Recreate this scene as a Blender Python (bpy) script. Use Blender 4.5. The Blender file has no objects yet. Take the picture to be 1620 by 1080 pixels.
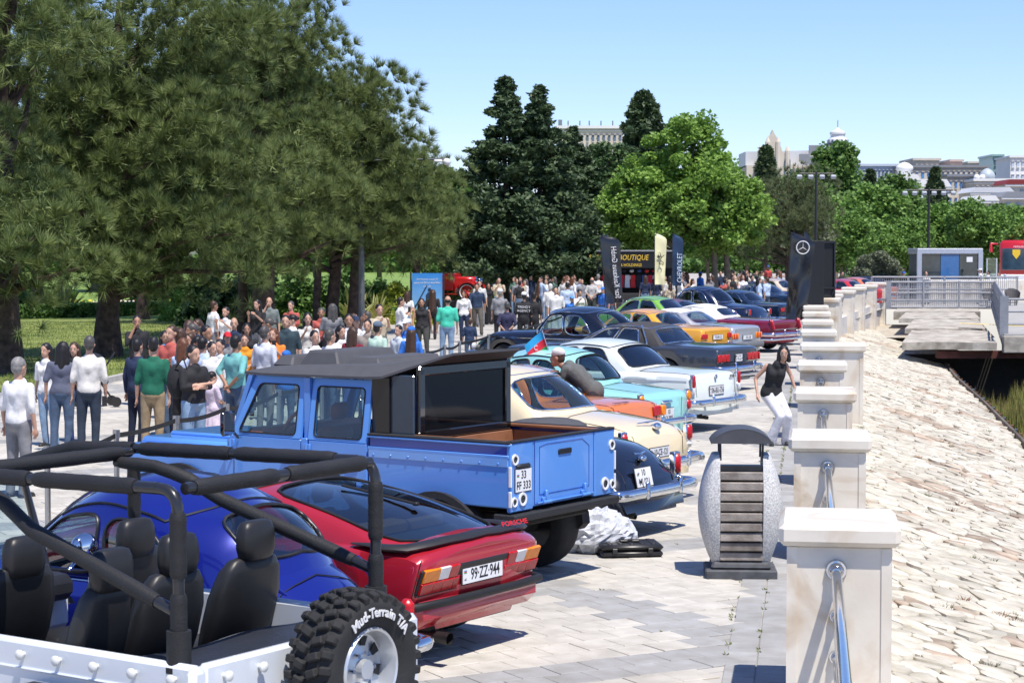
import bpy, bmesh, math, random
import numpy as np
from math import sin, cos, pi, radians, atan2, sqrt
from mathutils import Vector, Matrix, noise
random.seed(7); np.random.seed(7)
S = bpy.context.scene
COL = S.collection
# ---------------------------------------------------------------- camera
CAM_H = 3.1
FPX = 3150.0                         # focal length in pixels of the 1620 px wide photograph
PITCH = math.atan(150 / FPX)
cam_d = bpy.data.cameras.new('camera'); cam = bpy.data.objects.new('camera', cam_d); COL.objects.link(cam)
cam_d.sensor_width = 36; cam_d.lens = FPX / 1620 * 36
cam_d.clip_start = .5; cam_d.clip_end = 6000
cam.location = (0, 0, CAM_H); cam.rotation_euler = (pi / 2 - PITCH, 0, 0)
cam_d.dof.use_dof = True; cam_d.dof.focus_distance = 21; cam_d.dof.aperture_fstop = 9
S.camera = cam
# ---------------------------------------------------------------- sky and sun
SUN_EL = radians(66); SUN_AZ = atan2(-.86, .51)      # direction towards the sun in the ground plane
w = bpy.data.worlds.new('World'); S.world = w; w.use_nodes = True
nt = w.node_tree; bg = nt.nodes['Background']
sky = nt.nodes.new('ShaderNodeTexSky'); sky.sky_type = 'NISHITA'; sky.sun_disc = False
sky.sun_elevation = SUN_EL; sky.sun_rotation = pi / 2 - SUN_AZ
sky.air_density = 1.0; sky.dust_density = 0.0; sky.ozone_density = 6.0; sky.altitude = 400
tint = nt.nodes.new('ShaderNodeMix'); tint.data_type = 'RGBA'; tint.blend_type = 'MULTIPLY'; tint.inputs[0].default_value = 1; tint.inputs[7].default_value = (.95, .94, 1.14, 1)
nt.links.new(sky.outputs[0], tint.inputs[6]); nt.links.new(tint.outputs[2], bg.inputs[0]); bg.inputs[1].default_value = .125
sd = bpy.data.lights.new('sun', 'SUN'); sd.energy = 4.7; sd.angle = radians(.53); sd.color = (1, .94, .86)
sun = bpy.data.objects.new('sun', sd); COL.objects.link(sun)
sv = Vector((cos(SUN_AZ) * cos(SUN_EL), sin(SUN_AZ) * cos(SUN_EL), sin(SUN_EL)))
sun.rotation_euler = sv.to_track_quat('Z', 'Y').to_euler()
S.view_settings.view_transform = 'Standard'; S.view_settings.look = 'None'
S.view_settings.gamma = 1; S.view_settings.use_curve_mapping = False
S.view_settings.exposure = 0.36
S.cycles.max_bounces = 6; S.cycles.transparent_max_bounces = 12; S.cycles.caustics_reflective = False; S.cycles.caustics_refractive = False

# ---------------------------------------------------------------- measuring helpers (planning the site)
def depth_of(y, h=0.0): return (CAM_H - h) * FPX / (y - 390.0)
def at(x, y, h=0.0):
    """ground-plan point of something h metres above the ground seen at pixel x, y of the photograph"""
    z = depth_of(y, h); return Vector(((x - 810) / FPX * z, z, 0))
def atd(x, z): return Vector(((x - 810) / FPX * z, z, 0))     # column x at distance z
def hgt(y, z): return CAM_H - (y - 390.0) * z / FPX           # height seen at row y at distance z

# ---------------------------------------------------------------- materials
MATS = {}
def mat(name, col, rough=.6, metal=0, coat=0, var=.12, scale=8, bump=0, bscale=60, spec=.5, col2=None, trans=0, ior=1.45, coords='Object', detail=4, obj_rand=0, island=0, coat_rough=.04, alpha=1, dirt=0):
    if name in MATS: return MATS[name]
    m = bpy.data.materials.new(name); m.use_nodes = True; MATS[name] = m
    n = m.node_tree.nodes; l = m.node_tree.links; p = n['Principled BSDF']
    c = tuple(col) + (1,) if len(col) == 3 else tuple(col)
    p.inputs['Roughness'].default_value = rough; p.inputs['Metallic'].default_value = metal
    p.inputs['Coat Weight'].default_value = coat; p.inputs['Coat Roughness'].default_value = coat_rough
    p.inputs['Specular IOR Level'].default_value = spec; p.inputs['IOR'].default_value = ior
    p.inputs['Transmission Weight'].default_value = trans; p.inputs['Alpha'].default_value = alpha
    tc = n.new('ShaderNodeTexCoord'); nz = n.new('ShaderNodeTexNoise'); nz.inputs['Scale'].default_value = scale; nz.inputs['Detail'].default_value = detail
    csock = n.new('ShaderNodeNewGeometry').outputs['Position'] if coords == 'World' else tc.outputs[coords]
    l.new(csock, nz.inputs['Vector'])
    mx = n.new('ShaderNodeMix'); mx.data_type = 'RGBA'
    b = tuple(min(1, v * (1 - var)) for v in c[:3]) + (1,)
    a = tuple(min(1, v * (1 + var)) for v in c[:3]) + (1,) if col2 is None else tuple(col2) + (1,)
    mx.inputs[6].default_value = b; mx.inputs[7].default_value = a
    rm = n.new('ShaderNodeMapRange'); rm.inputs[1].default_value = .3; rm.inputs[2].default_value = .7
    l.new(nz.outputs[0], rm.inputs[0]); l.new(rm.outputs[0], mx.inputs[0])
    out = mx.outputs[2]
    if obj_rand or island:
        g = n.new('ShaderNodeNewGeometry'); oi = n.new('ShaderNodeObjectInfo')
        ad = n.new('ShaderNodeMath'); ad.operation = 'ADD'; l.new(g.outputs['Random Per Island'], ad.inputs[0]); l.new(oi.outputs['Random'], ad.inputs[1])
        fr = n.new('ShaderNodeMath'); fr.operation = 'FRACT'; l.new(ad.outputs[0], fr.inputs[0])
        mr = n.new('ShaderNodeMapRange'); k = max(obj_rand, island); mr.inputs[3].default_value = 1 - k; mr.inputs[4].default_value = 1 + k
        l.new(fr.outputs[0], mr.inputs[0])
        hs = n.new('ShaderNodeHueSaturation'); l.new(out, hs.inputs['Color']); l.new(mr.outputs[0], hs.inputs['Value']); out = hs.outputs[0]
    if dirt:
        nd = n.new('ShaderNodeTexNoise'); nd.inputs['Scale'].default_value = .55; nd.inputs['Detail'].default_value = 8; nd.inputs['Roughness'].default_value = .65; l.new(csock, nd.inputs['Vector'])
        md_ = n.new('ShaderNodeMapRange'); md_.inputs[1].default_value = .5; md_.inputs[2].default_value = .72; md_.inputs[3].default_value = 0; md_.inputs[4].default_value = dirt; l.new(nd.outputs[0], md_.inputs[0])
        dm = n.new('ShaderNodeMix'); dm.data_type = 'RGBA'; dm.inputs[7].default_value = (.15, .135, .11, 1); l.new(md_.outputs[0], dm.inputs[0]); l.new(out, dm.inputs[6]); out = dm.outputs[2]
    l.new(out, p.inputs['Base Color'])
    if bump:
        nb = n.new('ShaderNodeTexNoise'); nb.inputs['Scale'].default_value = bscale; nb.inputs['Detail'].default_value = 5
        l.new(csock, nb.inputs['Vector'])
        bp = n.new('ShaderNodeBump'); bp.inputs['Strength'].default_value = bump; bp.inputs['Distance'].default_value = .02
        l.new(nb.outputs[0], bp.inputs['Height']); l.new(bp.outputs[0], p.inputs['Normal'])
    return m
def paint(name, col, metal=.15, rough=.32):
    return mat('paint_' + name, col, rough, metal, coat=1, var=.03, scale=3, bump=.006, bscale=4)
def glass_mat(name, tint, alpha_rough=.0, dens=.35):
    """thin car glass: mostly a clear film, a mirror at grazing angles and a tint"""
    if name in MATS: return MATS[name]
    m = bpy.data.materials.new(name); m.use_nodes = True; MATS[name] = m
    n = m.node_tree.nodes; l = m.node_tree.links; n.remove(n['Principled BSDF']); out = n['Material Output']
    tr = n.new('ShaderNodeBsdfTransparent'); gl = n.new('ShaderNodeBsdfGlossy'); gl.inputs['Roughness'].default_value = .02
    nz = n.new('ShaderNodeTexNoise'); nz.inputs['Scale'].default_value = 3; mxc = n.new('ShaderNodeMix'); mxc.data_type = 'RGBA'
    mxc.inputs[6].default_value = tuple(tint) + (1,); mxc.inputs[7].default_value = tuple(min(1, v * 1.12) for v in tint) + (1,)
    l.new(nz.outputs[0], mxc.inputs[0]); l.new(mxc.outputs[2], tr.inputs[0])
    fr = n.new('ShaderNodeFresnel'); ge = n.new('ShaderNodeNewGeometry'); io = n.new('ShaderNodeMix'); io.data_type = 'FLOAT'; io.inputs[2].default_value = 1.5; io.inputs[3].default_value = 1 / 1.5
    l.new(ge.outputs['Backfacing'], io.inputs[0]); l.new(io.outputs[0], fr.inputs[0])
    mu = n.new('ShaderNodeMath'); mu.operation = 'MULTIPLY_ADD'; mu.inputs[1].default_value = 1.5; mu.inputs[2].default_value = dens * .12
    l.new(fr.outputs[0], mu.inputs[0]); mu.use_clamp = True
    ms = n.new('ShaderNodeMixShader'); l.new(mu.outputs[0], ms.inputs[0]); l.new(tr.outputs[0], ms.inputs[1]); l.new(gl.outputs[0], ms.inputs[2])
    l.new(ms.outputs[0], out.inputs[0])
    return m

# ---------------------------------------------------------------- mesh builder
def rotm(rx=0, ry=0, rz=0):
    return Matrix.Rotation(rz, 3, 'Z') @ Matrix.Rotation(ry, 3, 'Y') @ Matrix.Rotation(rx, 3, 'X')
class MB:
    def __init__(s): s.v = []; s.f = []; s.mi = []; s.cur = 0
    def add(s, vs, fs):
        o = len(s.v); s.v.extend([tuple(v) for v in vs]); s.f.extend([tuple(i + o for i in f) for f in fs]); s.mi.extend([s.cur] * len(fs)); return s
    def box(s, c, d, rz=0, R=None, bev=0, taper=(1, 1)):
        """box centred c, size d; bevelled edges when bev>0"""
        R = R or (rotm(rz=rz) if rz else None); c = Vector(c); x, y, z = [k / 2 for k in d]
        if bev <= 0:
            P = [(sx * x * (taper[0] if sz > 0 else 1), sy * y * (taper[1] if sz > 0 else 1), sz * z) for sz in (-1, 1) for sy in (-1, 1) for sx in (-1, 1)]
            F = [(0, 2, 3, 1), (4, 5, 7, 6), (0, 1, 5, 4), (2, 6, 7, 3), (0, 4, 6, 2), (1, 3, 7, 5)]
        else:
            b = min(bev, x * .95, y * .95, z * .95); P = []; F = []; idx = {}
            for sx in (-1, 1):
                for sy in (-1, 1):
                    for sz in (-1, 1):
                        tx, ty = (taper if sz > 0 else (1, 1))
                        for a, q in enumerate(((x, y - b, z - b), (x - b, y, z - b), (x - b, y - b, z))):
                            idx[(sx, sy, sz, a)] = len(P); P.append((sx * q[0] * tx, sy * q[1] * ty, sz * q[2]))
                        F.append(tuple(idx[(sx, sy, sz, a)] for a in ((0, 1, 2) if sx * sy * sz > 0 else (0, 2, 1))))
            I = idx
            for sg in (-1, 1):
                o = (lambda t: t if sg > 0 else t[::-1])
                F.append(o((I[(sg, -1, -1, 0)], I[(sg, 1, -1, 0)], I[(sg, 1, 1, 0)], I[(sg, -1, 1, 0)])))
                F.append(o((I[(-1, sg, -1, 1)], I[(-1, sg, 1, 1)], I[(1, sg, 1, 1)], I[(1, sg, -1, 1)])))
                F.append(o((I[(-1, -1, sg, 2)], I[(1, -1, sg, 2)], I[(1, 1, sg, 2)], I[(-1, 1, sg, 2)])))
            for a in (-1, 1):
                for b2 in (-1, 1):
                    t = a * b2 > 0
                    q = (I[(a, b2, -1, 0)], I[(a, b2, -1, 1)], I[(a, b2, 1, 1)], I[(a, b2, 1, 0)]); F.append(q if t else q[::-1])
                    q = (I[(a, -1, b2, 2)], I[(a, -1, b2, 0)], I[(a, 1, b2, 0)], I[(a, 1, b2, 2)]); F.append(q if t else q[::-1])
                    q = (I[(-1, a, b2, 1)], I[(-1, a, b2, 2)], I[(1, a, b2, 2)], I[(1, a, b2, 1)]); F.append(q if t else q[::-1])
        P = [(R @ Vector(p) if R else Vector(p)) + c for p in P]
        return s.add(P, F)
    def ring_loft(s, rings, close=True, cap0=True, cap1=True):
        n = len(rings[0]); o = len(s.v)
        for r in rings: s.v.extend([tuple(p) for p in r])
        m = n if close else n - 1
        for i in range(len(rings) - 1):
            for j in range(m):
                a = o + i * n + j; b = o + i * n + (j + 1) % n
                s.f.append((a, b, b + n, a + n)); s.mi.append(s.cur)
        if close and cap0: s.f.append(tuple(o + j for j in range(n))[::-1]); s.mi.append(s.cur)
        if close and cap1: s.f.append(tuple(o + (len(rings) - 1) * n + j for j in range(n))); s.mi.append(s.cur)
        return s
    def tube(s, pts, r, n=8, caps=True, closed=False, flat=(1, 1)):
        pts = [Vector(p) for p in pts]; N = len(pts); rs = r if isinstance(r, (list, tuple)) else [r] * N
        rings = []; up = None
        for i in range(N):
            if closed: t = pts[(i + 1) % N] - pts[i - 1]
            else: t = pts[min(i + 1, N - 1)] - pts[max(i - 1, 0)]
            t.normalize()
            if up is None:
                up = Vector((0, 0, 1)) if abs(t.z) < .9 else Vector((1, 0, 0))
            a = t.cross(up)
            if a.length < 1e-6: a = t.orthogonal()
            a.normalize(); b = a.cross(t).normalized(); up = b
            rings.append([pts[i] + (a * cos(2 * pi * k / n) * flat[0] + b * sin(2 * pi * k / n) * flat[1]) * rs[i] for k in range(n)])
        if closed: rings.append(rings[0]); caps = False
        return s.ring_loft([q[::-1] for q in rings], True, caps, caps)
    def lathe(s, prof, c=(0, 0, 0), n=20, R=None, a0=0, a1=2 * pi):
        """profile of (radius, z) revolved about z"""
        c = Vector(c); rings = []
        full = abs(a1 - a0 - 2 * pi) < 1e-6
        for k in range(n + (0 if full else 1)):
            a = a0 + (a1 - a0) * k / n
            rings.append([(R @ Vector((r * cos(a), r * sin(a), z)) if R else Vector((r * cos(a), r * sin(a), z))) + c for r, z in prof])
        if full: rings.append(rings[0])
        return s.ring_loft(rings, False)
    def cyl(s, c, r, h, n=16, R=None, r2=None):
        r2 = r if r2 is None else r2
        return s.lathe([(0, -h / 2), (r, -h / 2), (r2, h / 2), (0, h / 2)], c, n, R)
    def ell(s, c, r, n=12, m=8, R=None):
        prof = [(sin(pi * i / m), -cos(pi * i / m)) for i in range(m + 1)]
        c = Vector(c); rings = []
        for k in range(n + 1):
            a = 2 * pi * k / n
            rings.append([(R @ Vector((q * cos(a) * r[0], q * sin(a) * r[1], z * r[2])) if R else Vector((q * cos(a) * r[0], q * sin(a) * r[1], z * r[2]))) + c for q, z in prof])
        return s.ring_loft(rings, False)
    def prism(s, outline, y0, y1, axis='y'):
        """outline of (a, b) extruded; axis y: (a->x, b->z), axis z: (a->x,b->y), axis x: (a->y,b->z)"""
        f = {'y': lambda a, b, t: (a, t, b), 'z': lambda a, b, t: (a, b, t), 'x': lambda a, b, t: (t, a, b)}[axis]
        n = len(outline); P = [f(a, b, y0) for a, b in outline] + [f(a, b, y1) for a, b in outline]
        F = [tuple(range(n)), tuple(range(n, 2 * n))[::-1]] + [(i, i + n, (i + 1) % n + n, (i + 1) % n) for i in range(n)]
        return s.add(P, F)
    def mesh(s, name, mats, smooth=None, merge=False):
        me = bpy.data.meshes.new(name); me.from_pydata(s.v, [], s.f)
        mats = mats if isinstance(mats, (list, tuple)) else [mats]
        for m in mats: me.materials.append(m)
        if any(s.mi): me.polygons.foreach_set('material_index', s.mi)
        bm = bmesh.new(); bm.from_mesh(me)
        if merge or smooth is not None: bmesh.ops.remove_doubles(bm, verts=bm.verts, dist=1e-4)
        bmesh.ops.recalc_face_normals(bm, faces=bm.faces)
        bm.to_mesh(me); bm.free()
        if smooth is not None:
            me.polygons.foreach_set('use_smooth', [True] * len(me.polygons))
            me.set_sharp_from_angle(angle=radians(smooth))
        me.update(); return me
def link(name, data, parent=None, loc=None, rot=None):
    o = bpy.data.objects.new(name, data); COL.objects.link(o)
    if parent is not None: o.parent = parent
    if loc is not None: o.location = loc
    if rot is not None: o.rotation_euler = rot
    return o
def part(name, mb, m, parent=None, smooth=None, loc=None, rot=None, label=None):
    o = link(name, mb.mesh(name, m, smooth), parent, loc, rot)
    if label: o['label'] = label
    return o
def thing(name, label, cat, loc=(0, 0, 0), rz=0, group=None):
    o = bpy.data.objects.new(name, None); COL.objects.link(o); o.location = loc; o.rotation_euler = (0, 0, rz); o.empty_display_size = .2
    return tag(o, label, cat, group)
def tag(o, label, cat, group=None):
    o['label'] = label; o['category'] = cat
    if group: o['group'] = group
    return o
def kind(o, k='structure', label=None):
    o['kind'] = k
    if label: o['label'] = label
    return o
def copy_thing(root, loc, rz=0, label=None, scale=None):
    r = root.copy(); COL.objects.link(r); r.location = loc; r.rotation_euler = (0, 0, rz)
    if scale: r.scale = scale
    if label: r['label'] = label
    for ch in list(root.children):
        c = ch.copy(); COL.objects.link(c); c.parent = r
        for g in list(ch.children):
            d = g.copy(); COL.objects.link(d); d.parent = c
    return r
def text(s, size, m, parent, loc, rot, extrude=.002, name='lettering', align='CENTER', sx=1, shear=0, space=1):
    cu = bpy.data.curves.new(name, 'FONT'); cu.body = s; cu.size = size; cu.extrude = extrude; cu.align_x = align; cu.align_y = 'CENTER'
    cu.materials.append(m); cu.resolution_u = 2; cu.shear = shear; cu.space_character = space
    o = link(name, cu, parent, loc, rot); o.scale = (sx, 1, 1); return o
def pchip(xs, ys):
    """smooth monotone interpolation through control points"""
    xs = np.array(xs, float); ys = np.array(ys, float); h = np.diff(xs); d = np.diff(ys) / h
    m = np.zeros(len(xs)); m[0] = d[0]; m[-1] = d[-1]
    for i in range(1, len(xs) - 1):
        if d[i - 1] * d[i] > 0:
            w1 = 2 * h[i] + h[i - 1]; w2 = h[i] + 2 * h[i - 1]; m[i] = (w1 + w2) / (w1 / d[i - 1] + w2 / d[i])
    def f(x):
        x = min(max(x, xs[0]), xs[-1]); i = int(min(max(np.searchsorted(xs, x) - 1, 0), len(h) - 1)); t = (x - xs[i]) / h[i]
        return float((1 + 2 * t) * (1 - t) ** 2 * ys[i] + t * (1 - t) ** 2 * h[i] * m[i] + t * t * (3 - 2 * t) * ys[i + 1] + t * t * (t - 1) * h[i] * m[i + 1])
    return f
def fast_mesh(name, V, F, m, smooth=False, mi=None):
    """big mesh from numpy arrays; F is (n,3) or (n,4)"""
    me = bpy.data.meshes.new(name); V = np.asarray(V, np.float32); F = np.asarray(F, np.int32); k = F.shape[1]
    me.vertices.add(len(V)); me.vertices.foreach_set('co', V.ravel())
    me.loops.add(F.size); me.loops.foreach_set('vertex_index', F.ravel())
    me.polygons.add(len(F)); me.polygons.foreach_set('loop_start', np.arange(0, F.size, k, dtype=np.int32))
    try: me.polygons.foreach_set('loop_total', np.full(len(F), k, np.int32))
    except Exception: pass
    for q in (m if isinstance(m, (list, tuple)) else [m]): me.materials.append(q)
    if mi is not None: me.polygons.foreach_set('material_index', np.asarray(mi, np.int32))
    me.polygons.foreach_set('use_smooth', np.full(len(F), smooth, bool))
    me.update(calc_edges=True); me.validate(); return me
RAIL_ANG = math.atan((1280 - 810) / FPX)
RD = Vector((sin(RAIL_ANG), cos(RAIL_ANG), 0)); RN = Vector((cos(RAIL_ANG), -sin(RAIL_ANG), 0))      # along the railing, and towards the sea
RAIL0 = Vector((2.26, 13.7, 0))                      # centre of the nearest pier
def rail_pt(t, n, z=0): q = RAIL0 + RD * t + RN * n; return Vector((q.x, q.y, z))
HEAD = atan2(.562, -.827)                            # heading of the parked cars
CF = Vector((cos(HEAD), sin(HEAD), 0)); CL = Vector((-sin(HEAD), cos(HEAD), 0))
# ================================================================ ground
U = Vector((.87, .493, 0)).normalized(); V_ = Vector((-U.y, U.x, 0)); TILE = .32; PER = 15 * TILE     # paving grid, turned against the railing
U0, V0 = 9.14 - .32, 12.3 - .32
def uv_of(p): return p.x * U.x + p.y * U.y, p.x * V_.x + p.y * V_.y
def is_band(u, v): return (u - U0) % PER < 2 * TILE or (v - V0) % PER < 2 * TILE
m_soil = mat('bare_ground', (.2, .18, .14), .95, var=.3, scale=.3)
gm = MB(); gm.add([(-3000, -60, -.06), (0, -60, -.06), (2.0, 13, -.06), (12.0, 76, -.06), (18.9, 101, -.06), (17.5, 72, -.06), (45, 72, -.06), (3000, 72, -.06), (3000, 5500, -.06), (-3000, 5500, -.06)], [tuple(range(10))])
gm.v[5] = (26, 101, -.06)
kind(part('ground', gm, m_soil))
def paving_mat():
    m = bpy.data.materials.new('paving_far'); m.use_nodes = True; n = m.node_tree.nodes; l = m.node_tree.links; p = n['Principled BSDF']
    tc = n.new('ShaderNodeTexCoord'); mp = n.new('ShaderNodeMapping'); mp.inputs['Rotation'].default_value = (0, 0, -atan2(U.y, U.x))
    l.new(tc.outputs['Object'], mp.inputs[0])
    sp = n.new('ShaderNodeSeparateXYZ'); l.new(mp.outputs[0], sp.inputs[0])
    def band(sock, off):
        a = n.new('ShaderNodeMath'); a.operation = 'SUBTRACT'; a.inputs[1].default_value = off - 40 * PER; l.new(sock, a.inputs[0])
        b = n.new('ShaderNodeMath'); b.operation = 'MODULO'; b.inputs[1].default_value = PER; l.new(a.outputs[0], b.inputs[0])
        c = n.new('ShaderNodeMath'); c.operation = 'LESS_THAN'; c.inputs[1].default_value = 2 * TILE; l.new(b.outputs[0], c.inputs[0]); return c.outputs[0]
    mx = n.new('ShaderNodeMath'); mx.operation = 'MAXIMUM'; l.new(band(sp.outputs[0], U0), mx.inputs[0]); l.new(band(sp.outputs[1], V0), mx.inputs[1])
    br = n.new('ShaderNodeTexBrick'); br.inputs['Scale'].default_value = 1; br.inputs['Brick Width'].default_value = TILE; br.inputs['Row Height'].default_value = TILE
    br.inputs['Mortar Size'].default_value = .006; br.inputs['Color1'].default_value = (.42, .395, .35, 1); br.inputs['Color2'].default_value = (.50, .475, .43, 1); br.inputs['Mortar'].default_value = (.27, .26, .22, 1)
    l.new(mp.outputs[0], br.inputs[0])
    dk = n.new('ShaderNodeMix'); dk.data_type = 'RGBA'; dk.blend_type = 'MULTIPLY'; dk.inputs[7].default_value = (.76, .77, .78, 1); l.new(mx.outputs[0], dk.inputs[0]); l.new(br.outputs[0], dk.inputs[6])
    nz = n.new('ShaderNodeTexNoise'); nz.inputs['Scale'].default_value = .9; nz.inputs['Detail'].default_value = 9; l.new(tc.outputs['Object'], nz.inputs['Vector'])
    mr = n.new('ShaderNodeMapRange'); mr.inputs[1].default_value = .3; mr.inputs[2].default_value = .7; mr.inputs[3].default_value = .84; mr.inputs[4].default_value = 1.08; l.new(nz.outputs[0], mr.inputs[0])
    hs = n.new('ShaderNodeHueSaturation'); l.new(dk.outputs[2], hs.inputs['Color']); l.new(mr.outputs[0], hs.inputs['Value']); l.new(hs.outputs[0], p.inputs['Base Color'])
    p.inputs['Roughness'].default_value = .85
    return m
pv = MB()
e0 = rail_pt(-60, -.1); e1 = Vector((11.9, 75, 0))
pv.add([(-14, -40, -.012), (e0.x, e0.y, -.012), (e1.x, e1.y, -.012), (18.75, 100.5, -.012), (60, 100.5, -.012), (90, 230, -.012), (-38, 230, -.012), (-9.6, 40, -.012), (-14, 30, -.012)], [tuple(range(9))])
kind(part('promenade_pavement', pv, paving_mat()))
# ---- individual tiles where the photograph lets them be told apart
m_tl = mat('tile_light', (.47, .44, .38), .8, var=.1, scale=5, bump=.25, bscale=45, island=.06, obj_rand=.06, coords='World', dirt=.38, col2=(.55, .52, .46))
m_tg = mat('tile_grey', (.335, .325, .30), .8, var=.12, scale=5, bump=.25, bscale=45, island=.08, obj_rand=.08, coords='World', dirt=.35, col2=(.37, .37, .365))
def tile_mb(mb, c, a, b, hx, hy, z):
    ch = .006; g = .0035; P = []
    for k, zz in ((0, -.02), (0, z - .004), (ch, z)):
        for sx, sy in ((-1, -1), (1, -1), (1, 1), (-1, 1)):
            q = c + a * sx * (hx - g - k) + b * sy * (hy - g - k); P.append((q.x, q.y, zz))
    mb.add(P, [(8, 9, 10, 11)] + [(r + i, r + (i + 1) % 4, r + 4 + (i + 1) % 4, r + 4 + i) for r in (0, 4) for i in range(4)])
def px_of(p): return 810 + FPX * p.x / p.y, 390 + FPX * (CAM_H - p.z) / p.y
tiles = []
for i in range(-20, 130):
    for j in range(10, 170):
        off = .5 * TILE * (j % 2)
        u = U0 + i * TILE + off; v = V0 - 20 * TILE + j * TILE - 0
        c = U * (u + TILE / 2) + V_ * (v + TILE / 2)
        if not (11 < c.y < 46): continue
        x, y = px_of(c)
        if x < -40 or x > 1320 or y > 1120 or (x < 640 and c.y < 20): continue
        n = (c - RAIL0).dot(RN)
        if n > -.83: continue
        cl = (c - Vector((-1, 12, 0))).dot(Vector((1, -.13, 0)))
        tiles.append((c, U, V_, TILE / 2, TILE / 2, is_band(u + .05, v + .05), x))
for k in range(0, 150):                                  # two aligned grey courses beside the railing
    for q in range(2):
        c = rail_pt(-3 + (k + .5) * .3 + (.0 if q else .15), -.82 + .235 * q + .12); 
        if c.y > 46: continue
        x, y = px_of(c); tiles.append((c, RN, RD, .117, .15, True, x))
tiles.sort(key=lambda t: (0 if 640 < t[6] < 1290 else 1, t[0].y))
pave = thing('paved_walk', None, None); del pave['label']; del pave['category']; pave['kind'] = 'structure'
rest = {False: MB(), True: MB()}; near = 0
tile_me = {}
for c, a, b, hx, hy, gray, x in tiles:
    z = random.gauss(0, .0012)
    if near < 290 and 640 < x < 1290:
        key = (gray, round(hx, 3), a is RN)
        if key not in tile_me:
            mb = MB(); tile_mb(mb, Vector((0, 0, 0)), a, b, hx, hy, 0); tile_me[key] = mb.mesh('tile', m_tg if gray else m_tl)
        o = link('tile', tile_me[key], pave, (c.x, c.y, z)); o.rotation_euler = (random.gauss(0, .003), random.gauss(0, .003), random.gauss(0, .004)); near += 1
    else: tile_mb(rest[gray], c, a, b, hx, hy, z)
kind(part('light_paving_tiles', rest[False], m_tl, pave), 'stuff'); kind(part('grey_paving_tiles', rest[True], m_tg, pave), 'stuff')
# weeds in the joints of the paving
m_weed = mat('weed', (.16, .19, .06), .8, var=.5, scale=9)
mb = MB(); rnd = random.Random(3)
for _ in range(520):
    t = rnd.uniform(1, 34)
    if rnd.random() < .6: p = rail_pt(t, rnd.choice((-.585, -.83, -.585)) + rnd.gauss(0, .008))
    else:
        i = rnd.randint(0, 60); j = rnd.randint(0, 90); p = U * (U0 + i * TILE + rnd.random() * TILE) + V_ * (V0 - 10 * TILE + j * TILE + rnd.gauss(0, .005))
        if (p - RAIL0).dot(RN) > -.9 or p.y < 12 or p.y > 40: continue
    for k in range(4):
        a = rnd.uniform(0, 6.28); q = p + Vector((cos(a), sin(a), 0)) * rnd.uniform(0, .025); hh = rnd.uniform(.008, .03)
        mb.add([(q.x, q.y, 0), (q.x + .012, q.y, 0), (q.x + cos(a) * .015, q.y + sin(a) * .015, hh)], [(0, 1, 2)])
kind(part('joint_weeds', mb, m_weed), 'stuff')

# ================================================================ balustrade piers and rails
m_marble = mat('white_marble', (.71, .64, .53), .42, var=.07, scale=2.2, bump=.05, bscale=30, col2=(.80, .75, .65), obj_rand=.04, detail=8)
n_ = m_marble.node_tree.nodes; l_ = m_marble.node_tree.links; src_ = n_['Principled BSDF'].inputs['Base Color'].links[0].from_socket
tc_ = n_.new('ShaderNodeTexCoord'); nz_ = n_.new('ShaderNodeTexNoise'); nz_.inputs['Scale'].default_value = 1.7; nz_.inputs['Detail'].default_value = 10; nz_.inputs['Distortion'].default_value = 1.2; l_.new(tc_.outputs['Object'], nz_.inputs[0])
oi_ = n_.new('ShaderNodeObjectInfo'); va_ = n_.new('ShaderNodeVectorMath'); va_.operation = 'ADD'; l_.new(tc_.outputs['Object'], va_.inputs[0]); l_.new(oi_.outputs['Location'], va_.inputs[1]); l_.new(va_.outputs[0], nz_.inputs[0])
cr_ = n_.new('ShaderNodeMapRange'); cr_.inputs[1].default_value = .52; cr_.inputs[2].default_value = .74; cr_.inputs[4].default_value = .75; l_.new(nz_.outputs[0], cr_.inputs[0])
mx_ = n_.new('ShaderNodeMix'); mx_.data_type = 'RGBA'; mx_.inputs[7].default_value = (.50, .36, .22, 1); l_.new(cr_.outputs[0], mx_.inputs[0]); l_.new(src_, mx_.inputs[6]); l_.new(mx_.outputs[2], n_['Principled BSDF'].inputs['Base Color'])
m_steel = mat('polished_steel', (.62, .62, .63), .09, metal=1, var=.05)
m_steel_b = mat('brushed_steel', (.5, .5, .5), .35, metal=1, var=.08)
PW, PL, PH = .70, .80, 1.24
rail_root = []
SP = 6.25
def pier(loc, rz, label, w=PW, ln=PL, h=PH, low=-.25, group='marble piers of the balustrade'):
    o = thing('balustrade_pier', label, 'pier', loc, rz, group)
    b = MB(); b.box((0, 0, (h - .15 + low) / 2), (w, ln, h - .15 - low), bev=.012)
    for sx in (-1, 1): b.box((sx * (w / 2 - .035), -ln / 2 - .004, (h - .15 + low) / 2), (.07, .012, h - .17 - low))
    part('shaft', b, m_marble, o)
    c = MB(); c.box((0, 0, h - .075), (w + .11, ln + .13, .15), bev=.035); part('cap_stone', c, m_marble, o, smooth=30)
    return o
ords = ['nearest', 'second nearest', 'third nearest', 'fourth nearest', 'fifth nearest', 'sixth nearest', 'seventh nearest', 'eighth nearest', 'ninth nearest']
for k in range(9):
    lab = '%s white marble pier of the seafront balustrade' % ords[k]
    if k == 4: lab = 'wide white marble corner pier standing taller over the stone slope'
    c = rail_pt(k * SP, 0)
    if k == 4: pier((c.x + .25, c.y, 0), -RAIL_ANG, lab, w=1.15, low=-1.6)
    else: pier((c.x, c.y, 0), -RAIL_ANG, lab)
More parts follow.
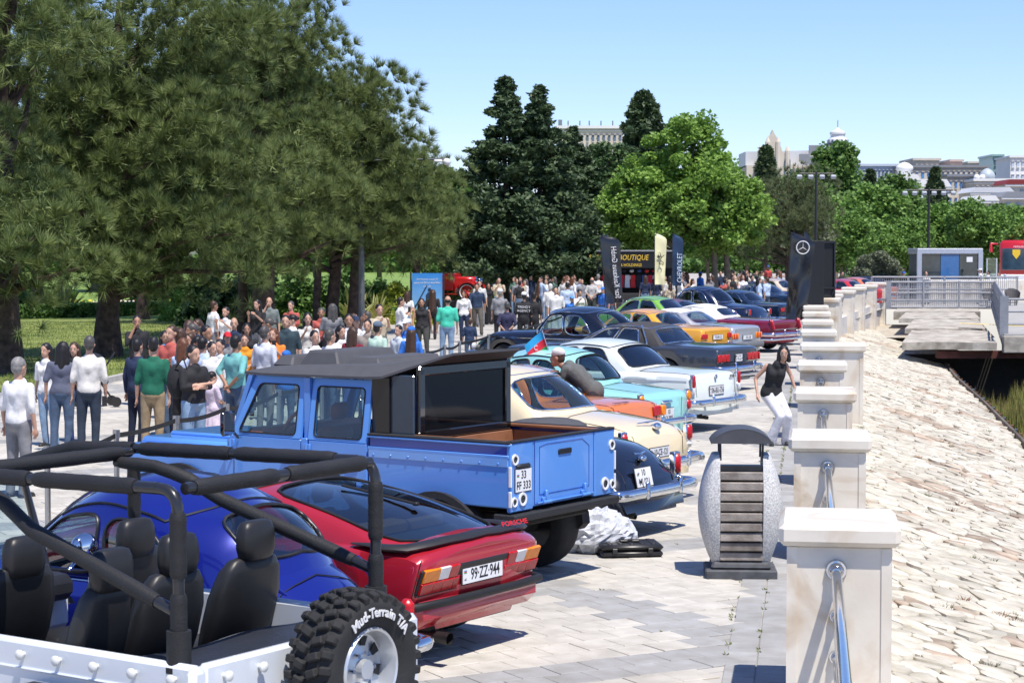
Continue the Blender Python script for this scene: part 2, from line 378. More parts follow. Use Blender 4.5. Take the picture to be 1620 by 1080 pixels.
def rails(p, q, hs, label, rad=.035, m=m_steel):
    o = thing('handrail', label, 'handrail', (0, 0, 0), 0, 'steel rails between the marble piers')
    d = (q - p).normalized()
    for z in hs:
        b = MB(); R = rad if z == hs[0] else rad * .62
        b.tube([p + Vector((0, 0, z)), p + d * .3 + Vector((0, 0, z)), q - d * .3 + Vector((0, 0, z)), q + Vector((0, 0, z))], R, 16)
        part('rail', b, m, o, smooth=40)
        for e, s in ((p, 1), (q, -1)):
            f = MB(); f.tube([e + Vector((0, 0, z)), e + d * .03 * s + Vector((0, 0, z))], [R * 2.1, R * 1.9], 18); f.ell(e + d * .03 * s + Vector((0, 0, z)), (R * 1.55,) * 3, 12, 8)
            part('flange', f, m_steel, o, smooth=40)
names = ['in front of the nearest marble pier', 'from the nearest to the second pier', 'from the second to the third pier', 'from the third to the fourth pier', 'from the fourth to the corner pier', 'just beyond the corner pier', 'two piers beyond the corner', 'near the far end']
for k in range(-1, 7):
    a = rail_pt(k * SP + PL / 2, -.02); b = rail_pt((k + 1) * SP - PL / 2 - .002, -.02)
    rails(Vector((a.x, a.y, 0)), Vector((b.x, b.y, 0)), (.93, .62, .34), 'polished steel rails running ' + names[k + 1])
# low plinth that carries the balustrade, and the far leg that bends away to the right
far_pts = [Vector((11.0, 70, 0)), Vector((12.0, 75.5, 0)), Vector((13.6, 82, 0)), Vector((15.2, 88.5, 0)), Vector((16.8, 94.5, 0)), Vector((18.4, 100.6, 0))]
fa = -atan2(1.6, 6.3)
fl = ['first', 'second', 'third', 'fourth', 'fifth', 'last']
for i, p in enumerate(far_pts):
    pier(p, fa, '%s pale marble pier on the far leg of the balustrade bending to the footbridge' % fl[i], w=.95, ln=.95, h=1.3, low=-1.2)
for i in range(5):
    p, q = far_pts[i], far_pts[i + 1]; d = (q - p).normalized()
    rails(p + d * .5, q - d * .5, (.95, .7, .4), '%s span of steel rails on the far bending balustrade' % fl[i], .05)
pl = MB()
a0, a1 = rail_pt(-16, 0), rail_pt(56, 0)
def wall_between(mb, p, q, w, z0, z1, ch=0):
    d = (q - p).normalized(); n = Vector((-d.y, d.x, 0)) * w / 2
    P = [p - n, q - n, q + n, p + n]
    mb.add([(v.x, v.y, z0) for v in P] + [(v.x, v.y, z1) for v in P], [(0, 1, 2, 3), (4, 5, 6, 7), (0, 1, 5, 4), (1, 2, 6, 5), (2, 3, 7, 6), (3, 0, 4, 7)])
wall_between(pl, a0 + RN * .06, a1 + RN * .06, .56, -1.9, .045)
for i in range(5): wall_between(pl, far_pts[i], far_pts[i + 1], .5, -1.8, .28)
o = part('sea_wall', pl, mat('weathered_marble', (.6, .56, .5), .6, var=.15, scale=2, bump=.15, col2=(.74, .71, .66))); tag(o, 'low pale stone wall carrying the balustrade above the stone slope', 'wall')

# ================================================================ the stone slope
SL0 = -.22; SLOPE = .235
def slope_z(p):
    n = (p - RAIL0).dot(RN); return SL0 - SLOPE * max(n - .3, 0)
def edge_n(y):                                # where the slope ends at the marsh, metres from the railing
    return EDGE(y)
# the edge follows the planked kerb seen at these picture points
edge_px = [(1760, 900), (1700, 800), (1620, 700), (1560, 640), (1515, 600), (1495, 575), (1488, 555)]
E = []
for x, y in edge_px:
    lo, hi = 5.0, 90.0                         # intersect the sight line with the sloping plane
    for _ in range(50):
        d = (lo + hi) / 2; q = Vector(((x - 810) / FPX * d, d, 0)); zz = CAM_H - (y - 390) * d / FPX
        if zz > slope_z(q): lo = d
        else: hi = d
    E.append(q)
def edge_far(p):
    """signed: positive on the marsh side"""
    y = p.y
    for i in range(len(E) - 1):
        if E[i].y <= y <= E[i + 1].y:
            t = (y - E[i].y) / (E[i + 1].y - E[i].y); return p.x - (E[i].x + (E[i + 1].x - E[i].x) * t)
    if y < E[0].y: return p.x - (E[0].x + (y - E[0].y) * .1)
    return -1 if y > E[-1].y else 1
YEND = E[-1].y
sl = MB()
NS = 60
def right_edge(y):
    lo, hi = 0, 40
    if y >= YEND: return None
    for _ in range(30):
        mdl = (lo + hi) / 2
        if edge_far(Vector((mdl, y, 0))) > 0: hi = mdl
        else: lo = mdl
    return lo
rows = []
for i in range(NS + 1):
    y = 8 + (YEND - 8) * i / NS
    xl = RAIL0.x + (y - RAIL0.y) * math.tan(RAIL_ANG) + .3; xr = right_edge(min(y, YEND - .01))
    rows.append([(xl + (xr - xl) * k / 6, y, slope_z(Vector((xl + (xr - xl) * k / 6, y, 0))) - .05) for k in range(7)])
sl.ring_loft(rows, False)
m_bed = mat('slope_mortar', (.44, .39, .31), .95, var=.25, scale=3, bump=.4, bscale=20)
FAR_L = lambda y: (11.4 + (y - 72) * .243) if y > 72 else RAIL0.x + (y - RAIL0.y) * math.tan(RAIL_ANG) + .3
rows = []
for i in range(13):
    y = YEND + (101 - YEND) * i / 12; xl = FAR_L(y); xr = 17.3 + (y - 68) * .2
    rows.append([(xl + (xr - xl) * k / 6, y, max(-.8, slope_z(Vector((xl + (xr - xl) * k / 6, y, 0)))) - .05) for k in range(7)])
sl.ring_loft(rows, False)
kind(part('slope_bed', sl, m_bed))
# stones: a jittered grid cut into cells, each a thick pillow with its own height
m_st = mat('pale_limestone', (.49, .445, .345), .9, var=.1, coords='World', dirt=.4, scale=5, bump=.35, bscale=22, island=.16, obj_rand=.16, col2=(.62, .58, .485))
m_sb = mat('brown_limestone', (.36, .27, .2), .9, var=.2, scale=5, bump=.35, bscale=22, island=.3, obj_rand=.3, col2=(.5, .41, .31))
def clip(poly, mx, my, nx, ny):
    out = []
    for i in range(len(poly)):
        a, b = poly[i - 1], poly[i]; da = (a[0] - mx) * nx + (a[1] - my) * ny; db = (b[0] - mx) * nx + (b[1] - my) * ny
        if (da < 0) != (db < 0):
            t = da / (da - db); out.append((a[0] + (b[0] - a[0]) * t, a[1] + (b[1] - a[1]) * t))
        if db < 0: out.append(b)
    return out
SX, SY = .235, .235; rr = random.Random(11)
seeds = {}
def seed(i, j):
    if (i, j) not in seeds: seeds[(i, j)] = None if rr.random() < .22 else ((i + .5 * (j % 2) + rr.uniform(-.42, .42)) * SX, (j + rr.uniform(-.42, .42)) * SY)
    return seeds[(i, j)]
stones = []
for j in range(-20, 350):
    for i in range(0, 38):
        if seed(i, j) is None: continue
        sx, sy = seed(i, j); c = rail_pt(sy, .36 + sx); c.z = 0
        if c.y < 9.5 or c.y > 92 or (c.y < YEND and edge_far(c) > -.12): continue
        x, y = px_of(Vector((c.x, c.y, slope_z(c))))
        if x > 1680 or y > 1150: continue
        if c.y > YEND: 
            if c.x > 17.2 + (c.y - 68) * .2 or c.x < FAR_L(c.y): continue
        poly = [(sx - .5, sy - .5), (sx + .5, sy - .5), (sx + .5, sy + .5), (sx - .5, sy + .5)]
        for dj in (-2, -1, 0, 1, 2):
            for di in (-2, -1, 0, 1, 2):
                if (di or dj) and seed(i + di, j + dj):
                    ox, oy = seed(i + di, j + dj); nx, ny = ox - sx, oy - sy; poly = clip(poly, (sx + ox) / 2, (sy + oy) / 2, nx, ny)
                    if len(poly) < 3: break
        if len(poly) < 3: continue
        stones.append((c, sx, sy, poly))
stones.sort(key=lambda t: t[0].y)
def stone_mb(mb, c0, sx, sy, poly, lift, dx, dy):
    # round the corners: each corner becomes two points
    pts = []
    n = len(poly)
    for i in range(n):
        a, b, c = poly[i - 1], poly[i], poly[(i + 1) % n]
        if (a[0] - b[0]) ** 2 + (a[1] - b[1]) ** 2 > .0012: pts.append((b[0] + (a[0] - b[0]) * .2, b[1] + (a[1] - b[1]) * .26))
        if (c[0] - b[0]) ** 2 + (c[1] - b[1]) ** 2 > .0012: pts.append((b[0] + (c[0] - b[0]) * .2, b[1] + (c[1] - b[1]) * .26))
    n = len(pts)
    if n < 4: return
    P = []
    for k, z in ((.985, -.06), (.95, lift - .010), (.84, lift)):
        for a, b in pts:
            q = rail_pt(sy + (b - sy) * k, .36 + sx + (a - sx) * k); q.z = slope_z(Vector((q.x, q.y, 0))) + z + ((a - sx) * dx + (b - sy) * dy) * (1 if z > 0 else 0)
            P.append((q.x - c0.x, q.y - c0.y, q.z - c0.z))
    mb.add(P, [tuple(range(2 * n, 3 * n))] + [(r + i, r + (i + 1) % n, r + n + (i + 1) % n, r + n + i) for r in (0, n) for i in range(n)])
slope_root = thing('stone_slope', None, None); del slope_root['label']; del slope_root['category']; slope_root['kind'] = 'structure'
stuff = {0: MB(), 1: MB()}; cnt = 0
for c, sx, sy, poly in stones:
    br = 1 if noise.noise(Vector((c.x * .5, c.y * .35, 3))) + rr.gauss(0, .22) > .36 else 0
    lift = .012 + rr.random() * .022 - (.012 if br else 0); dx, dy = rr.gauss(0, .04), rr.gauss(0, .04)
    x, y = px_of(c)
    if cnt < 295 and 1380 < x < 1640:
        mb = MB(); c0 = Vector((c.x, c.y, slope_z(c))); stone_mb(mb, c0, sx, sy, poly, lift, dx, dy)
        if not mb.v: continue
        link('stone', mb.mesh('stone', m_sb if br else m_st, 50), slope_root, c0); cnt += 1
    else: stone_mb(stuff[br], Vector((0, 0, 0)), sx, sy, poly, lift, dx, dy)
kind(part('pale_slope_stones', stuff[0], m_st, slope_root, smooth=50), 'stuff'); kind(part('brown_slope_stones', stuff[1], m_sb, slope_root, smooth=50), 'stuff')
# dry weeds between the stones
mb = MB(); mbr = MB()
for _ in range(330):
    t, n = rr.uniform(-1, 45), rr.uniform(.5, 7); c = rail_pt(t, n)
    if edge_far(c) > -.2: continue
    if noise.noise(Vector((c.x * .7, c.y * .7, 9))) < .05: continue
    z = slope_z(c); s = rr.uniform(.04, .11); tgt = mb if rr.random() < .5 else mbr
    for k in range(26):
        a = rr.uniform(0, 6.28); r0 = rr.uniform(0, s); q = Vector((c.x + cos(a) * r0, c.y + sin(a) * r0, z)); b = a + rr.uniform(-1, 1); ln = rr.uniform(.02, .09)
        tgt.add([q, q + Vector((.012, 0, 0)), q + Vector((cos(b) * ln, sin(b) * ln, rr.uniform(.02, .07)))], [(0, 1, 2)])
kind(part('dry_green_weeds', mb, mat('dull_weed', (.13, .14, .06), .9, var=.4)), 'stuff'); kind(part('dry_brown_weeds', mbr, mat('dry_weed', (.22, .11, .06), .9, var=.4)), 'stuff')

# planked kerb along the lower edge
m_plank = mat('grey_wood', (.13, .105, .085), .85, var=.35, scale=4, bump=.3, obj_rand=.3); m_rust = mat('rusty_bracket', (.2, .085, .045), .8, var=.4, scale=12, obj_rand=.3)
kb = thing('planked_edge', 'weathered timber edging with rusty brackets along the foot of the stone slope', 'edging')
plk = MB(); plk.box((0, 0, 0), (1, .07, .42), bev=.01); pme = plk.mesh('plank', m_plank)
brk = MB(); brk.prism([(-.09, .22), (.09, .22), (.03, -.2), (-.03, -.2)], -.03, .03); bme = brk.mesh('bracket', m_rust); bme2 = bme.copy(); bme2.materials[0] = m_steel_b
path = [E[0] + (E[0] - E[1])] + E
tot = 0
for i in range(len(path) - 1):
    a, b = path[i], path[i + 1]; L = (b - a).length; nn = max(1, round(L / 1.15)); d = (b - a) / nn; rz = atan2(d.y, d.x)
    for k in range(nn):
        c = a + d * (k + .5); z = slope_z(c) - .12
        p = link('plank', pme, kb, (c.x, c.y, z), (0, 0, rz)); p.scale = (d.length * .985, 1, 1)
        q = a + d * k + Vector((.06, -.03, 0)); o = link('bracket', bme if tot % 3 else bme2, kb, (q.x, q.y, z), (0, 0, rz)); tot += 1
# marsh: dark water below with reeds and grass
wm = mat('marsh_water', (.012, .016, .012), .12, var=.3)
mb = MB(); mb.add([(2.5, -30, -2.35), (200, -30, -2.35), (200, 72.6, -2.35), (2.5, 72.6, -2.35)], [(0, 1, 2, 3)]); kind(part('marsh_water', mb, wm))
mud = MB(); g = []
for i in range(31):
    y = 16 + i * 1.72; row = []
    for k in range(9):
        xr_ = right_edge(min(max(y, 8), YEND - .02)); x = xr_ - .2 + k * 1.1; z = -2.1 + .35 * noise.noise(Vector((x * .25, y * .2, 1))) - .05 * k
        row.append((x, y, z))
    g.append(row)
mud.ring_loft(g, False); kind(part('marsh_bank', mud, mat('dark_mud', (.05, .045, .02), .9, var=.4, scale=1.5)))
def blades(name, pts, hgt_rng, wdt, m, seedv, lean=.35, lab=None):
    r = np.random.RandomState(seedv); P = np.array(pts, float); n = len(P); a = r.uniform(0, 2 * pi, n); h = r.uniform(*hgt_rng, n); le = r.uniform(0, lean, n) * h; la = r.uniform(0, 2 * pi, n)
    d = np.stack([np.cos(a), np.sin(a), 0 * a], 1) * wdt / 2
    top = P + np.stack([np.cos(la) * le, np.sin(la) * le, h], 1)
    V = np.stack([P - d, P + d, top], 1).reshape(-1, 3); F = np.arange(3 * n).reshape(-1, 3)
    o = link(name, fast_mesh(name, V, F, m)); return kind(o, 'stuff', lab)
pts = []; pty = []
while len(pts) < 26000:
    y = rr.uniform(20, 66); xr_ = right_edge(min(y, YEND - .02)); x = xr_ + .15 + rr.random() ** 1.4 * 6.5
    if noise.noise(Vector((x * .5, y * .3, 5))) < -.15 + .06 * (x - xr_): continue
    z = -2.15 + .3 * noise.noise(Vector((x * .25, y * .2, 1))); (pty if rr.random() < .35 else pts).append((x, y, z))
blades('marsh_grass', pts, (.25, .75), .03, mat('marsh_green', (.13, .17, .035), .8, var=.5, scale=1.2), 1)
blades('dry_marsh_grass', pty, (.3, .95), .025, mat('marsh_straw', (.30, .25, .07), .8, var=.4, scale=1.2), 2)

# concrete terraces and the deck on the right
m_conc = mat('old_concrete', (.30, .265, .21), .95, var=.22, scale=2.2, bump=.8, bscale=6, col2=(.56, .52, .45)); m_deck = mat('deck_asphalt', (.36, .35, .33), .9, var=.1, scale=.8)
tr = thing('concrete_terraces', 'broken pale concrete terraces stepping down beside the footbridge', 'steps')
def terrace(y0, y1, xa, xb, z, th, nm):
    mb = MB(); xs = np.linspace(0, 1, 9); F = []; B = []
    fr = [(xa + (xb - xa) * t, y0 + .35 * noise.noise(Vector((t * 5, y0, 0))), z) for t in xs]
    bk = [(xa + (y1 - y0) * .24 + (xb + (y1 - y0) * .2 - xa - (y1 - y0) * .24) * t, y1, z + .03 + .05 * noise.noise(Vector((t * 4, y1, 2)))) for t in xs]
    mb.ring_loft([[(p[0], p[1], z - th) for p in fr], fr, bk, [(p[0], p[1], z - th) for p in bk]], False); part(nm, mb, m_conc, tr)
terrace(69.5, 79, 13.6, 16.9, -.24, .26, 'step'); terrace(79, 88.5, 15.6, 18.8, -.15, .2, 'step'); terrace(88.5, 96, 17.2, 20.8, -.09, .2, 'step'); terrace(96, 101, 18.4, 22.6, -.03, .4, 'step')
dk = MB(); dk.add([(17.2, 69.5, .03), (70, 69.5, .03), (70, 150, .03), (33.5, 150, .03), (24.5, 104, .03), (24.5, 101, .03)], [tuple(range(6))])
dk.add([(17.2, 69.5, .03), (70, 69.5, .03), (70, 69.5, -.62), (17.2, 69.5, -.62)], [(0, 1, 2, 3)]); dk.add([(17.2, 69.5, .03), (24.5, 101, .03), (24.5, 101, -.62), (17.2, 69.5, -.62)], [(0, 1, 2, 3)])
kind(part('deck', dk, m_deck))
fs = MB(); fs.box((43.5, 69.3, -.3), (52.8, .3, .58), bev=.02); o = part('deck_edge', fs, m_conc); tag(o, 'crumbling white concrete edge of the raised deck', 'deck edge')
rb = MB(); rb.box((43.5, 70.2, -.70), (57, .5, .26)); o = part('steel_beam', rb, mat('oxide_red_steel', (.11, .035, .025), .7, var=.4, scale=3)); tag(o, 'rust red steel beam under the deck edge', 'beam')
bk = MB(); bk.box((40, 74, -2), (60, .6, 2.2)); kind(part('shaded_wall_under_deck', bk, mat('shade_dark_concrete', (.03, .028, .025), .9)))  # under-deck shade put into the near-black colour of this wall
yl = MB(); c = [];
for i in range(13):
    t = i / 12; x = 17.9 + t * 7.5; y = 79.5 - 6.5 * (1 - (1 - t) ** 2); c.append([(x, y, .036), (x + .1, y + .55, .036)])
yl.ring_loft(c, False); kind(part('yellow_line', yl, mat('yellow_paint', (.75, .55, .08), .7, var=.15)))
# ================================================================ trees
def leaf_mat(name, c1, c2, scale=1.0, trans=.25, rough=.55):
    if name in MATS: return MATS[name]
    m = bpy.data.materials.new(name); m.use_nodes = True; MATS[name] = m; n = m.node_tree.nodes; l = m.node_tree.links; p = n['Principled BSDF']; out = n['Material Output']
    tc = n.new('ShaderNodeTexCoord'); nz = n.new('ShaderNodeTexNoise'); nz.inputs['Scale'].default_value = scale; nz.inputs['Detail'].default_value = 6; nz.inputs['Roughness'].default_value = .7
    l.new(tc.outputs['Object'], nz.inputs['Vector']); rm = n.new('ShaderNodeMapRange'); rm.inputs[1].default_value = .32; rm.inputs[2].default_value = .68; l.new(nz.outputs[0], rm.inputs[0])
    mx = n.new('ShaderNodeMix'); mx.data_type = 'RGBA'; mx.inputs[6].default_value = tuple(c1) + (1,); mx.inputs[7].default_value = tuple(c2) + (1,); l.new(rm.outputs[0], mx.inputs[0]); l.new(mx.outputs[2], p.inputs['Base Color'])
    p.inputs['Roughness'].default_value = rough; p.inputs['Specular IOR Level'].default_value = .3
    tl = n.new('ShaderNodeBsdfTranslucent'); l.new(mx.outputs[2], tl.inputs[0]); ms = n.new('ShaderNodeMixShader'); ms.inputs[0].default_value = trans
    l.new(p.outputs[0], ms.inputs[1]); l.new(tl.outputs[0], ms.inputs[2]); l.new(ms.outputs[0], out.inputs[0]); return m
m_bark = mat('pine_bark', (.055, .036, .028), .95, var=.4, scale=6, bump=.8, bscale=14, col2=(.11, .075, .055))
m_bark2 = mat('pale_bark', (.16, .13, .1), .95, var=.3, scale=6, bump=.5, bscale=14)
m_pine = leaf_mat('pine_needles', (.045, .080, .022), (.265, .325, .105), 2.4, .14)
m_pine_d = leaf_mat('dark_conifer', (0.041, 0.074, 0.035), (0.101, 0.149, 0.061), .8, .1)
m_leaf = leaf_mat('bright_leaf', (0.145, 0.261, 0.043), (0.304, 0.478, 0.102), .8, .3)
m_leaf_m = leaf_mat('mid_leaf', (0.075, 0.158, 0.038), (0.180, 0.300, 0.075), .7, .25)
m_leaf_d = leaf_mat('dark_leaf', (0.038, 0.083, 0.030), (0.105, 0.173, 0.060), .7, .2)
m_olive = leaf_mat('olive_leaf', (0.125, 0.150, 0.088), (0.250, 0.275, 0.175), 1.2, .15)
m_yel = leaf_mat('yellow_green_leaf', (0.253, 0.310, 0.034), (0.437, 0.483, 0.069), 1.5, .3)
def unit(r, n):
    v = r.normal(size=(n, 3)); return v / np.linalg.norm(v, axis=1)[:, None]
def needles(C, D, K, ln, wd, r, spread=.75):
    """K needles from each tuft centre C about direction D"""
    n = len(C); C = np.repeat(C, K, 0); D = np.repeat(D, K, 0); d = D + unit(r, n * K) * spread; d /= np.linalg.norm(d, axis=1)[:, None]
    s = np.cross(d, unit(r, n * K)); s /= (np.linalg.norm(s, axis=1)[:, None] + 1e-9); L = r.uniform(.7, 1.15, (n * K, 1)) * ln
    V = np.stack([C - s * wd / 2, C + s * wd / 2, C + d * L], 1).reshape(-1, 3); return V, np.arange(3 * n * K).reshape(-1, 3)
def leaves(C, size, r, up=.3, elong=1.5):
    n = len(C); a = unit(r, n); a[:, 2] *= .55; a /= np.linalg.norm(a, axis=1)[:, None]; nn = unit(r, n) + np.array([0, 0, up * 2]); b = np.cross(a, nn); b /= (np.linalg.norm(b, axis=1)[:, None] + 1e-9)
    s = size * r.uniform(.6, 1.25, (n, 1))
    V = np.stack([C - a * s * elong / 2, C + b * s * .5, C + a * s * elong / 2, C - b * s * .5], 1).reshape(-1, 3); return V, np.arange(4 * n).reshape(-1, 4)
def limb_tubes(mb, base, tips, r0, rnd, bend=.25):
    for t in tips:
        b = Vector(base(t)) if callable(base) else Vector(base); t = Vector(t); m = (b + t) / 2 + Vector((rnd.uniform(-1, 1), rnd.uniform(-1, 1), rnd.uniform(-.2, .8))) * bend * (t - b).length * .4
        mb.tube([b, b.lerp(m, .6), m, m.lerp(t, .6), t], [r0, r0 * .8, r0 * .6, r0 * .4, r0 * .15], 6)
def trunk_mb(h, r, rnd, lean=(0, 0), n=9):
    mb = MB(); pts = []; rs = []
    for i in range(9):
        t = i / 8; pts.append((lean[0] * t * h + rnd.gauss(0, .05) * (i > 0), lean[1] * t * h + rnd.gauss(0, .05) * (i > 0), -.1 + t * h)); rs.append(r * (1.35 if i == 0 else 1 - .75 * t))
    mb.tube(pts, rs, n); return mb, pts
def pine(label, loc, H, blobs, tr=.28, lean=(0, 0), puffs=80, tufts=60, K=64, seed=1, m=None, bottom=2.2, ln=.38, wd=.017, trunks=None, group='pines on the lawn'):
    """blobs: envelope ellipsoids (x,y,z,rx,ry,rz) in tree space; puffs of needle tufts spread over them"""
    r = np.random.RandomState(seed); rnd = random.Random(seed); m = m or m_pine
    o = thing('pine_tree', label, 'tree', loc, 0, group)
    K = K if wd < .03 else 40; tufts = int(tufts * .38); ln = .38; wd = min(wd, .024)
    for (tx, ty, trr, le) in (trunks or [(0, 0, tr, lean)]):
        mb, pts = trunk_mb(H * .86, trr, rnd, le); mb.v = [(a + tx, b + ty, c) for a, b, c in mb.v]; part('trunk', mb, m_bark, o, smooth=60)
    A = np.array([b[3] * b[4] + b[3] * b[5] for b in blobs]); A = A / A.sum(); PC = []; PR = []
    puffs = int(puffs * .66)
    for i in range(puffs):
        best = None
        for _ in range(7):
            b = blobs[r.choice(len(blobs), p=A)]; d = unit(r, 1)[0]; q_ = np.array(b[:3]) + d * np.array(b[3:]) * r.uniform(.6, 1.06)
            ds = min([np.linalg.norm(q_ - c_) for c_ in PC]) if PC else 9
            if best is None or ds > best[0]: best = (ds, q_)
        p = best[1]
        if p[2] < bottom: p[2] = bottom + r.uniform(0, .8)
        PC.append(p); PR.append(r.uniform(.7, 1.15))
    PC = np.array(PC); PR = np.array(PR); ctr = np.array([0, 0, H * .5])
    brs = MB(); idx = r.choice(len(PC), min(len(PC), 34), replace=False)
    limb_tubes(brs, lambda t: (lean[0] * t[2] * .7, lean[1] * t[2] * .7, max(bottom * .8, min(t[2] * .75, H * .8))), [PC[i] for i in idx], tr * .38, rnd); part('branches', brs, m_bark, o, smooth=60)
    n = puffs * tufts; d = unit(r, n); d[:, 2] = np.where(r.rand(n) < .72, np.abs(d[:, 2]), d[:, 2])
    C = np.repeat(PC, tufts, 0) + d * np.repeat(PR, tufts)[:, None] * np.array([1.05, 1.05, .68]) * r.uniform(.8, 1, (n, 1))
    D = d * .8 + np.array([0, 0, .55])
    V1, F1 = needles(C, D, K, ln, wd, r, .95)
    # inner foliage
    q = puffs * 80; ii = r.choice(len(PC), q); C2 = PC[ii] + unit(r, q) * PR[ii][:, None] * r.uniform(0, .6, (q, 1)) * np.array([1, 1, .6]); C2 = C2 + (ctr - C2) * r.uniform(.05, .4, (q, 1))
    V2, F2 = needles(C2, np.tile([0, 0, .1], (q, 1)), 3, .30, .032, r, 1)
    part_o = link('crown', fast_mesh('crown', np.vstack([V1, V2]), np.vstack([F1, F2 + len(V1)]), m), o); return o
def broadleaf(label, loc, H, blobs, nl=24000, size=.17, tr=.2, seed=1, m=None, bottom=2.0, clump=.55, nclump=220, mb_bark=None, group='leafy trees beyond the promenade', trunks=None, name='leafy_tree'):
    r = np.random.RandomState(seed); rnd = random.Random(seed); m = m or m_leaf
    o = thing(name, label, 'tree', loc, 0, group)
    for (tx, ty) in (trunks or [(0, 0)]):
        mb, _ = trunk_mb(H * .8, tr, rnd); mb.v = [(a + tx, b + ty, c) for a, b, c in mb.v]; part('trunk', mb, mb_bark or m_bark2, o, smooth=60)
    A = np.array([b[3] * b[4] + b[3] * b[5] for b in blobs]); A = A / A.sum(); PC = []
    for i in range(nclump):
        b = blobs[r.choice(len(blobs), p=A)]; d = unit(r, 1)[0]; p = np.array(b[:3]) + d * np.array(b[3:]) * r.uniform(.55, 1.0)
        p[2] = max(p[2], bottom + r.uniform(0, .5)); PC.append(p)
    PC = np.array(PC); PR = clump * r.uniform(.6, 1.5, nclump)
    brs = MB(); limb_tubes(brs, lambda t: (0, 0, max(bottom * .7, min(t[2] * .7, H * .7))), [PC[i] for i in r.choice(nclump, min(30, nclump), replace=False)], tr * .4, rnd); part('branches', brs, mb_bark or m_bark2, o, smooth=60)
    ii = r.choice(nclump, nl); C = PC[ii] + unit(r, nl) * PR[ii][:, None] * (r.uniform(0, 1, (nl, 1)) ** .45) * np.array([1, 1, .75])
    V, F = leaves(C, size, r); link('crown', fast_mesh('crown', V, F, m), o); return o
def conifer(label, loc, H, R, seed=1, m=None, n=26000, size=.13, base=1.0, tops=((0, 0, 1.0),), group='dark conifers', power=.92, name='conifer_tree'):
    r = np.random.RandomState(seed); rnd = random.Random(seed); m = m or m_pine_d
    o = thing(name, label, 'tree', loc, 0, group); Cs = []; brs = MB()
    for tx, ty, k in tops:
        mb, _ = trunk_mb(H * k * .97, .2, rnd); mb.v = [(a + tx, b + ty, c) for a, b, c in mb.v]; part('trunk', mb, m_bark, o, smooth=60)
        nb = int(230 * k); q = int(2.6 * n) // (nb * len(tops))
        for i in range(nb):
            t = rnd.random() ** 1.25; z = base + (H * k - base) * t; rad = (R * (1 - t) ** power + .06) * rnd.uniform(.6, 1.2) * (.85 if t < .08 else 1); a = rnd.uniform(0, 2 * pi)
            tip = np.array([tx + cos(a) * rad, ty + sin(a) * rad, z + rad * rnd.uniform(.02, .3)]); st = np.array([tx, ty, z - rad * .05])
            s = r.uniform(.2, 1, (q, 1)) ** .6; c = st + (tip - st) * s; wv = .13 + .34 * (1 - s); c = c + r.normal(size=(q, 3)) * wv * np.array([1, 1, .55]) * (.35 + rad * .30)
            Cs.append(c)
            if i % 4 == 0: brs.tube([st, (st + tip) / 2, tip], [.04, .03, .01], 5)
    kind(part('branches', brs, m_bark, o), 'stuff')
    C = np.vstack(Cs); V, F = leaves(C, size, r, .1, 2.2); link('crown', fast_mesh('crown', V, F, m), o); return o
def E_(x, y, z, rx, ry, rz): return (x, y, z, rx, ry, rz)
# --- pines, left
p = atd(5, 48); pine('tall pine at the left edge with a thick dark trunk', p, 14.5, [E_(-1.2, 0, 5, 2.7, 2.4, 3.6), E_(.6, -1.2, 3.2, 1.7, 1.5, 1.5), E_(-.6, 0, 10.5, 2.8, 2.4, 3.4), E_(1.3, -.6, 8.4, 1.7, 1.7, 1.5)], tr=.38, puffs=125, tufts=62, seed=11, bottom=1.5)
p = atd(168, 55); pine('broad pine with a leaning trunk on the lawn behind the couple', p, 11.5, [E_(.3, 0, 4.6, 3.0, 2.6, 2.8), E_(2.6, -.8, 4.8, 2.6, 2.2, 2.3), E_(.4, -1.4, 2.9, 2.2, 1.6, 1.1), E_(3.3, -.9, 3.2, 1.6, 1.5, 1.3), E_(-1.7, -.3, 5.6, 1.9, 1.9, 2.0), E_(.6, .2, 8.6, 2.5, 2.2, 2.6), E_(3.1, -.2, 8.6, 1.4, 1.4, 1.5)], tr=.36, lean=(.035, 0), puffs=210, tufts=66, seed=12, bottom=1.7)
p = atd(418, 66); pine('pine with twin trunks behind the man in the grey shirt', p, 12.8, [E_(-.6, 0, 7, 2.8, 2.4, 3.2), E_(.2, 0, 10.2, 2.3, 2.2, 2.2), E_(.6, -.6, 4.0, 2.5, 2, 2.0)], tr=.4, trunks=[(0, 0, .42, (0, 0)), (-.75, .3, .2, (-.01, 0))], puffs=150, tufts=58, seed=13, bottom=2.0)
p = atd(525, 71); pine('spreading pine on three dark stems at the end of the row', p, 10.4, [E_(.3, 0, 5.0, 3.3, 2.6, 2.6), E_(1.9, 0, 6.5, 1.4, 1.5, 2.6), E_(.8, 0, 7.6, 1.7, 1.7, 2.1), E_(-1.2, 0, 6.9, 2.2, 2, 2.1), E_(2.4, -.3, 3.9, 1.9, 1.7, 1.1)], trunks=[(-.45, 0, .16, (-.02, 0)), (.05, .2, .26, (.01, 0)), (.75, -.1, .24, (.03, 0))], puffs=200, tufts=58, seed=14, bottom=2.2)
p = atd(322, 78); pine('thin stemmed pine in the shade of the left row', p, 12, [E_(0, 0, 7.5, 3.2, 2.6, 3.4)], tr=.2, puffs=75, tufts=48, seed=15, bottom=3)
p = atd(660, 86); pine('olive green pine half hidden behind the spreading pine', p, 7.8, [E_(.2, 0, 4.6, 1.5, 1.7, 2.6), E_(-1, 0, 5, 1.8, 1.7, 2.3)], tr=.22, puffs=80, tufts=52, seed=16, bottom=2.2)
p = atd(225, 84); pine('dark pine standing behind the broad one', p, 14.5, [E_(0, 0, 8, 3.8, 3, 4.8)], tr=.25, puffs=105, tufts=44, seed=17, bottom=3, ln=.34, wd=.035)
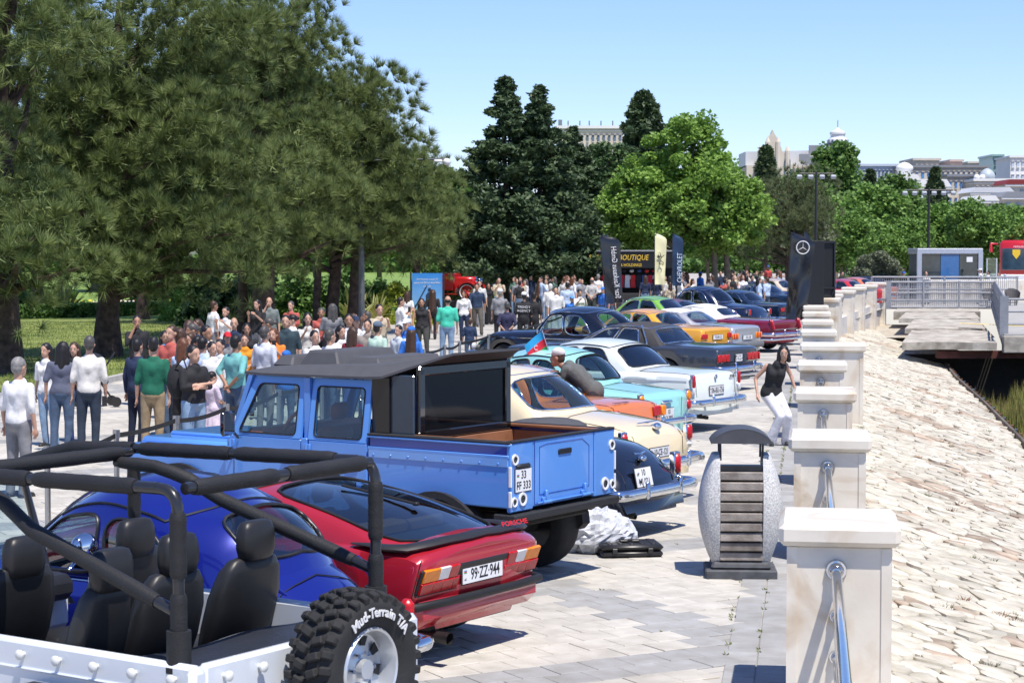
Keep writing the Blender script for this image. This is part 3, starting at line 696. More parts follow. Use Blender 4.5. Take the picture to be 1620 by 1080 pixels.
p = atd(60, 88); pine('dark pine filling the far left corner', p, 15.5, [E_(0, 0, 8, 4.2, 3, 5.5)], tr=.25, puffs=100, tufts=44, seed=18, bottom=3, ln=.34, wd=.035)
p = atd(350, 95); pine('tall dark pine rising over the left row', p, 16, [E_(0, 0, 9.5, 3.0, 3, 5)], tr=.25, puffs=90, tufts=44, seed=19, bottom=4, ln=.36, wd=.04)
broadleaf('bright leafed tree showing in the gap between the pines', atd(455, 100), 12.8, [E_(0, 0, 9.6, 2.0, 2, 3.0)], nl=14000, seed=20, m=m_leaf_m, tr=.18, mb_bark=m_bark)
p = atd(560, 100); pine('pine whose needles close the row against the sky', p, 10.8, [E_(0, 0, 6.8, 2.8, 2.6, 3.2)], tr=.2, puffs=80, tufts=44, seed=21, bottom=2.6, ln=.34, wd=.036)
# --- middle and right
conifer('tall dark conifer with a double top behind the crowd', atd(808, 95), 11.1, 3.5, seed=31, tops=((-.25, 0, 1.0), (1.35, .3, .96)), n=42000, base=1.5)
conifer('shorter dark conifer leaning on the double topped one', atd(905, 104), 9.2, 3.2, seed=32, n=20000)
p = atd(1018, 128); conifer('narrow dark conifer above the bright maple', p, 12.9, 2.2, seed=33, n=22000, power=.55, base=4, size=.26)
broadleaf('dark leafed tree left of the bright maple', atd(950, 112), 9.5, [E_(0, 0, 6, 2.3, 2, 3)], nl=18000, seed=34, m=m_leaf_d)
broadleaf('large bright green maple in the middle of the promenade', atd(1078, 100), 10, [E_(0, 0, 5.3, 3.8, 3, 2.8), E_(.1, 0, 7.7, 2.0, 2, 2.1), E_(-1.9, 0, 4.9, 2.2, 2, 2.0), E_(2.3, 0, 5.0, 2.2, 2, 2.0)], nl=62000, seed=35, nclump=330, bottom=2.1, size=.16, trunks=[(1.7, 0), (2.3, .4)])
pine('low spreading pine right of the maple', atd(1245, 128), 8.6, [E_(0, 0, 5, 3.2, 3, 2.4), E_(-1.3, 0, 3.8, 2.4, 2, 1.6), E_(1, 0, 6.5, 1.6, 1.6, 1.8)], tr=.25, puffs=110, tufts=44, seed=36, bottom=2.2, ln=.36, wd=.045, group='distant evergreens', m=leaf_mat('olive_pine', (0.077, 0.112, 0.042), (0.182, 0.210, 0.091), .6, .12))
conifer('small dark conifer before the stone facade', atd(1211, 160), 11.0, 1.15, seed=37, n=9000, size=.32, base=4, power=.6)
broadleaf('mid green tree hiding the foot of the tower', atd(1322, 180), 13, [E_(0, 0, 8.5, 2.2, 2.2, 4.2)], nl=15000, seed=38, m=m_leaf_m, size=.3, clump=.8)
broadleaf('rounded grey olive tree behind the black box', atd(1268, 140), 5.6, [E_(0, 0, 3.4, 2.2, 2, 2.0)], nl=12000, seed=39, m=m_olive, size=.2, bottom=1.0)
A = broadleaf('leafy tree in the distant row, right behind the topiary', atd(1360, 170), 8.8, [E_(0, 0, 5, 3.4, 3, 3.0), E_(1.5, 0, 6, 2.2, 2, 2.2)], nl=26000, seed=40, size=.27, clump=.75, m=leaf_mat('fresh_leaf', (0.105, 0.210, 0.042), (0.238, 0.392, 0.091), .6, .28))
conifer('slim cypress among the distant trees', atd(1375, 190), 10.3, .9, seed=41, n=6000, size=.3, base=1, power=.45)
conifer('ragged dark pine over the distant rooftops', atd(1478, 215), 11.4, 2.2, seed=42, n=7000, size=.36, base=3, power=.8)
BL = broadleaf('mid green tree left of the ragged pine', atd(1412, 185), 10, [E_(0, 0, 6.2, 2.6, 2.4, 3.6)], nl=16000, seed=43, m=m_leaf_m, size=.28, clump=.8)
for i, (px, z, s, src) in enumerate([(1300, 200, .95, BL), (1450, 190, .7, BL), (1495, 172, .82, A), (1545, 165, .78, A), (1600, 172, .78, A), (1650, 160, .8, A), (1520, 205, .76, BL), (1580, 210, .74, BL), (1640, 215, .8, BL), (1330, 150, .68, A), (1430, 160, .66, A), (1180, 150, .8, BL), (1270, 175, 1.0, BL), (1120, 150, .8, BL), (1700, 170, .75, A)]):
    labs = ['tree beside the tower foot', 'tree right of the slim cypress', 'light green tree behind the lamp mast', 'light green tree over the glass kiosk', 'light green tree above the bus', 'tree at the right edge of the photo', 'tree under the domed building', 'tree below the white block of flats', 'tree behind the right edge', 'low tree behind the cloud topiary', 'low tree left of the glass kiosk', 'tree in the gap right of the maple', 'tree in front of the stone palace', 'tree showing through the maple', 'tree beyond the right edge']
    copy_thing(src, atd(px, z), i * 1.3, labs[i], (s, s, s * random.uniform(.92, 1.08)))
# background woodland fill far left and middle, as single trees
for i, (px, z, s) in enumerate([(700, 130, 1.0), (770, 140, .8), (870, 140, .85), (990, 150, .9), (30, 130, 1.3), (150, 135, 1.3), (280, 135, 1.25), (400, 135, 1.2), (500, 130, 1.1), (600, 140, 1.05)]):
    copy_thing(BL, atd(px, z), i * 2.1 + .5, ['tree behind the billboard', 'tree behind the double topped conifer', 'tree behind the shorter conifer', 'tree behind the dark leafed tree', 'shaded tree behind the far left pine', 'shaded tree beyond the leaning pine', 'shaded tree beyond the thin pine', 'shaded tree beyond the twin trunks', 'shaded tree beyond the three stems', 'shaded tree left of the billboard'][i], (s, s, s * .82))
# --- shrubs
def shrub(label, loc, rx, rz, m, n=5000, size=.1, seed=1, ry=None, z0=.0, name='shrub', cat='shrub', group='shrubs in the park', clumps=60, clump=.3):
    r = np.random.RandomState(seed); o = thing(name, label, cat, loc, 0, group); ry = ry or rx; PC = []
    for i in range(clumps):
        d = unit(r, 1)[0]; d[2] = abs(d[2]); PC.append(d * np.array([rx, ry, rz]) * r.uniform(.35, .92) + np.array([0, 0, z0]))
    PC = np.array(PC); ii = r.choice(clumps, n); C = PC[ii] + unit(r, n) * clump * r.uniform(.4, 1, (n, 1)); C[:, 2] = np.abs(C[:, 2]); V, F = leaves(C, size, r)
    link('foliage', fast_mesh('foliage', V, F, m), o)
    mb = MB(); rnd = random.Random(seed)
    for i in range(6): mb.tube([(0, 0, -.05), tuple(PC[i] * .5), tuple(PC[i])], [.03, .02, .008], 5)
    part('stems', mb, m_bark, o); return o
shrub('bright round shrub at the edge of the lawn', atd(288, 82), 1.0, 1.35, m_leaf, 7000, seed=51)
shrub('yellow green shrub left of the billboard', atd(628, 86), 1.1, 1.7, m_yel, 7000, seed=52)
shrub('low yellow hedge shrub under the round one', atd(655, 80), 1.3, .6, m_yel, 4000, seed=53)
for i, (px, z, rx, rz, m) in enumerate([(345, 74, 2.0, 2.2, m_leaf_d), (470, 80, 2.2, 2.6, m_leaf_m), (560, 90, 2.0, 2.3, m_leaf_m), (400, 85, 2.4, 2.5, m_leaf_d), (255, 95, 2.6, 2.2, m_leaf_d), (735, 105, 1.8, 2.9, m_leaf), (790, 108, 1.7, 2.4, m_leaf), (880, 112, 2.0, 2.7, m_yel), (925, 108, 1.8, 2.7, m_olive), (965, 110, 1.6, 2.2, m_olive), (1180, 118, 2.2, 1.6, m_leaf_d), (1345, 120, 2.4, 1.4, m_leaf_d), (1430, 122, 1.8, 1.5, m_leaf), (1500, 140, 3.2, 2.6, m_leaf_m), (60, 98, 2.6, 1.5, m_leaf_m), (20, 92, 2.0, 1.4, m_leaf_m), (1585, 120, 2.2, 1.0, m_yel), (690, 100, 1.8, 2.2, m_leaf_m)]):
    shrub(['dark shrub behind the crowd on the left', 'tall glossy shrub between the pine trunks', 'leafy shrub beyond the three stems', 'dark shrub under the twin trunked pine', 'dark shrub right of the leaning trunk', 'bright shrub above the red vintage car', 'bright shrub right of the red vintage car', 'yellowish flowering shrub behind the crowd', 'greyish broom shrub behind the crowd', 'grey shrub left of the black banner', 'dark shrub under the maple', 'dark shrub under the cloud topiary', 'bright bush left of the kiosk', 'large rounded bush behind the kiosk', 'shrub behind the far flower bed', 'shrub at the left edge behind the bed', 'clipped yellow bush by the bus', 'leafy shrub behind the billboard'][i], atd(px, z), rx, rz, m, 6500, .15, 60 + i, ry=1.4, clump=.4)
def hedge(label, a, b, h, w, m, n, seed):
    r = np.random.RandomState(seed); L = (b - a).length; ca = (b - a) / L; o = thing('hedge', label, 'hedge', a)
    C = np.stack([r.uniform(0, L, n), r.uniform(-w / 2, w / 2, n), h * (r.uniform(0, 1, n) ** .5)], 1); P = np.stack([C[:, 0] * ca.x - C[:, 1] * ca.y, C[:, 0] * ca.y + C[:, 1] * ca.x, C[:, 2]], 1)
    V, F = leaves(P, .11, r); link('foliage', fast_mesh('foliage', V, F, m), o); mb = MB(); mb.v = []
    for k in range(int(L / .8)): mb.tube([(ca.x * k * .8, ca.y * k * .8, 0), (ca.x * k * .8, ca.y * k * .8, h * .8)], .02, 4)
    part('stems', mb, m_bark, o); return o
hedge('long clipped green hedge behind the lawn', atd(20, 84), atd(262, 90), .62, .9, m_leaf_m, 16000, 71)
hedge('clipped hedge beside the yellow green shrubs', atd(560, 88), atd(660, 84), .5, .8, m_leaf_m, 6000, 72)
# cloud pruned topiary
o = thing('topiary_tree', 'grey green cloud pruned topiary of many round balls', 'topiary', atd(1382, 116))
rt = np.random.RandomState(5)
for i, (x, z, s) in enumerate([(-1.3, .95, .5), (-.8, 1.55, .55), (-.2, 2.1, .7), (.55, 1.4, .65), (.9, 2.0, .6), (.3, 2.45, .5), (-.6, 2.2, .45), (1.3, .8, .5), (0, .9, .6), (1.35, 1.6, .45), (-.4, 1.0, .5)]):
    n = 1500; c = unit(rt, n) * s * rt.uniform(.86, 1, (n, 1)) * np.array([1, 1, .82]) + np.array([x, rt.uniform(-.5, .5), z]); V, F = leaves(c, .13, rt); link('foliage_ball', fast_mesh('foliage_ball', V, F, m_olive), o)
mb = MB()
for x in (-1.2, -.7, -.1, .4, .9, 1.2): mb.tube([(0, 0, 0), (x * .5, .1, .6), (x, 0, 1.3)], [.09, .07, .04], 6)
part('stems', mb, m_bark, o)
# agaves
def agave(label, loc, s, seed):
    o = thing('agave', label, 'agave', loc, 0, 'agaves on the lawn'); rnd = random.Random(seed); mb = MB(); me = MB()
    for k in range(34):
        a = rnd.uniform(0, 2 * pi); el = rnd.uniform(.5, 1.45); L = s * rnd.uniform(.8, 1.15); d = Vector((cos(a) * cos(el), sin(a) * cos(el), sin(el))); sd_ = Vector((-sin(a), cos(a), 0)) * .085 * s
        pts = [d * L * t + Vector((0, 0, -.25 * s * t * t * cos(el))) for t in (0, .35, .7, 1)]
        for q, tgt in ((1, mb), (.35, me)):
            ww = [.7, 1, .65, .03]; off = Vector((0, 0, .006)) if q < 1 else Vector((0, 0, 0)); rows = [[p + sd_ * wv * q + off, p + off - Vector((0, 0, .03)), p - sd_ * wv * q + off] for p, wv in zip(pts, ww)]
            tgt.ring_loft(rows, False)
    part('leaves', mb, mat('agave_edge', (.42, .40, .12), .6, var=.15), o); part('leaf_centres', me, mat('agave_green', (.10, .17, .07), .6, var=.2), o)
agave('tall variegated agave right of the three stems', atd(560, 78), 1.7, 1); agave('variegated agave left of the leaning trunk', atd(100, 88), 1.6, 2); agave('smaller agave touching the tall one', atd(595, 80), 1.3, 3)
# --- lawns
m_lawn = mat('lawn', (.14, .20, .04), .95, var=.35, scale=.7, bump=.3, bscale=25, col2=(.24, .28, .07))
lw = MB(); lw.add([(-60, 40.5, .05), (-9.8, 40.5, .05), (-8.3, 56, .05), (-6.7, 78, .05), (-8.5, 84, .05), (-60, 84, .05)], [tuple(range(6))]); kind(part('lawn', lw, m_lawn))
kb = MB()
for a, b in (((-60, 40.4), (-9.7, 40.4)), ((-9.7, 40.4), (-8.2, 56)), ((-8.2, 56), (-6.6, 78))): wall_between(kb, Vector((*a, 0)), Vector((*b, 0)), .16, -.05, .13)
kind(part('kerb', kb, mat('kerb_stone', (.4, .39, .37), .8, var=.15)))
l2 = MB(); l2.add([(-60, 84.2, .04), (-8.5, 84.2, .04), (-6, 96, .04), (-2, 150, .04), (4, 262, .04), (30, 600, .04), (-190, 600, .04)], [tuple(range(7))]); kind(part('far_lawn', l2, mat('lawn_far', (.17, .26, .05), .95, var=.3, scale=.5)))
r = np.random.RandomState(4); n = 30000; P = np.stack([r.uniform(-20, -6.9, n), 40.8 + r.rand(n) ** 1.5 * 40, np.full(n, .05)], 1); P = P[P[:, 0] < -9.9 + (P[:, 1] - 40) * .085]
blades('grass', P, (.03, .09), .03, m_lawn, 5)
fb = thing('flower_bed', 'yellow and red flower bed beyond the hedge', 'flower bed', atd(130, 92))
for c, nm, sd2 in (((.75, .6, .04), 'yellow_flowers', 1), ((.5, .05, .04), 'red_flowers', 2), ((.8, .78, .7), 'white_flowers', 3)):
    r = np.random.RandomState(sd2); n = 700; C = np.stack([r.uniform(-3.5, 7, n), r.uniform(-1, 3, n), r.uniform(.2, .6, n)], 1); C = C[np.sin(C[:, 0] * 1.3 + sd2 * 2) > -.1]; V, F = leaves(C, .09, r); kind(link(nm, fast_mesh(nm, V, F, mat(nm, c, .6, var=.15)), fb), 'stuff')
# ================================================================ cars
m_tyre = mat('tyre_rubber', (.022, .022, .022), .8, var=.2, bump=.2, bscale=30); m_chrome = mat('chrome', (.72, .73, .75), .07, metal=1, var=.04)
m_black = mat('black_plastic', (.02, .02, .022), .5, var=.15); m_rub = mat('rubber_seal', (.012, .012, .013), .6, var=.1); m_under = mat('underbody', (.018, .017, .016), .9, var=.3)
m_dark_in = mat('dark_interior', (.03, .03, .032), .8, var=.2); m_alloy = mat('alloy', (.45, .45, .46), .3, metal=1, var=.06)
m_lred = mat('red_lens', (.48, .006, .010), .28, coat=.25, var=.25, scale=25); m_lor = mat('orange_lens', (.95, .24, .0), .28, coat=.25, var=.15, scale=25); m_lwh = mat('clear_lens', (.72, .72, .72), .12, coat=1, var=.08, scale=25)
m_plate = mat('plate_white', (.78, .78, .78), .35, var=.03); m_ink = mat('plate_ink', (.01, .01, .012), .5, var=.05); m_glass = glass_mat('car_glass', (.62, .74, .74)); m_glass_d = glass_mat('dark_car_glass', (.26, .32, .36), dens=.8)
m_az_b = mat('flag_blue', (.02, .32, .62), .6, var=.06); m_az_r = mat('flag_red', (.65, .02, .04), .6, var=.06); m_az_g = mat('flag_green', (.03, .32, .09), .6, var=.06)
m_dmetal = mat('dark_metal', (.06, .06, .062), .4, metal=.8, var=.2)
WH = {}
def wheel(parent, x, y, r=.32, wd=.19, style='hub', m_rim=None, side=1):
    k = (r, wd, style, m_rim.name if m_rim else '')
    if k not in WH:
        a = MB(); R = rotm(rx=pi / 2)
        a.lathe([(r * .62, -wd / 2), (r * .9, -wd / 2), (r * .985, -wd * .38), (r, -wd * .2), (r, wd * .2), (r * .985, wd * .38), (r * .9, wd / 2), (r * .62, wd / 2), (r * .6, 0), (r * .62, -wd / 2)], n=36, R=R)
        b = MB(); b.lathe([(r * .63, wd * .44), (r * .6, wd * .5), (r * .56, wd * .40), (r * .5, wd * .30), (0, wd * .28)], n=28, R=R); b.lathe([(r * .63, -wd * .44), (0, -wd * .3)], n=20, R=R)
        c = MB()
        if style == 'hub': c.lathe([(r * .36, wd * .3), (r * .33, wd * .42), (r * .2, wd * .5), (0, wd * .52)], n=24, R=R)
        else:
            for q in range(5): aa = q * 2 * pi / 5; c.box((cos(aa) * r * .36, -wd * .42, sin(aa) * r * .36), (r * .42, .02, r * .16), R=rotm(ry=-aa), bev=.005)
            c.lathe([(r * .13, wd * .3), (r * .12, wd * .5), (0, wd * .5)], n=14, R=R)
        WH[k] = (a.mesh('tyre', m_tyre, 50), b.mesh('rim', m_rim or m_alloy, 40), c.mesh('hubcap', m_chrome if style == 'hub' else (m_rim or m_alloy), 40))
    o = bpy.data.objects.new('wheel', None); COL.objects.link(o); o.parent = parent; o.location = (x, y, r); o.rotation_euler = (0, 0, 0 if side < 0 else pi)
    # hub faces local -y; turn for the left (+y) side
    for nm, me in zip(('tyre', 'rim', 'hubcap'), WH[k]): link(nm, me, o)
    return o
def seat(parent, x, y, w=.5, m=None, base=.28, h=.62, head=True, name='seat'):
    b = MB(); b.box((x + .12, y, base + .09), (.5, w, .16), bev=.05); b.box((x - .14, y, base + .16 + h / 2), (.14, w * .96, h), R=rotm(ry=-.22), bev=.05)
    if head: b.box((x - .24, y, base + .2 + h + .1), (.1, w * .5, .17), R=rotm(ry=-.2), bev=.045)
    return part(name, b, m or m_dark_in, parent, smooth=45)
class Car:
    def __init__(s, label, cat, loc, rz, m, sp, group='classic cars parked in a row', name='parked_car'):
        s.o = thing(name, label, cat, (loc[0], loc[1], 0), rz, group); s.m = m; s.sp = sp; s.L = sp['L']; s.W = sp['W']
        s.top = pchip(*zip(*sp['top'])); s.belt = pchip(*zip(*sp['belt'])); s.plan = pchip(*zip(*sp['plan'])); s.sill = sp.get('sill', .24); s.wr = sp.get('wr', .32)
        s.tilt = sp.get('tilt', 0); s.tiltf = sp.get('tiltf', 0); s.rnd = sp.get('round', 0)
    def sh(s, x, z):                                  # lean of the tail and nose
        k = max(0, 1 - x / .3) if x < .3 else 0; k2 = max(0, 1 - (s.L - x) / .4) if x > s.L - .4 else 0
        return x + s.tilt * k * (z - .65) * (1 if z > .65 or s.tilt > 0 else .3) - s.tiltf * k2 * (z - .6)
    def half(s, x, tub=False):
        w = s.W * s.plan(x); b = s.belt(x); t = s.top(x); ar = s.wr + .065; zs = s.sill; za = zs
        for ax in s.sp['axles']:
            d = abs(x - ax)
            if d < ar: za = max(za, s.wr + sqrt(ar * ar - d * d) * s.sp.get('arch', .96))
        za = min(za, b - .14); zm = za + (b - za) * .45; R = s.rnd
        q = [(0, zs - .03), (w * .66, zs - .03), (w * .68, za), (w * (.965 - .02 * R), za), (w * (.995), max(zm, za + .03)), (w * (.995 - .02 * R), b - (b - za) * (.22 + .1 * R)), (w * (.965 - .05 * R), b - .035 - .05 * R), (w * (.90 - .08 * R), b - .004 - .01 * R)]
        if tub: q += [(w * .76, b - .005), (w * .74, .42), (0, .42)]
        else: q += [(w * .80, b + (t - b) * .22), (w * .5, b + (t - b) * .74), (0, t)]
        return q
    def deck(s, x, y):
        q = s.half(x)[-4:]; y = abs(y)
        for (y1, z1), (y0, z0) in zip(q[:-1], q[1:]):
            if y0 <= y <= y1: return z0 + (z1 - z0) * (y - y0) / (y1 - y0 + 1e-9)
        return q[0][1]
    def side_y(s, x, z):
        q = s.half(x)[3:8]
        for (y0, z0), (y1, z1) in zip(q[:-1], q[1:]):
            if z0 <= z <= z1: return y0 + (y1 - y0) * (z - z0) / (z1 - z0 + 1e-9)
        return q[0][0] if z < q[0][1] else q[-1][0]
    def body(s):
        sp = s.sp; c = sp.get('cab'); xs = set(np.round(np.linspace(0, s.L, 34), 3)) | {.012, .035, .07, s.L - .012, s.L - .04, s.L - .1}
        for ax in sp['axles']:
            ar = s.wr + .065
            for k in range(17): xs.add(round(ax + ar * cos(pi * k / 16) * .9999, 4))
        if c: t0, t1 = c['xr'] + c['br_c'] * .75 + .05, c['xf'] - c['bf_c'] - .04; xs |= {round(t0, 4), round(t0 + .012, 4), round(t1, 4), round(t1 - .012, 4)}
        mb = MB(); rings = []; flags = []
        for x in sorted(v for v in xs if 0 <= v <= s.L):
            tub = bool(c) and t0 + .006 < x < t1 - .006; h = s.half(x, tub); e = min(x, s.L - x); k = 1 - (.05 * max(0, 1 - e / .05) ** 2 if e < .05 else 0)
            lo = [(y * k, z - (.02 * max(0, 1 - e / .035) if z > .6 else -.015 * max(0, 1 - e / .035))) for y, z in h]
            rings.append([(s.sh(x, z), y, z) for y, z in lo] + [(s.sh(x, z), -y, z) for y, z in lo[-2:0:-1]]); flags.append(tub)
        mb.ring_loft(rings)
        n = len(rings[0]); mi = []
        for i in range(len(rings) - 1):
            for j in range(n):
                inn = (flags[i] or flags[i + 1]) and (8 <= j < n - 8); und = j < 2 or j >= n - 2
                mi.append(1 if inn else (2 if und else 0))
        mb.mi = mi + [0, 0]
        return part('body', mb, [s.m, sp.get('m_int', m_dark_in), m_under], s.o, smooth=38)
    # ---- cabin
    def base(s, e, t):
        c = s.sp['cab']; wf = c['wb']
        def P(x, y): return Vector((x, y, s.deck(x, y) - .035))
        if e in (0, 2):
            u = t if e == 0 else 1 - t; x = c['xf'] - c['bf_c'] + (c['xr'] + c['br_c'] - c['xf'] + c['bf_c']) * u; y = s.W * s.plan(x) * wf
            return P(x, y if e == 0 else -y)
        v = 1 - 2 * t if e == 1 else 2 * t - 1
        if e == 1: xc = c['xr'] + c['br_c']; y = s.W * s.plan(xc) * wf * v; x = xc - c['br_c'] * (1 - abs(v) ** c.get('pr', 2.4))
        else: xc = c['xf'] - c['bf_c']; y = s.W * s.plan(xc) * wf * v; x = xc + c['bf_c'] * (1 - abs(v) ** 2.4)
        return P(x, y)
    def topr(s, e, t):
        c = s.sp['cab']; wt = c['wt'] * s.W; rz = s.roofz
        if e in (0, 2):
            u = t if e == 0 else 1 - t; x = c['tf'] - c['tf_c'] + (c['tr'] + c['tr_c'] - c['tf'] + c['tf_c']) * u; y = wt * (1 - .06 * (2 * u - 1) ** 2)
            return Vector((x, y if e == 0 else -y, rz(x) - c['crown']))
        v = 1 - 2 * t if e == 1 else 2 * t - 1; y = wt * .94 * v
        if e == 1: x = c['tr'] + c['tr_c'] - c['tr_c'] * (1 - abs(v) ** c.get('pr', 2.4))
        else: x = c['tf'] - c['tf_c'] + c['tf_c'] * (1 - abs(v) ** 2.4)
        return Vector((x, y, rz(x) - c['crown'] * abs(v) ** 2))
    def surf(s, e, t, q):
        c = s.sp['cab']; B, T = s.base(e, t), s.topr(e, t); P = B + (T - B) * q; k = sin(pi * min(max(q, 0), 1)); v = (1 - abs(2 * t - 1) ** 4)
        if e in (0, 2): P = P + Vector((0, 1 if e == 0 else -1, .15)) * c.get('bs', .025) * k * v
        elif e == 1: P = P + Vector((-.5, 0, .8)) * c.get('bb', .04) * k * (.4 + .6 * v)
        else: P = P + Vector((.6, 0, .7)) * c.get('bfr', .03) * k * (.4 + .6 * v)
        # sides follow their end curvature near the corners
        if e in (0, 2):
            u = t if e == 0 else 1 - t
            if u > .8: P = P + Vector((-.5, 0, .8)) * c.get('bb', .04) * .4 * k * ((u - .8) / .2) ** 2
            if u < .2: P = P + Vector((.6, 0, .7)) * c.get('bfr', .03) * .4 * k * ((.2 - u) / .2) ** 2
        return P
    def cabin(s, m_roof=None, m_glass_=None, m_trim=None, pillar=None, roof_split=None):
        sp = s.sp; c = sp['cab']; s.roofz = pchip(*zip(*c['roof'])); mg = m_glass_ or m_glass; mt = m_trim or m_chrome
        sh = MB(); wins = {0: c['side'], 1: c['rear'], 2: [(1 - b, 1 - a, q0, q1, rr) for a, b, q0, q1, rr in c['side'][::-1]], 3: c['front']}; K = 40
        glasses = []
        for e in range(4):
            cuts = 0.0
            def solid(a, b):
                if b - a < 1e-4: return
                nn = max(2, int((b - a) * (16 if e % 2 else 24))); sh.ring_loft([[s.surf(e, a + (b - a) * i / nn, q / 8) for q in range(9)] for i in range(nn + 1)], False)
            for (a, b, q0, q1, rr) in wins[e]:
                g = min(.012, (b - a) * .08); solid(cuts, a - g); cuts = b + g; outer = []; inner = []
                for k in range(K):
                    th = 2 * pi * (k + .5 * 0) / K; cx, sy = cos(th), sin(th); mx = max(abs(cx), abs(sy)); ox, oy = cx / mx, sy / mx
                    f = (abs(ox) ** rr + abs(oy) ** rr) ** (-1 / rr); outer.append((ox, oy)); inner.append((ox * f, oy * f))
                am, ah, qm, qh = (a + b) / 2, (b - a) / 2, (q0 + q1) / 2, (q1 - q0) / 2
                Po = [s.surf(e, am + (ah + g) * x, .5 + .5 * y) for x, y in outer]; Pm = [s.surf(e, am + ah * x * 1.0, qm + qh * y) for x, y in inner]
                sh.ring_loft([Po, [(p + r_) / 2 for p, r_ in zip(Po, Pm)], Pm], True, False, False)
                gl = MB(); rg = []
                for k in (1.0, .75, .5, .25): rg.append([s.surf(e, am + ah * x * k, qm + qh * y * k) for x, y in inner])
                nrm = Vector((0, 1, 0)) if e == 0 else Vector((0, -1, 0)) if e == 2 else Vector((-.5, 0, .8)) if e == 1 else Vector((.5, 0, .8))
                rg = [[p - nrm * .008 for p in r_] for r_ in rg]; gl.ring_loft(rg, True, False, False); gl.add([s.surf(e, am, qm) - nrm * .008] + rg[-1], [(0, i + 1, (i + 1) % K + 1) for i in range(K)])
                nm = {0: 'side_window', 2: 'side_window', 1: 'rear_window', 3: 'windscreen'}[e]
                go = part(nm, gl, mg, s.o, smooth=60); tb = MB(); tb.tube([p + nrm * .004 for p in Pm], sp.get('trim_r', .013), 6, closed=True); part('window_trim', tb, mt, go, smooth=60)
            solid(cuts, 1.0)
        part('pillars', sh, pillar or s.m, s.o, smooth=38)
        rf = MB(); ring = [s.topr(e, t) for e in range(4) for t in np.linspace(0, 1, 13)[:-1]]; cx = (c['tf'] + c['tr']) / 2; rings = []
        for k in (1.0, .985, .95, .86, .7, .5, .28, .0):
            rr_ = []
            for p in ring:
                x = cx + (p.x - cx) * k; y = p.y * k; vb = c['crown'] * (1 - k ** 2.2)
                edge = p.z + (s.roofz(x) - s.roofz(p.x)); rr_.append((x, y, edge + (s.roofz(x) - edge) * (1 - k ** 2.2) + .006))
            rings.append(rr_)
        o = [(p.x, p.y, p.z - .006) for p in ring]; rf.ring_loft([o] + rings, True, False, False); part('roof', rf, m_roof or s.m, s.o, smooth=45)
        if sp.get('gutter', 1):
            g = MB(); g.tube([(p.x, p.y * 1.004, p.z + .002) for p in ring], .010, 6, closed=True); part('roof_gutter', g, mt, s.o, smooth=50)
    def seats(s, m=None, wheel_col=None, head=True, rear=True):
        c = s.sp['cab']; xd = c['tf'] - .25
        for sg in (-1, 1): seat(s.o, xd, sg * s.W * .42, s.W * .58, m, head=head, h=.5)
        if rear: seat(s.o, c['xr'] + .75, 0, s.W * 1.45, m, head=False, h=.46)
        d = MB(); d.box((c['xf'] - .32, 0, s.belt(c['xf']) - .09), (.3, s.W * 1.5, .16), bev=.04); part('dashboard', d, m_dark_in, s.o, smooth=40)
        w_ = MB(); ctr = Vector((c['xf'] - .62, s.W * .42, s.belt(c['xf']) - .02)); R = rotm(ry=radians(62)); w_.tube([ctr + R @ Vector((cos(a) * .2, sin(a) * .2, 0)) for a in np.linspace(0, 2 * pi, 25)[:-1]], .013, 6, closed=True)
        w_.tube([ctr + R @ Vector((0, .19, 0)), ctr + R @ Vector((0, -.19, 0))], .012, 5); part('steering_wheel', w_, wheel_col or m_black, s.o, smooth=50)
    def wheels(s, style='hub', wd=.17, m_rim=None):
        for ax in s.sp['axles']:
            for sg in (-1, 1): wheel(s.o, ax, sg * (s.W * s.plan(ax) - .13), s.wr, wd, style, m_rim, sg)
    def bumper(s, z=.5, h=.11, off=.09, end='rear', m=None, wrap=.35, w=1.0, over=True, th=.045):
        b = MB(); pts = []; W_ = s.W * w; f = 1 if end == 'rear' else -1; x0 = s.sh(0, z) if end == 'rear' else s.L
        X = lambda d: x0 + f * d
        pts = [(X(wrap), W_ * 1.0, z), (X(.05), W_ * 1.015, z), (X(-off * .6), W_ * .97, z)] + [(X(-off * (1.0 + .3 * (1 - (v / .9) ** 2))), W_ * v, z) for v in np.linspace(.9, -.9, 9)] + [(X(-off * .6), -W_ * .97, z), (X(.05), -W_ * 1.015, z), (X(wrap), -W_, z)]
        b.tube(pts, 1, 10, flat=(th, h / 2)); o = part('bumper', b, m or m_chrome, s.o, smooth=60)
        br = MB()
        for sg in (-1, 1): br.box((X(-.02), sg * W_ * .5, z - .01), (.18, .07, .05))
        kind(part('bumper_bracket', br, m_under, o), 'stuff')
        if over:
            for sg in (-1, 1):
                g = MB(); g.box((X(-off * 1.5), sg * W_ * .42, z + .03), (.05, .06, h * 1.6), bev=.02); part('overrider', g, m or m_chrome, o, smooth=40)
        return o
    def lamp(s, y, z, w_, h, m, d=.035, name='tail_lamp', both=True, x=None, frame=None, ry=0, bev=.012, rz=0):
        for sg in ((-1, 1) if both else (1,)):
            b = MB(); xx = (s.sh(0, z) - d / 2 + .006) if x is None else x; R = rotm(ry=ry, rz=rz * sg)
            b.box((xx, sg * y, z), (d, w_, h), R=R, bev=bev); o = part(name, b, m, s.o, smooth=40)
            if frame:
                f = MB(); f.box((xx + .012, sg * y, z), (d * .6, w_ + .03, h + .03), R=R, bev=.01); part('lamp_bezel', f, frame, o, smooth=40)
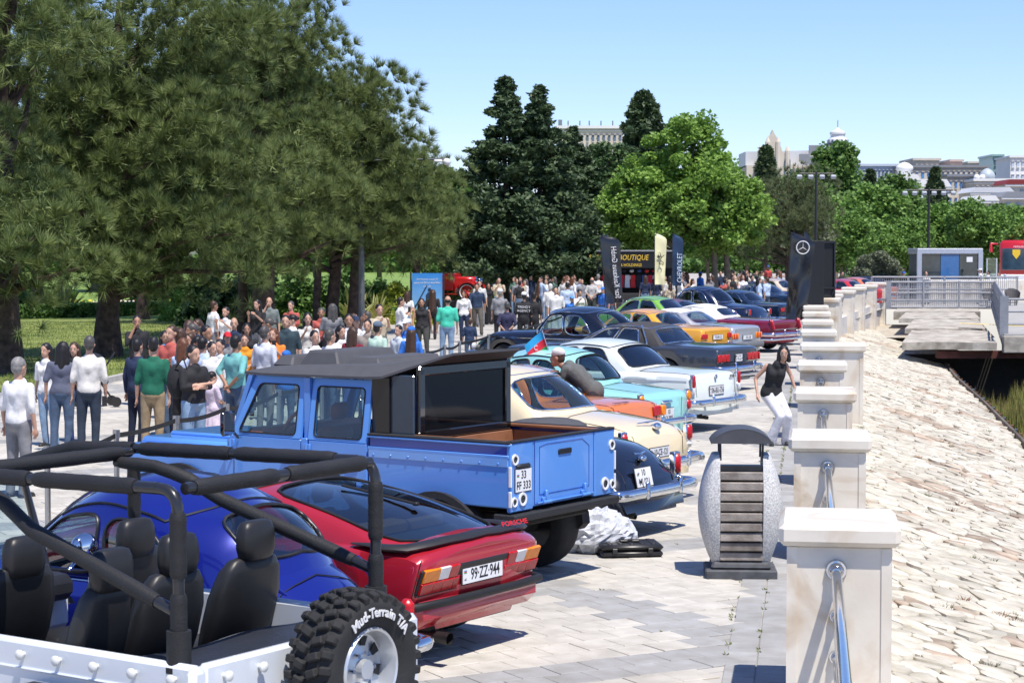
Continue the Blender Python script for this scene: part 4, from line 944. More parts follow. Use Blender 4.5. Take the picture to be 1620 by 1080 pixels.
    def plate(s, txt, z=.62, y=0, w_=.52, h=.112, two=None, x=None, tilt=0):
        xx = (s.sh(0, z) - .022) if x is None else x
        f = MB(); f.box((xx + .008, y, z), (.012, w_ + .02, h + .02), R=rotm(ry=tilt), bev=.004); fr = part('plate_holder', f, m_black, s.o)
        b = MB(); b.box((xx, y, z), (.006, w_, h), R=rotm(ry=tilt)); p = part('number_plate', b, m_plate, s.o)
        rot = (pi / 2, 0, -pi / 2); fx = xx - .0035
        tl = Matrix.Rotation(tilt, 4, 'Y')
        def tx(t, size, yy, zz, sx=.75, m=m_ink):
            o = text(t, size, m, p, (fx + (zz - z) * math.sin(tilt), yy, zz), (Matrix.Rotation(tilt, 3, 'Y') @ rotm(rx=pi / 2, rz=-pi / 2)).to_euler(), .0012, sx=sx); o.data.offset = .0012 if size > .07 else 0; return o
        if two: tx(two[0], h * .5, y - .0, z + h * .23, .85); tx(two[1], h * .5, y, z - h * .24, .85)
        else: tx(txt, h * .98, y - .03, z - .002, .72)
        fy = y + w_ * (.44 if not two else .36); fz = z + (h * .22)
        for i, mm in enumerate((m_az_b, m_az_r, m_az_g)):
            q = MB(); q.box((fx, fy, fz + .008 - .008 * i), (.002, .035, .008)); part('flag_stripe', q, mm, p)
        tx('AZ', .022, fy, z - h * .25, .9, m_ink)
    def line(s, pts, r=.0045, m=None, name='panel_gap'): b = MB(); b.tube(pts, r, 5); return part(name, b, m or m_rub, s.o)
    def door_lines(s, xs, zlo=.32):
        for x in xs:
            for sg in (1,):
                zt = s.belt(x) - .045; s.line([(x, sg * (s.side_y(x, z) + .001), z) for z in np.linspace(max(zlo, s.half(x)[3][1] + .01), zt, 7)])
    def strip(s, z, x0, x1, m=None, r=.011, name='side_trim', dz=0):
        for sg in (1, -1): b = MB(); b.tube([(x, sg * (s.side_y(x, (z if not callable(z) else z(x))) + .004), z if not callable(z) else z(x)) for x in np.linspace(x0, x1, 22)], r, 6); part(name, b, m or m_chrome, s.o, smooth=50)
    def handle(s, x, z=None):
        z = z or s.belt(x) - .11; b = MB(); y = s.side_y(x, z) + .018; b.box((x, y, z), (.14, .022, .026), bev=.008); part('door_handle', b, m_chrome, s.o, smooth=40)
    def boot_lines(s, k=.74, z1=.55):
        c = s.sp['cab']; x1 = max(c['xr'] - .05, .25); y = s.W * k
        for sg in (-1, 1): s.line([(x, sg * y * s.plan(x) / s.plan(.3), s.deck(x, y) + .002) for x in np.linspace(x1, .04, 10)] + [(s.sh(0, z) - .003, sg * y * .97, z) for z in np.linspace(s.deck(.02, y) - .05, z1, 4)])
        s.line([(x1, yy, s.deck(x1, yy) + .002) for yy in np.linspace(-y, y, 9)])
    def exhaust(s, y=.45, z=.25, r=.03):
        b = MB(); b.tube([(.7, y, z + .02), (-.02, y, z)], r, 12); b.tube([(-.02, y, z), (-.09, y, z - .004)], r * 1.05, 12, caps=False); part('exhaust', b, m_dmetal, s.o, smooth=50)
        b = MB(); b.box((s.L * .5, 0, s.sill - .02), (s.L * .8, s.W * 1.2, .12)); b.box((.45, 0, s.sill + .0), (.5, s.W * 1.1, .14), bev=.04); b.cyl((s.sp['axles'][0], 0, s.wr - .02), .06, s.W * 1.4, 10, R=rotm(rx=pi / 2)); part('chassis', b, m_under, s.o)
    def mirror(s, x=None, m=None):
        c = s.sp['cab']; x = x or c['xf'] - .45; b = MB(); z = s.belt(x) + .06; y = s.W * s.plan(x) * .99; b.tube([(x, y - .04, z - .07), (x, y + .06, z)], .01, 6); b.ell((x, y + .1, z + .03), (.03, .08, .055), 12, 8); part('wing_mirror', b, m or m_chrome, s.o, smooth=50)
    def grille_lamps(s):
        for sg in (-1, 1):
            b = MB(); b.ell((s.L - .02, sg * s.W * .72, .66), (.05, .09, .09), 14, 10); part('headlamp', b, m_lwh, s.o, smooth=60)
        b = MB()
        for i in range(6): b.box((s.L + .002, 0, .48 + i * .05), (.02, s.W * 1.0, .012))
        part('grille', b, m_chrome, s.o)
    def finish(s, style='hub', bump=.5, seats=None, rim=None, wd=.17, front=True, **k):
        s.wheels(style, wd, rim); s.seats(seats); s.exhaust()
        if front: s.grille_lamps(); s.bumper(bump, end='front', over=False)
def cab(xr, xf, tr, tf, zr, wb=.86, wt=.68, br=.1, bf=.12, trc=.12, tfc=.15, crown=.07, side=None, rear=None, front=None, roof=None, **k):
    d = dict(xr=xr, xf=xf, tr=tr, tf=tf, wb=wb, wt=wt, br_c=br, bf_c=bf, tr_c=trc, tf_c=tfc, crown=crown, side=side or [(.07, .47, .06, .9, 6), (.52, .90, .06, .9, 6)], rear=rear or [(.07, .93, .1, .9, 5)], front=front or [(.05, .95, .06, .93, 6)],
             roof=roof or [(tr - .02, zr - .075), (tr + .3, zr - .02), ((tr + tf) / 2, zr), (tf - .3, zr - .025), (tf + .02, zr - .085)]); d.update(k); return d
def P_rc(px, py, h, W, side=-1):
    """rear-centre ground point of a car whose rear corner (right end of the bumper: side -1) is seen at pixel px,py, h above the ground"""
    q = at(px, py, h); q = q + CL * (W if side < 0 else -W); q.z = 0; return q
CARS = {}
# ------------------------------------------------ dark blue rear-engined saloon
m_beet = paint('dark_blue', (.008, .016, .22), .3, .22)
sp = dict(L=4.0, W=.76, sill=.3, wr=.32, axles=(.82, 3.2), arch=.9, round=1, tilt=.35, tiltf=.4, m_int=mat('red_leather', (.3, .02, .03), .6, var=.1),
          top=[(0, .66), (.12, .82), (.3, .96), (.5, 1.06), (.8, 1.12), (1.2, 1.10), (2.5, .98), (3.3, .93), (3.8, .8), (4.0, .62)], belt=[(0, .52), (.15, .62), (.5, .82), (.9, .95), (2.6, .93), (3.4, .84), (4.0, .55)], plan=[(0, .62), (.2, .78), (.6, .93), (1.2, 1), (2.6, 1), (3.3, .85), (3.8, .7), (4.0, .55)],
          cab=cab(.36, 2.62, .90, 2.15, 1.50, wb=.86, wt=.80, br=.22, trc=.2, bf=.1, tfc=.1, crown=.16, bb=.12, bs=.05, side=[(.06, .46, .08, .86, 5), (.51, .86, .1, .84, 3)], rear=[(.17, .83, .2, .82, 4)], pr=2.0, roof=[(.94, 1.42), (1.25, 1.52), (1.6, 1.565), (1.85, 1.53), (2.1, 1.43)]))
c = Car('dark blue rounded two door saloon behind the white open off-roader', 'car', (-1.02, 12.72), HEAD, m_beet, sp); c.body(); c.cabin(m_glass_=glass_mat('blue_tint_glass', (.45, .55, .6), dens=.9), m_trim=m_dmetal)
for ax, sx in ((.82, 1), (3.2, 1)):
    for sg in (-1, 1):
        f = MB(); f.ell((ax - .05, sg * .63, .36), (.56, .21, .40), 22, 12); f.v = [v if v[2] > .3 else (v[0], v[1], .3 + (v[2] - .3) * .12) for v in f.v]; part('mudguard', f, m_beet, c.o, smooth=60)
c.wheels('hub', .15); c.seats(mat('red_leather', (.3, .02, .03), .6, var=.1)); c.exhaust(.3); c.bumper(.46, .09, .06, w=.9); c.lamp(.70, .64, .09, .17, m_lred, x=.10, d=.1, bev=.03); c.plate('', .66, two=('99', 'BW 021'), w_=.3, h=.15, tilt=.45)
c.strip(lambda x: c.belt(x) - .06, .9, 3.2, r=.008); c.door_lines((1.4, 2.42)); c.handle(1.55, .84)
rb_ = MB()
for sg in (-1, 1): rb_.tube([(.36, sg * .5, 1.02), (.28, sg * .48, .965), (.2, sg * .42, .90)], [.006, .02, .006], 6)
part('lid_hinges', rb_, m_beet, c.o, smooth=50)
c.boot_lines(.6, .5)
# ------------------------------------------------ red hatchback coupe
m_944 = paint('wine_red', (.42, .014, .026), .2, .28)
sp = dict(L=4.2, W=.86, sill=.29, wr=.315, axles=(.86, 3.26), tilt=-.42, tiltf=.5, arch=1,
          top=[(0, .90), (.1, .935), (.3, .95), (.8, 1.0), (1.4, 1.0), (2.9, .90), (3.4, .84), (4.0, .68), (4.2, .6)], belt=[(0, .80), (.12, .86), (.5, .89), (1.5, .87), (2.8, .84), (3.6, .76), (4.2, .56)], plan=[(0, .92), (.25, .97), (.8, 1.0), (1.2, .985), (2.8, .98), (3.3, .99), (4.0, .93), (4.2, .84)],
          cab=cab(.06, 3.0, 1.72, 2.32, 1.275, wb=.87, wt=.70, br=.16, trc=.1, bf=.25, tfc=.1, crown=.06, bb=.10, pr=2.6, side=[(.06, .40, .1, .9, 5), (.44, .64, .12, .86, 3.5)], rear=[(.045, .955, .06, .94, 6)], roof=[(1.68, 1.235), (1.9, 1.262), (2.05, 1.268), (2.2, 1.26), (2.36, 1.225)]))
c = Car('wine red fastback coupe with black spoiler and plate 99-ZZ-944', 'car', (-.25, 15.0), HEAD, m_944, sp); c.body(); c.cabin(m_trim=m_rub, m_glass_=glass_mat('coupe_glass', (.36, .50, .54), dens=1.4)); c.wheels('alloy', .2); c.seats(); c.exhaust(.5, .22, .045)
s_ = MB(); h_ = [c.base(0, t) + Vector((-.02, .035, .045)) for t in (.84, .91, .97)] + [c.base(1, t) + Vector((-.05, (.5 - t) * .09, .045)) for t in (.03, .12, .25, .38, .5)]; pts = h_ + [Vector((p.x, -p.y, p.z)) for p in h_[-2::-1]]
s_.tube(pts, [.02, .05, .075, .09] + [.085] * 7 + [.09, .075, .05, .02], 10, flat=(1, .36)); sp_ = part('rear_spoiler', s_, m_black, c.o, smooth=60)
m_redp = mat('red_print', (.7, .02, .03), .5, var=.05)
text('PORSCHE', .055, m_redp, sp_, (c.base(1, .75).x - .128, -.42, .968), (pi / 2 - .45, 0, -pi / 2 - .1), .002, sx=1.3)
text('turbo', .05, m_ink, c.o, (.024, -.60, .855), (pi / 2, 0, -pi / 2), .002, sx=1.5, shear=.3)
z = .66
for sg in (-1, 1):
    for (y, zz, w_, h, mm) in ((.66 + .0, .705, .19, .095, m_lor if sg > 0 else m_lred), (.50, .705, .12, .095, m_lwh), (.38, .705, .11, .095, m_lred), (.69, .61, .14, .085, m_lred), (.56, .61, .11, .085, m_lred), (.435, .61, .13, .085, m_lred), (.335, .61, .06, .085, m_lred)):
        if sg < 0 and mm is m_lred and abs(y - .66) < .001: mm = m_lor
        b = MB(); b.box((c.sh(0, zz) - .012, sg * y, zz), (.03, w_ + .004, h + .004), R=rotm(ry=.38 * -1), bev=.003); part('tail_lamp', b, mm, c.o, smooth=40)
b = MB(); b.box((c.sh(0, .66) + .0, 0, .655), (.03, 1.56, .21), R=rotm(ry=-.38), bev=.01); part('lamp_panel', b, m_black, c.o)
c.plate('99·ZZ·944', .645, w_=.52, h=.125, x=c.sh(0, .645) - .035)
b = MB(); b.box((.06, 0, .425), (.17, 1.62, .23), bev=.07); part('bumper_cover', b, m_944, c.o, smooth=45)
b = MB(); b.tube([(.35, .868, .485), (.06, .865, .485), (-.01, .82, .485), (-.04, .5, .485), (-.045, 0, .485), (-.04, -.5, .485), (-.01, -.82, .485), (.06, -.865, .485), (.35, -.868, .485)], .033, 8, flat=(.9, 1)); part('rub_strip', b, m_rub, c.o, smooth=60)
b = MB(); b.ell((.34, 0, .34), (.26, .74, .10), 20, 10); part('lower_valance', b, m_944, c.o, smooth=60)
b = MB(); q = c.surf(1, .5, .35); q2 = c.surf(1, .42, .74); b.tube([q + Vector((0, .0, .03)), q2 + Vector((0, 0, .02))], .012, 6); b.box(q + Vector((0, 0, .03)), (.05, .05, .03), bev=.01); part('rear_wiper', b, m_rub, c.o)
b = MB(); b.box((.72, 0, .93), (.06, 1.0, .10), bev=.02); b.box((1.0, 0, .88), (.5, 1.05, .03)); part('parcel_shelf', b, mat('tan_trim', (.2, .09, .03), .8), c.o); c.door_lines((1.62, 2.72)); c.strip(.5, .9, 3.0, m_rub, .014); c.mirror(2.55, m_944); c.grille_lamps()
c.line([(c.sh(0, z_) - .004, yy, z_) for yy, z_ in ((.84, .84), (.84, .55))]); c.line([(c.sh(0, .56) - .006, yy, .56) for yy in (-.8, .8)], .006)
# ------------------------------------------------ black convertible with a folded roof, mostly behind the pickup
m_bk = paint('navy_black', (.006, .008, .016), .1, .2)
sp = dict(L=4.5, W=.83, sill=.28, wr=.34, axles=(.95, 3.65), round=.9, tilt=.3, tiltf=.3, top=[(0, .70), (.15, .88), (.5, 1.0), (1.0, 1.05), (1.7, 1.04), (2.9, 1.0), (3.8, .98), (4.5, .7)], belt=[(0, .60), (.2, .76), (.7, .9), (2.8, .92), (3.8, .9), (4.5, .6)], plan=[(0, .82), (.3, .92), (.9, 1), (3.5, 1), (4.2, .85), (4.5, .7)], cab=cab(1.25, 2.85, 1.9, 2.4, 1.5, wb=.84, wt=.7))
c = Car('black convertible with a folded soft top, plate 10 MJ 021, between pickup and cream saloon', 'car', (1.46, 21.35), HEAD, m_bk, sp); c.body(); c.wheels('hub', .16); c.seats(mat('grey_leather', (.2, .2, .19), .7), head=False); c.exhaust(.4); c.bumper(.50, .12, .11); c.bumper(.5, end='front')
c.lamp(.72, .70, .10, .24, m_lred, x=.06, d=.12, bev=.04, frame=m_chrome); c.lamp(.72, .56, .08, .05, m_chrome, x=.05, d=.1, bev=.02); c.plate('', .64, y=.14, w_=.33, h=.2, two=('10', 'MJ 021'), x=-.035, tilt=.22)
b = MB(); b.tube([(.11, -.12, .88), (.08, 0, .87), (.11, .12, .88)], .012, 6); b.ell((.07, 0, .82), (.05, .06, .04), 12, 8); part('boot_handle', b, m_chrome, c.o, smooth=50)
b = MB(); b.ell((1.35, 0, 1.07), (.42, .68, .13), 24, 10); part('folded_soft_top', b, mat('grey_hood', (.07, .07, .075), .85, bump=.2), c.o, smooth=60); b = MB(); b.tube([(1.7, .76, 1.0), (1.2, .76, 1.0), (.85, .62, 1.0), (.75, 0, 1.03), (.85, -.62, 1.0), (1.2, -.76, 1.0), (1.7, -.76, 1.0)], .014, 6); part('body_moulding', b, m_chrome, c.o, smooth=60)
b = MB(); b.tube([(2.8, .66, .98), (2.6, .6, 1.38), (2.6, -.6, 1.38), (2.8, -.66, .98)], .016, 6); part('windscreen_frame', b, m_chrome, c.o, smooth=50); c.boot_lines(.62, .55)
# ------------------------------------------------ cream rounded saloon
m_cream = paint('cream', (.80, .66, .42), 0, .3); m_chb = mat('blue_chrome', (.62, .66, .74), .08, metal=1, var=.04)
sp = dict(L=4.8, W=.90, sill=.3, wr=.34, axles=(1.12, 3.82), round=.7, tilt=.05, tiltf=.2, m_int=mat('tan_cloth', (.25, .2, .1), .9),
          top=[(0, .84), (.1, .93), (.4, 1.0), (.9, 1.06), (1.4, 1.10), (3.2, 1.08), (4.0, 1.0), (4.6, .9), (4.8, .75)], belt=[(0, .78), (.12, .87), (.5, .92), (1.2, .97), (3.2, .97), (4.2, .92), (4.8, .7)], plan=[(0, .86), (.3, .93), (1.0, 1.0), (3.6, 1), (4.4, .95), (4.8, .8)],
          cab=cab(1.02, 3.35, 1.72, 2.95, 1.60, wb=.85, wt=.74, br=.30, trc=.3, bf=.2, tfc=.15, crown=.11, bb=.07, bs=.04, pr=2.2, side=[(.06, .45, .08, .9, 5), (.5, .84, .08, .88, 3.5)], rear=[(.045, .955, .13, .88, 5)]))
c = Car('cream rounded saloon with chrome framed rear window, behind the blue pickup', 'car', (1.78, 24.0), HEAD, m_cream, sp); c.body(); c.cabin(m_trim=m_chb); c.finish(seats=mat('tan_cloth', (.25, .2, .1), .9), bump=.5)
c.bumper(.50, .13, .13); c.lamp(.78, .80, .11, .20, m_lred, x=.035, d=.1, bev=.035, frame=m_chrome); c.lamp(.78, .66, .10, .07, m_lwh, x=.03, d=.09, bev=.03, frame=m_chrome); c.strip(lambda x: c.belt(x) - .075, .15, 4.4, m_chb, .013); c.door_lines((1.45, 2.3, 3.25)); c.handle(1.6); c.handle(2.45); c.boot_lines(.66, .56)
b = MB(); b.tube([(.17, -.24, .97), (.10, 0, .985), (.17, .24, .97)], .012, 6); b.ell((.03, 0, .93), (.05, .07, .045), 12, 8); part('boot_handle', b, m_chrome, c.o, smooth=50); c.plate('10-CE-121', .62, w_=.46, x=-.01); c.mirror()
# ------------------------------------------------ orange two-door
m_or = paint('orange', (.72, .20, .04), .1, .3); m_brown = paint('copper', (.42, .13, .05), .3, .3)
sp = dict(L=4.25, W=.80, sill=.27, wr=.31, axles=(.9, 3.35), tilt=.12, tiltf=-.1, top=[(0, .90), (.08, .95), (.5, .985), (1.1, 1.0), (3.0, .97), (3.8, .9), (4.25, .8)], belt=[(0, .86), (.1, .92), (.6, .94), (3.0, .92), (4.25, .78)], plan=[(0, .9), (.25, .96), (.9, 1), (3.6, 1), (4.25, .9)],
          cab=cab(1.05, 3.0, 1.50, 2.55, 1.41, wb=.86, wt=.72, br=.14, side=[(.08, .47, .05, .9, 7), (.52, .9, .05, .88, 5)]))
c = Car('orange two door saloon with yellow and red corner lamps, next to the cream saloon', 'car', (1.72, 27.4), HEAD, m_or, sp); c.body(); c.cabin(m_roof=m_brown); c.finish('alloy')
c.bumper(.52, .09, .08, m=m_dmetal); c.lamp(.72, .80, .12, .14, m_lor, x=.02, d=.1); c.lamp(.56, .80, .2, .14, m_lred); c.plate('99-OR-02', .66); c.strip(.88, .1, 4.1, r=.008); c.door_lines((1.5, 2.8)); c.boot_lines(.72); text('TAXAM 2000', .07, m_dmetal, c.o, (.10, .25, .964), (0, 0, -pi / 2), .002)
# ------------------------------------------------ turquoise saloon with white flash
m_turq = paint('turquoise', (.30, .63, .60), 0, .3)
sp = dict(L=4.05, W=.79, sill=.3, wr=.32, axles=(.85, 3.2), round=.4, tilt=-.05, tiltf=.1, m_int=m_dark_in, top=[(0, .84), (.08, .92), (.4, .98), (.95, 1.04), (3.0, 1.0), (3.9, .9), (4.05, .75)], belt=[(0, .86), (.1, .92), (.6, .93), (3.0, .94), (3.9, .88), (4.05, .72)], plan=[(0, .92), (.25, .97), (1, 1), (3.4, 1), (4.05, .85)],
          cab=cab(.88, 2.95, 1.40, 2.55, 1.56, wb=.84, wt=.72, br=.22, trc=.2, crown=.12, bb=.08, bs=.035, pr=2.2, side=[(.07, .46, .08, .9, 5), (.51, .86, .08, .88, 4)], rear=[(.12, .88, .14, .86, 3.6)]))
c = Car('turquoise rounded saloon with black framed rear window and a small flag behind it', 'car', (2.30, 29.75), HEAD, m_turq, sp); c.body(); c.cabin(m_trim=m_rub); c.finish()
c.bumper(.50, .10, .1); c.lamp(.70, .84, .11, .15, m_lor, x=.01, d=.08, frame=m_chrome, bev=.03); c.lamp(.70, .70, .11, .15, m_lred, x=.005, d=.08, frame=m_chrome, bev=.03); c.plate('', .58, y=-.05, w_=.3, h=.2, two=('10', 'LX 891'), x=-.03); c.strip(.84, .1, 3.9, r=.009); c.door_lines((1.35, 2.1, 2.9)); c.boot_lines(.62); c.handle(1.5)
b = MB(); b.box((-.02, 0, .78), (.06, .3, .05), bev=.02); part('plate_lamp', b, m_chrome, c.o, smooth=40)
# ------------------------------------------------ white square saloon
m_wh = paint('white', (.70, .74, .70), 0, .28)
sp = dict(L=4.75, W=.90, sill=.3, wr=.33, axles=(1.05, 3.85), round=.15, tilt=.1, tiltf=-.1, m_int=m_dark_in, top=[(0, .93), (.08, .97), (.6, 1.02), (1.15, 1.05), (3.4, 1.02), (4.5, .93), (4.75, .85)], belt=[(0, .92), (.1, .965), (.6, .98), (3.4, .97), (4.75, .84)], plan=[(0, .94), (.25, .97), (1, 1), (3.8, 1), (4.75, .92)],
          cab=cab(1.12, 3.35, 1.62, 2.9, 1.50, wb=.86, wt=.74, br=.14, trc=.1, crown=.08, bb=.05, side=[(.06, .45, .06, .9, 7), (.5, .86, .06, .9, 6)], rear=[(.05, .95, .12, .9, 7)]))
c = Car('white long saloon with vertical red lamps and plate 06-BU-756', 'car', (3.45, 33.6), HEAD, m_wh, sp); c.body(); c.cabin(m_glass_=m_glass_d, m_trim=m_dmetal); c.finish()
c.bumper(.50, .12, .1); c.lamp(.80, .86, .07, .20, m_lred, d=.07, x=.0, frame=m_chrome); c.lamp(.80, .70, .07, .11, m_lwh, d=.07, x=-.005, frame=m_chrome); c.plate('06-BU-756', .68, w_=.50, h=.14); c.strip(.86, .1, 4.6, r=.009); c.door_lines((1.4, 2.3, 3.3)); c.boot_lines(.78, .6); c.handle(1.55); c.handle(2.45); c.mirror()
b = MB(); b.box((-.0, 0, .905), (.03, .07, .08), bev=.015); part('boot_emblem', b, m_chrome, c.o); text('ВОЛГА', .06, m_dmetal, c.o, (-.0, -.6, .89), (pi / 2, 0, -pi / 2), .003)
# ------------------------------------------------ grey American sedan with black vinyl roof
m_gr = paint('gunmetal', (.055, .065, .085), .5, .3); m_vinyl = mat('vinyl_roof', (.05, .047, .047), .75, var=.1, bump=.2)
sp = dict(L=5.4, W=.97, sill=.26, wr=.34, axles=(1.25, 4.3), tilt=-.1, tiltf=-.1, top=[(0, .92), (.06, .955), (.8, 1.0), (1.4, 1.02), (3.7, 1.0), (5.2, .93), (5.4, .85)], belt=[(0, .90), (.1, .945), (.8, .965), (3.7, .96), (5.4, .85)], plan=[(0, .95), (.2, .975), (1, 1), (4.6, 1), (5.4, .94)],
          cab=cab(1.38, 3.75, 1.75, 3.0, 1.44, wb=.86, wt=.74, br=.06, trc=.05, crown=.06, bb=.02, side=[(.06, .40, .08, .88, 9), (.45, .76, .08, .88, 9)], rear=[(.08, .92, .1, .88, 9)]))
c = Car('dark grey boxy sedan with a black vinyl roof and triple red lamps', 'car', (4.85, 42.7), HEAD, m_gr, sp); c.body(); c.cabin(m_roof=m_vinyl, m_glass_=m_glass_d, pillar=m_vinyl); c.finish('hub')
c.bumper(.50, .14, .12); c.bumper(.36, .07, .08, over=False)
for k in range(3): c.lamp(.82 - k * .17, .73, .155, .16, m_lred, d=.03)
c.lamp(.93, .73, .04, .16, m_lred, d=.05); c.plate('77-CC-10', .72, w_=.3, h=.15); c.line([(-.0, y, .83) for y in (-.9, .9)], .012, m_chrome, 'tail_trim'); c.line([(-.0, y, .64) for y in (-.9, .9)], .012, m_chrome, 'tail_trim'); c.strip(.45, 1.6, 3.9, r=.012); c.door_lines((1.75, 2.7, 3.7)); c.boot_lines(.8, .85)
text('Classic', .075, m_chrome, c.o, (.78, .972, .78), (pi / 2, 0, pi), .003, shear=.3); c.line([(1.75, .85, .99), (1.95, .74, 1.40)], .016, m_chrome, 'pillar_trim')
# ------------------------------------------------ long black limousine (front half shows left of the grey sedan)
sp = dict(L=5.4, W=.95, sill=.3, wr=.37, axles=(1.2, 4.35), round=.8, tilt=.2, tiltf=.2, m_int=mat('red_leather', (.3, .02, .03), .6, var=.1), top=[(0, .85), (.15, 1.0), (.7, 1.1), (1.4, 1.14), (3.6, 1.1), (4.8, 1.05), (5.4, .8)], belt=[(0, .7), (.2, .85), (1.2, .98), (3.6, .98), (4.9, .92), (5.4, .7)], plan=[(0, .8), (.4, .93), (1.2, 1), (4.2, 1), (5.0, .88), (5.4, .7)],
          cab=cab(1.2, 3.7, 1.9, 3.3, 1.66, wb=.82, wt=.72, br=.3, trc=.25, crown=.12, bb=.08, bs=.05, pr=2.2, side=[(.06, .42, .08, .88, 5), (.46, .84, .08, .86, 4)]))
c = Car('long glossy black rounded limousine nose up to the rope, behind the grey sedan', 'car', (3.9, 46.6), HEAD, m_bk, sp); c.body(); c.cabin(); c.finish(seats=mat('red_leather', (.3, .02, .03), .6, var=.1)); c.bumper(.5); c.strip(.9, .3, 5, r=.01); c.mirror()
# ------------------------------------------------ the rest of the row
m_am = paint('amber', (.78, .37, .03), .05, .3); m_si = paint('silver', (.52, .53, .55), .5, .3); m_mar = paint('maroon', (.24, .008, .03), .3, .28); m_off = mat('white_canvas', (.74, .73, .70), .8, var=.06, bump=.2)
def std(label, m, loc, L=4.7, W=.89, zr=1.43, roof=None, glass=None, rd=.15, deck=.97, tail=1.1, cabf=3.3, pill=None, style='hub', **kw):
    sp = dict(L=L, W=W, sill=.28, wr=.32, axles=(1.0, L - .85), round=rd, tilt=-.02, tiltf=-.05, top=[(0, deck - .05), (.08, deck), (tail * .6, deck + .04), (tail, deck + .06), (cabf, deck + .04), (L - .3, deck - .08), (L, deck - .16)], belt=[(0, deck - .06), (.1, deck - .015), (tail, deck + .0), (cabf, deck - .01), (L, deck - .18)], plan=[(0, .93), (.25, .97), (1, 1), (L - 1, 1), (L, .9)],
              cab=cab(tail, cabf, tail + .5, cabf - .5, zr, wb=.86, wt=.72, br=.12, **kw))
    c = Car(label, 'car', loc, HEAD, m, sp); c.body(); c.cabin(m_roof=roof, m_glass_=glass or m_glass_d, pillar=pill); c.finish(style); c.door_lines((tail + .35, (tail + cabf) / 2, cabf - .05)); c.boot_lines(.76, .6); return c
p = P_rc(1160, 541, .55, .89); c = std('amber yellow saloon tucked between the grey sedan and the silver saloon', m_am, p, glass=m_glass); c.bumper(.5); c.lamp(.7, .75, .3, .13, m_lred); c.plate('90-AM-123', .72)
p = P_rc(1206, 545, .42, .89) ; c = std('silver saloon with an off white hardtop and a pale headrest', m_si, p, glass=glass_mat('pale_glass', (.55, .66, .66), dens=1.2), zr=1.40, roof=m_off); c.bumper(.45, .16, .06, m=mat('grey_bumper', (.13, .135, .14), .5), over=False); c.plate('10-SL-560', .66)
for k in range(5): c.lamp(.82 - k * .07, .70, .06, .15, m_lred if k % 2 else m_lor, d=.03)
p = P_rc(1266, 527, .50, .97); c = std('maroon convertible with a white canvas top and finned red lamps', m_mar, p, L=5.5, W=.98, zr=1.36, roof=m_off, pill=m_off, deck=.93, tail=1.7, cabf=3.8, glass=m_glass_d, rear=[(.2, .8, .22, .82, 5)], side=[(.06, .5, .08, .88, 6)], bb=.03)
c.bumper(.52, .13, .12, m=mat('pink_chrome', (.75, .62, .64), .08, metal=1)); c.bumper(.38, .08, .08, over=False, m=m_chrome); c.lamp(.88, .80, .08, .3, m_lred, x=.0, d=.12, frame=m_mar, ry=.25); c.line([(-.0, y, .66) for y in (-.8, .8)], .02, m_chrome, 'tail_trim')
lk = dict()
p = atd(1172, 63) + Vector((.0, 0, 0)); c = std('green saloon of which only the roof shows behind the silver one', paint('grass_green', (.18, .42, .05), 0, .3), p + Vector((-.9, .6, 0)), zr=1.50, roof=None); c.bumper(.5); c.lamp(.7, .75, .3, .13, m_lred)
p = P_rc(1222, 503, .5, .9); sp = dict(L=5.0, W=.92, sill=.3, wr=.35, axles=(1.1, 4.0), round=.9, tilt=.25, tiltf=.2, top=[(0, .8), (.15, .93), (.8, 1.03), (1.3, 1.08), (3.4, 1.06), (4.5, 1.0), (5.0, .8)], belt=[(0, .7), (.2, .83), (1.2, .95), (3.4, .96), (4.6, .9), (5.0, .7)], plan=[(0, .82), (.4, .94), (1.2, 1), (3.8, 1), (4.6, .9), (5.0, .75)], cab=cab(1.15, 3.4, 1.8, 3.0, 1.66, wb=.82, wt=.72, br=.28, trc=.22, crown=.12, bb=.08, bs=.05, pr=2.2))
c = Car('navy black rounded saloon with a white roof stripe line and chrome tail', 'car', p, HEAD, paint('midnight', (.006, .012, .04), .15, .2), sp); c.o['label'] = 'midnight blue rounded saloon left of the flat sided black one'; c.body(); c.cabin(m_glass_=m_glass_d); c.finish(); c.bumper(.5); c.lamp(.8, .75, .1, .2, m_lred, x=.06, d=.12, frame=m_chrome); c.strip(.9, .3, 4.6, r=.012)
m_navy = paint('ink_blue', (.008, .02, .05), .2, .22)
c = std('flat sided blue black saloon with a chrome C-pillar beside the tall black banner', m_navy, P_rc(1268, 505, .35, .9), L=4.9, W=.92, zr=1.47, tail=1.25, cabf=3.5); c.bumper(.45); c.strip(.92, .1, 4.7, r=.014); c.lamp(.7, .75, .3, .13, m_lred)
c = std('second blue black saloon standing beyond the flat sided one', m_navy, atd(1272, 87) , L=4.9, zr=1.47); c.bumper(.45); c.lamp(.7, .75, .3, .13, m_lred)
c = std('cobalt blue saloon, farthest of the row by the crowd', paint('cobalt', (.02, .05, .25), .3, .25), atd(1262, 93), zr=1.45); c.bumper(.45)
c = std('pale beige saloon roof beyond the cobalt one', paint('beige', (.62, .5, .4), 0, .3), atd(1284, 99), zr=1.5); c.bumper(.45)
c = std('burgundy saloon hidden behind the white convertible top', paint('burgundy', (.18, .01, .025), .2, .3), atd(1150, 66), zr=1.36); c.bumper(.45)
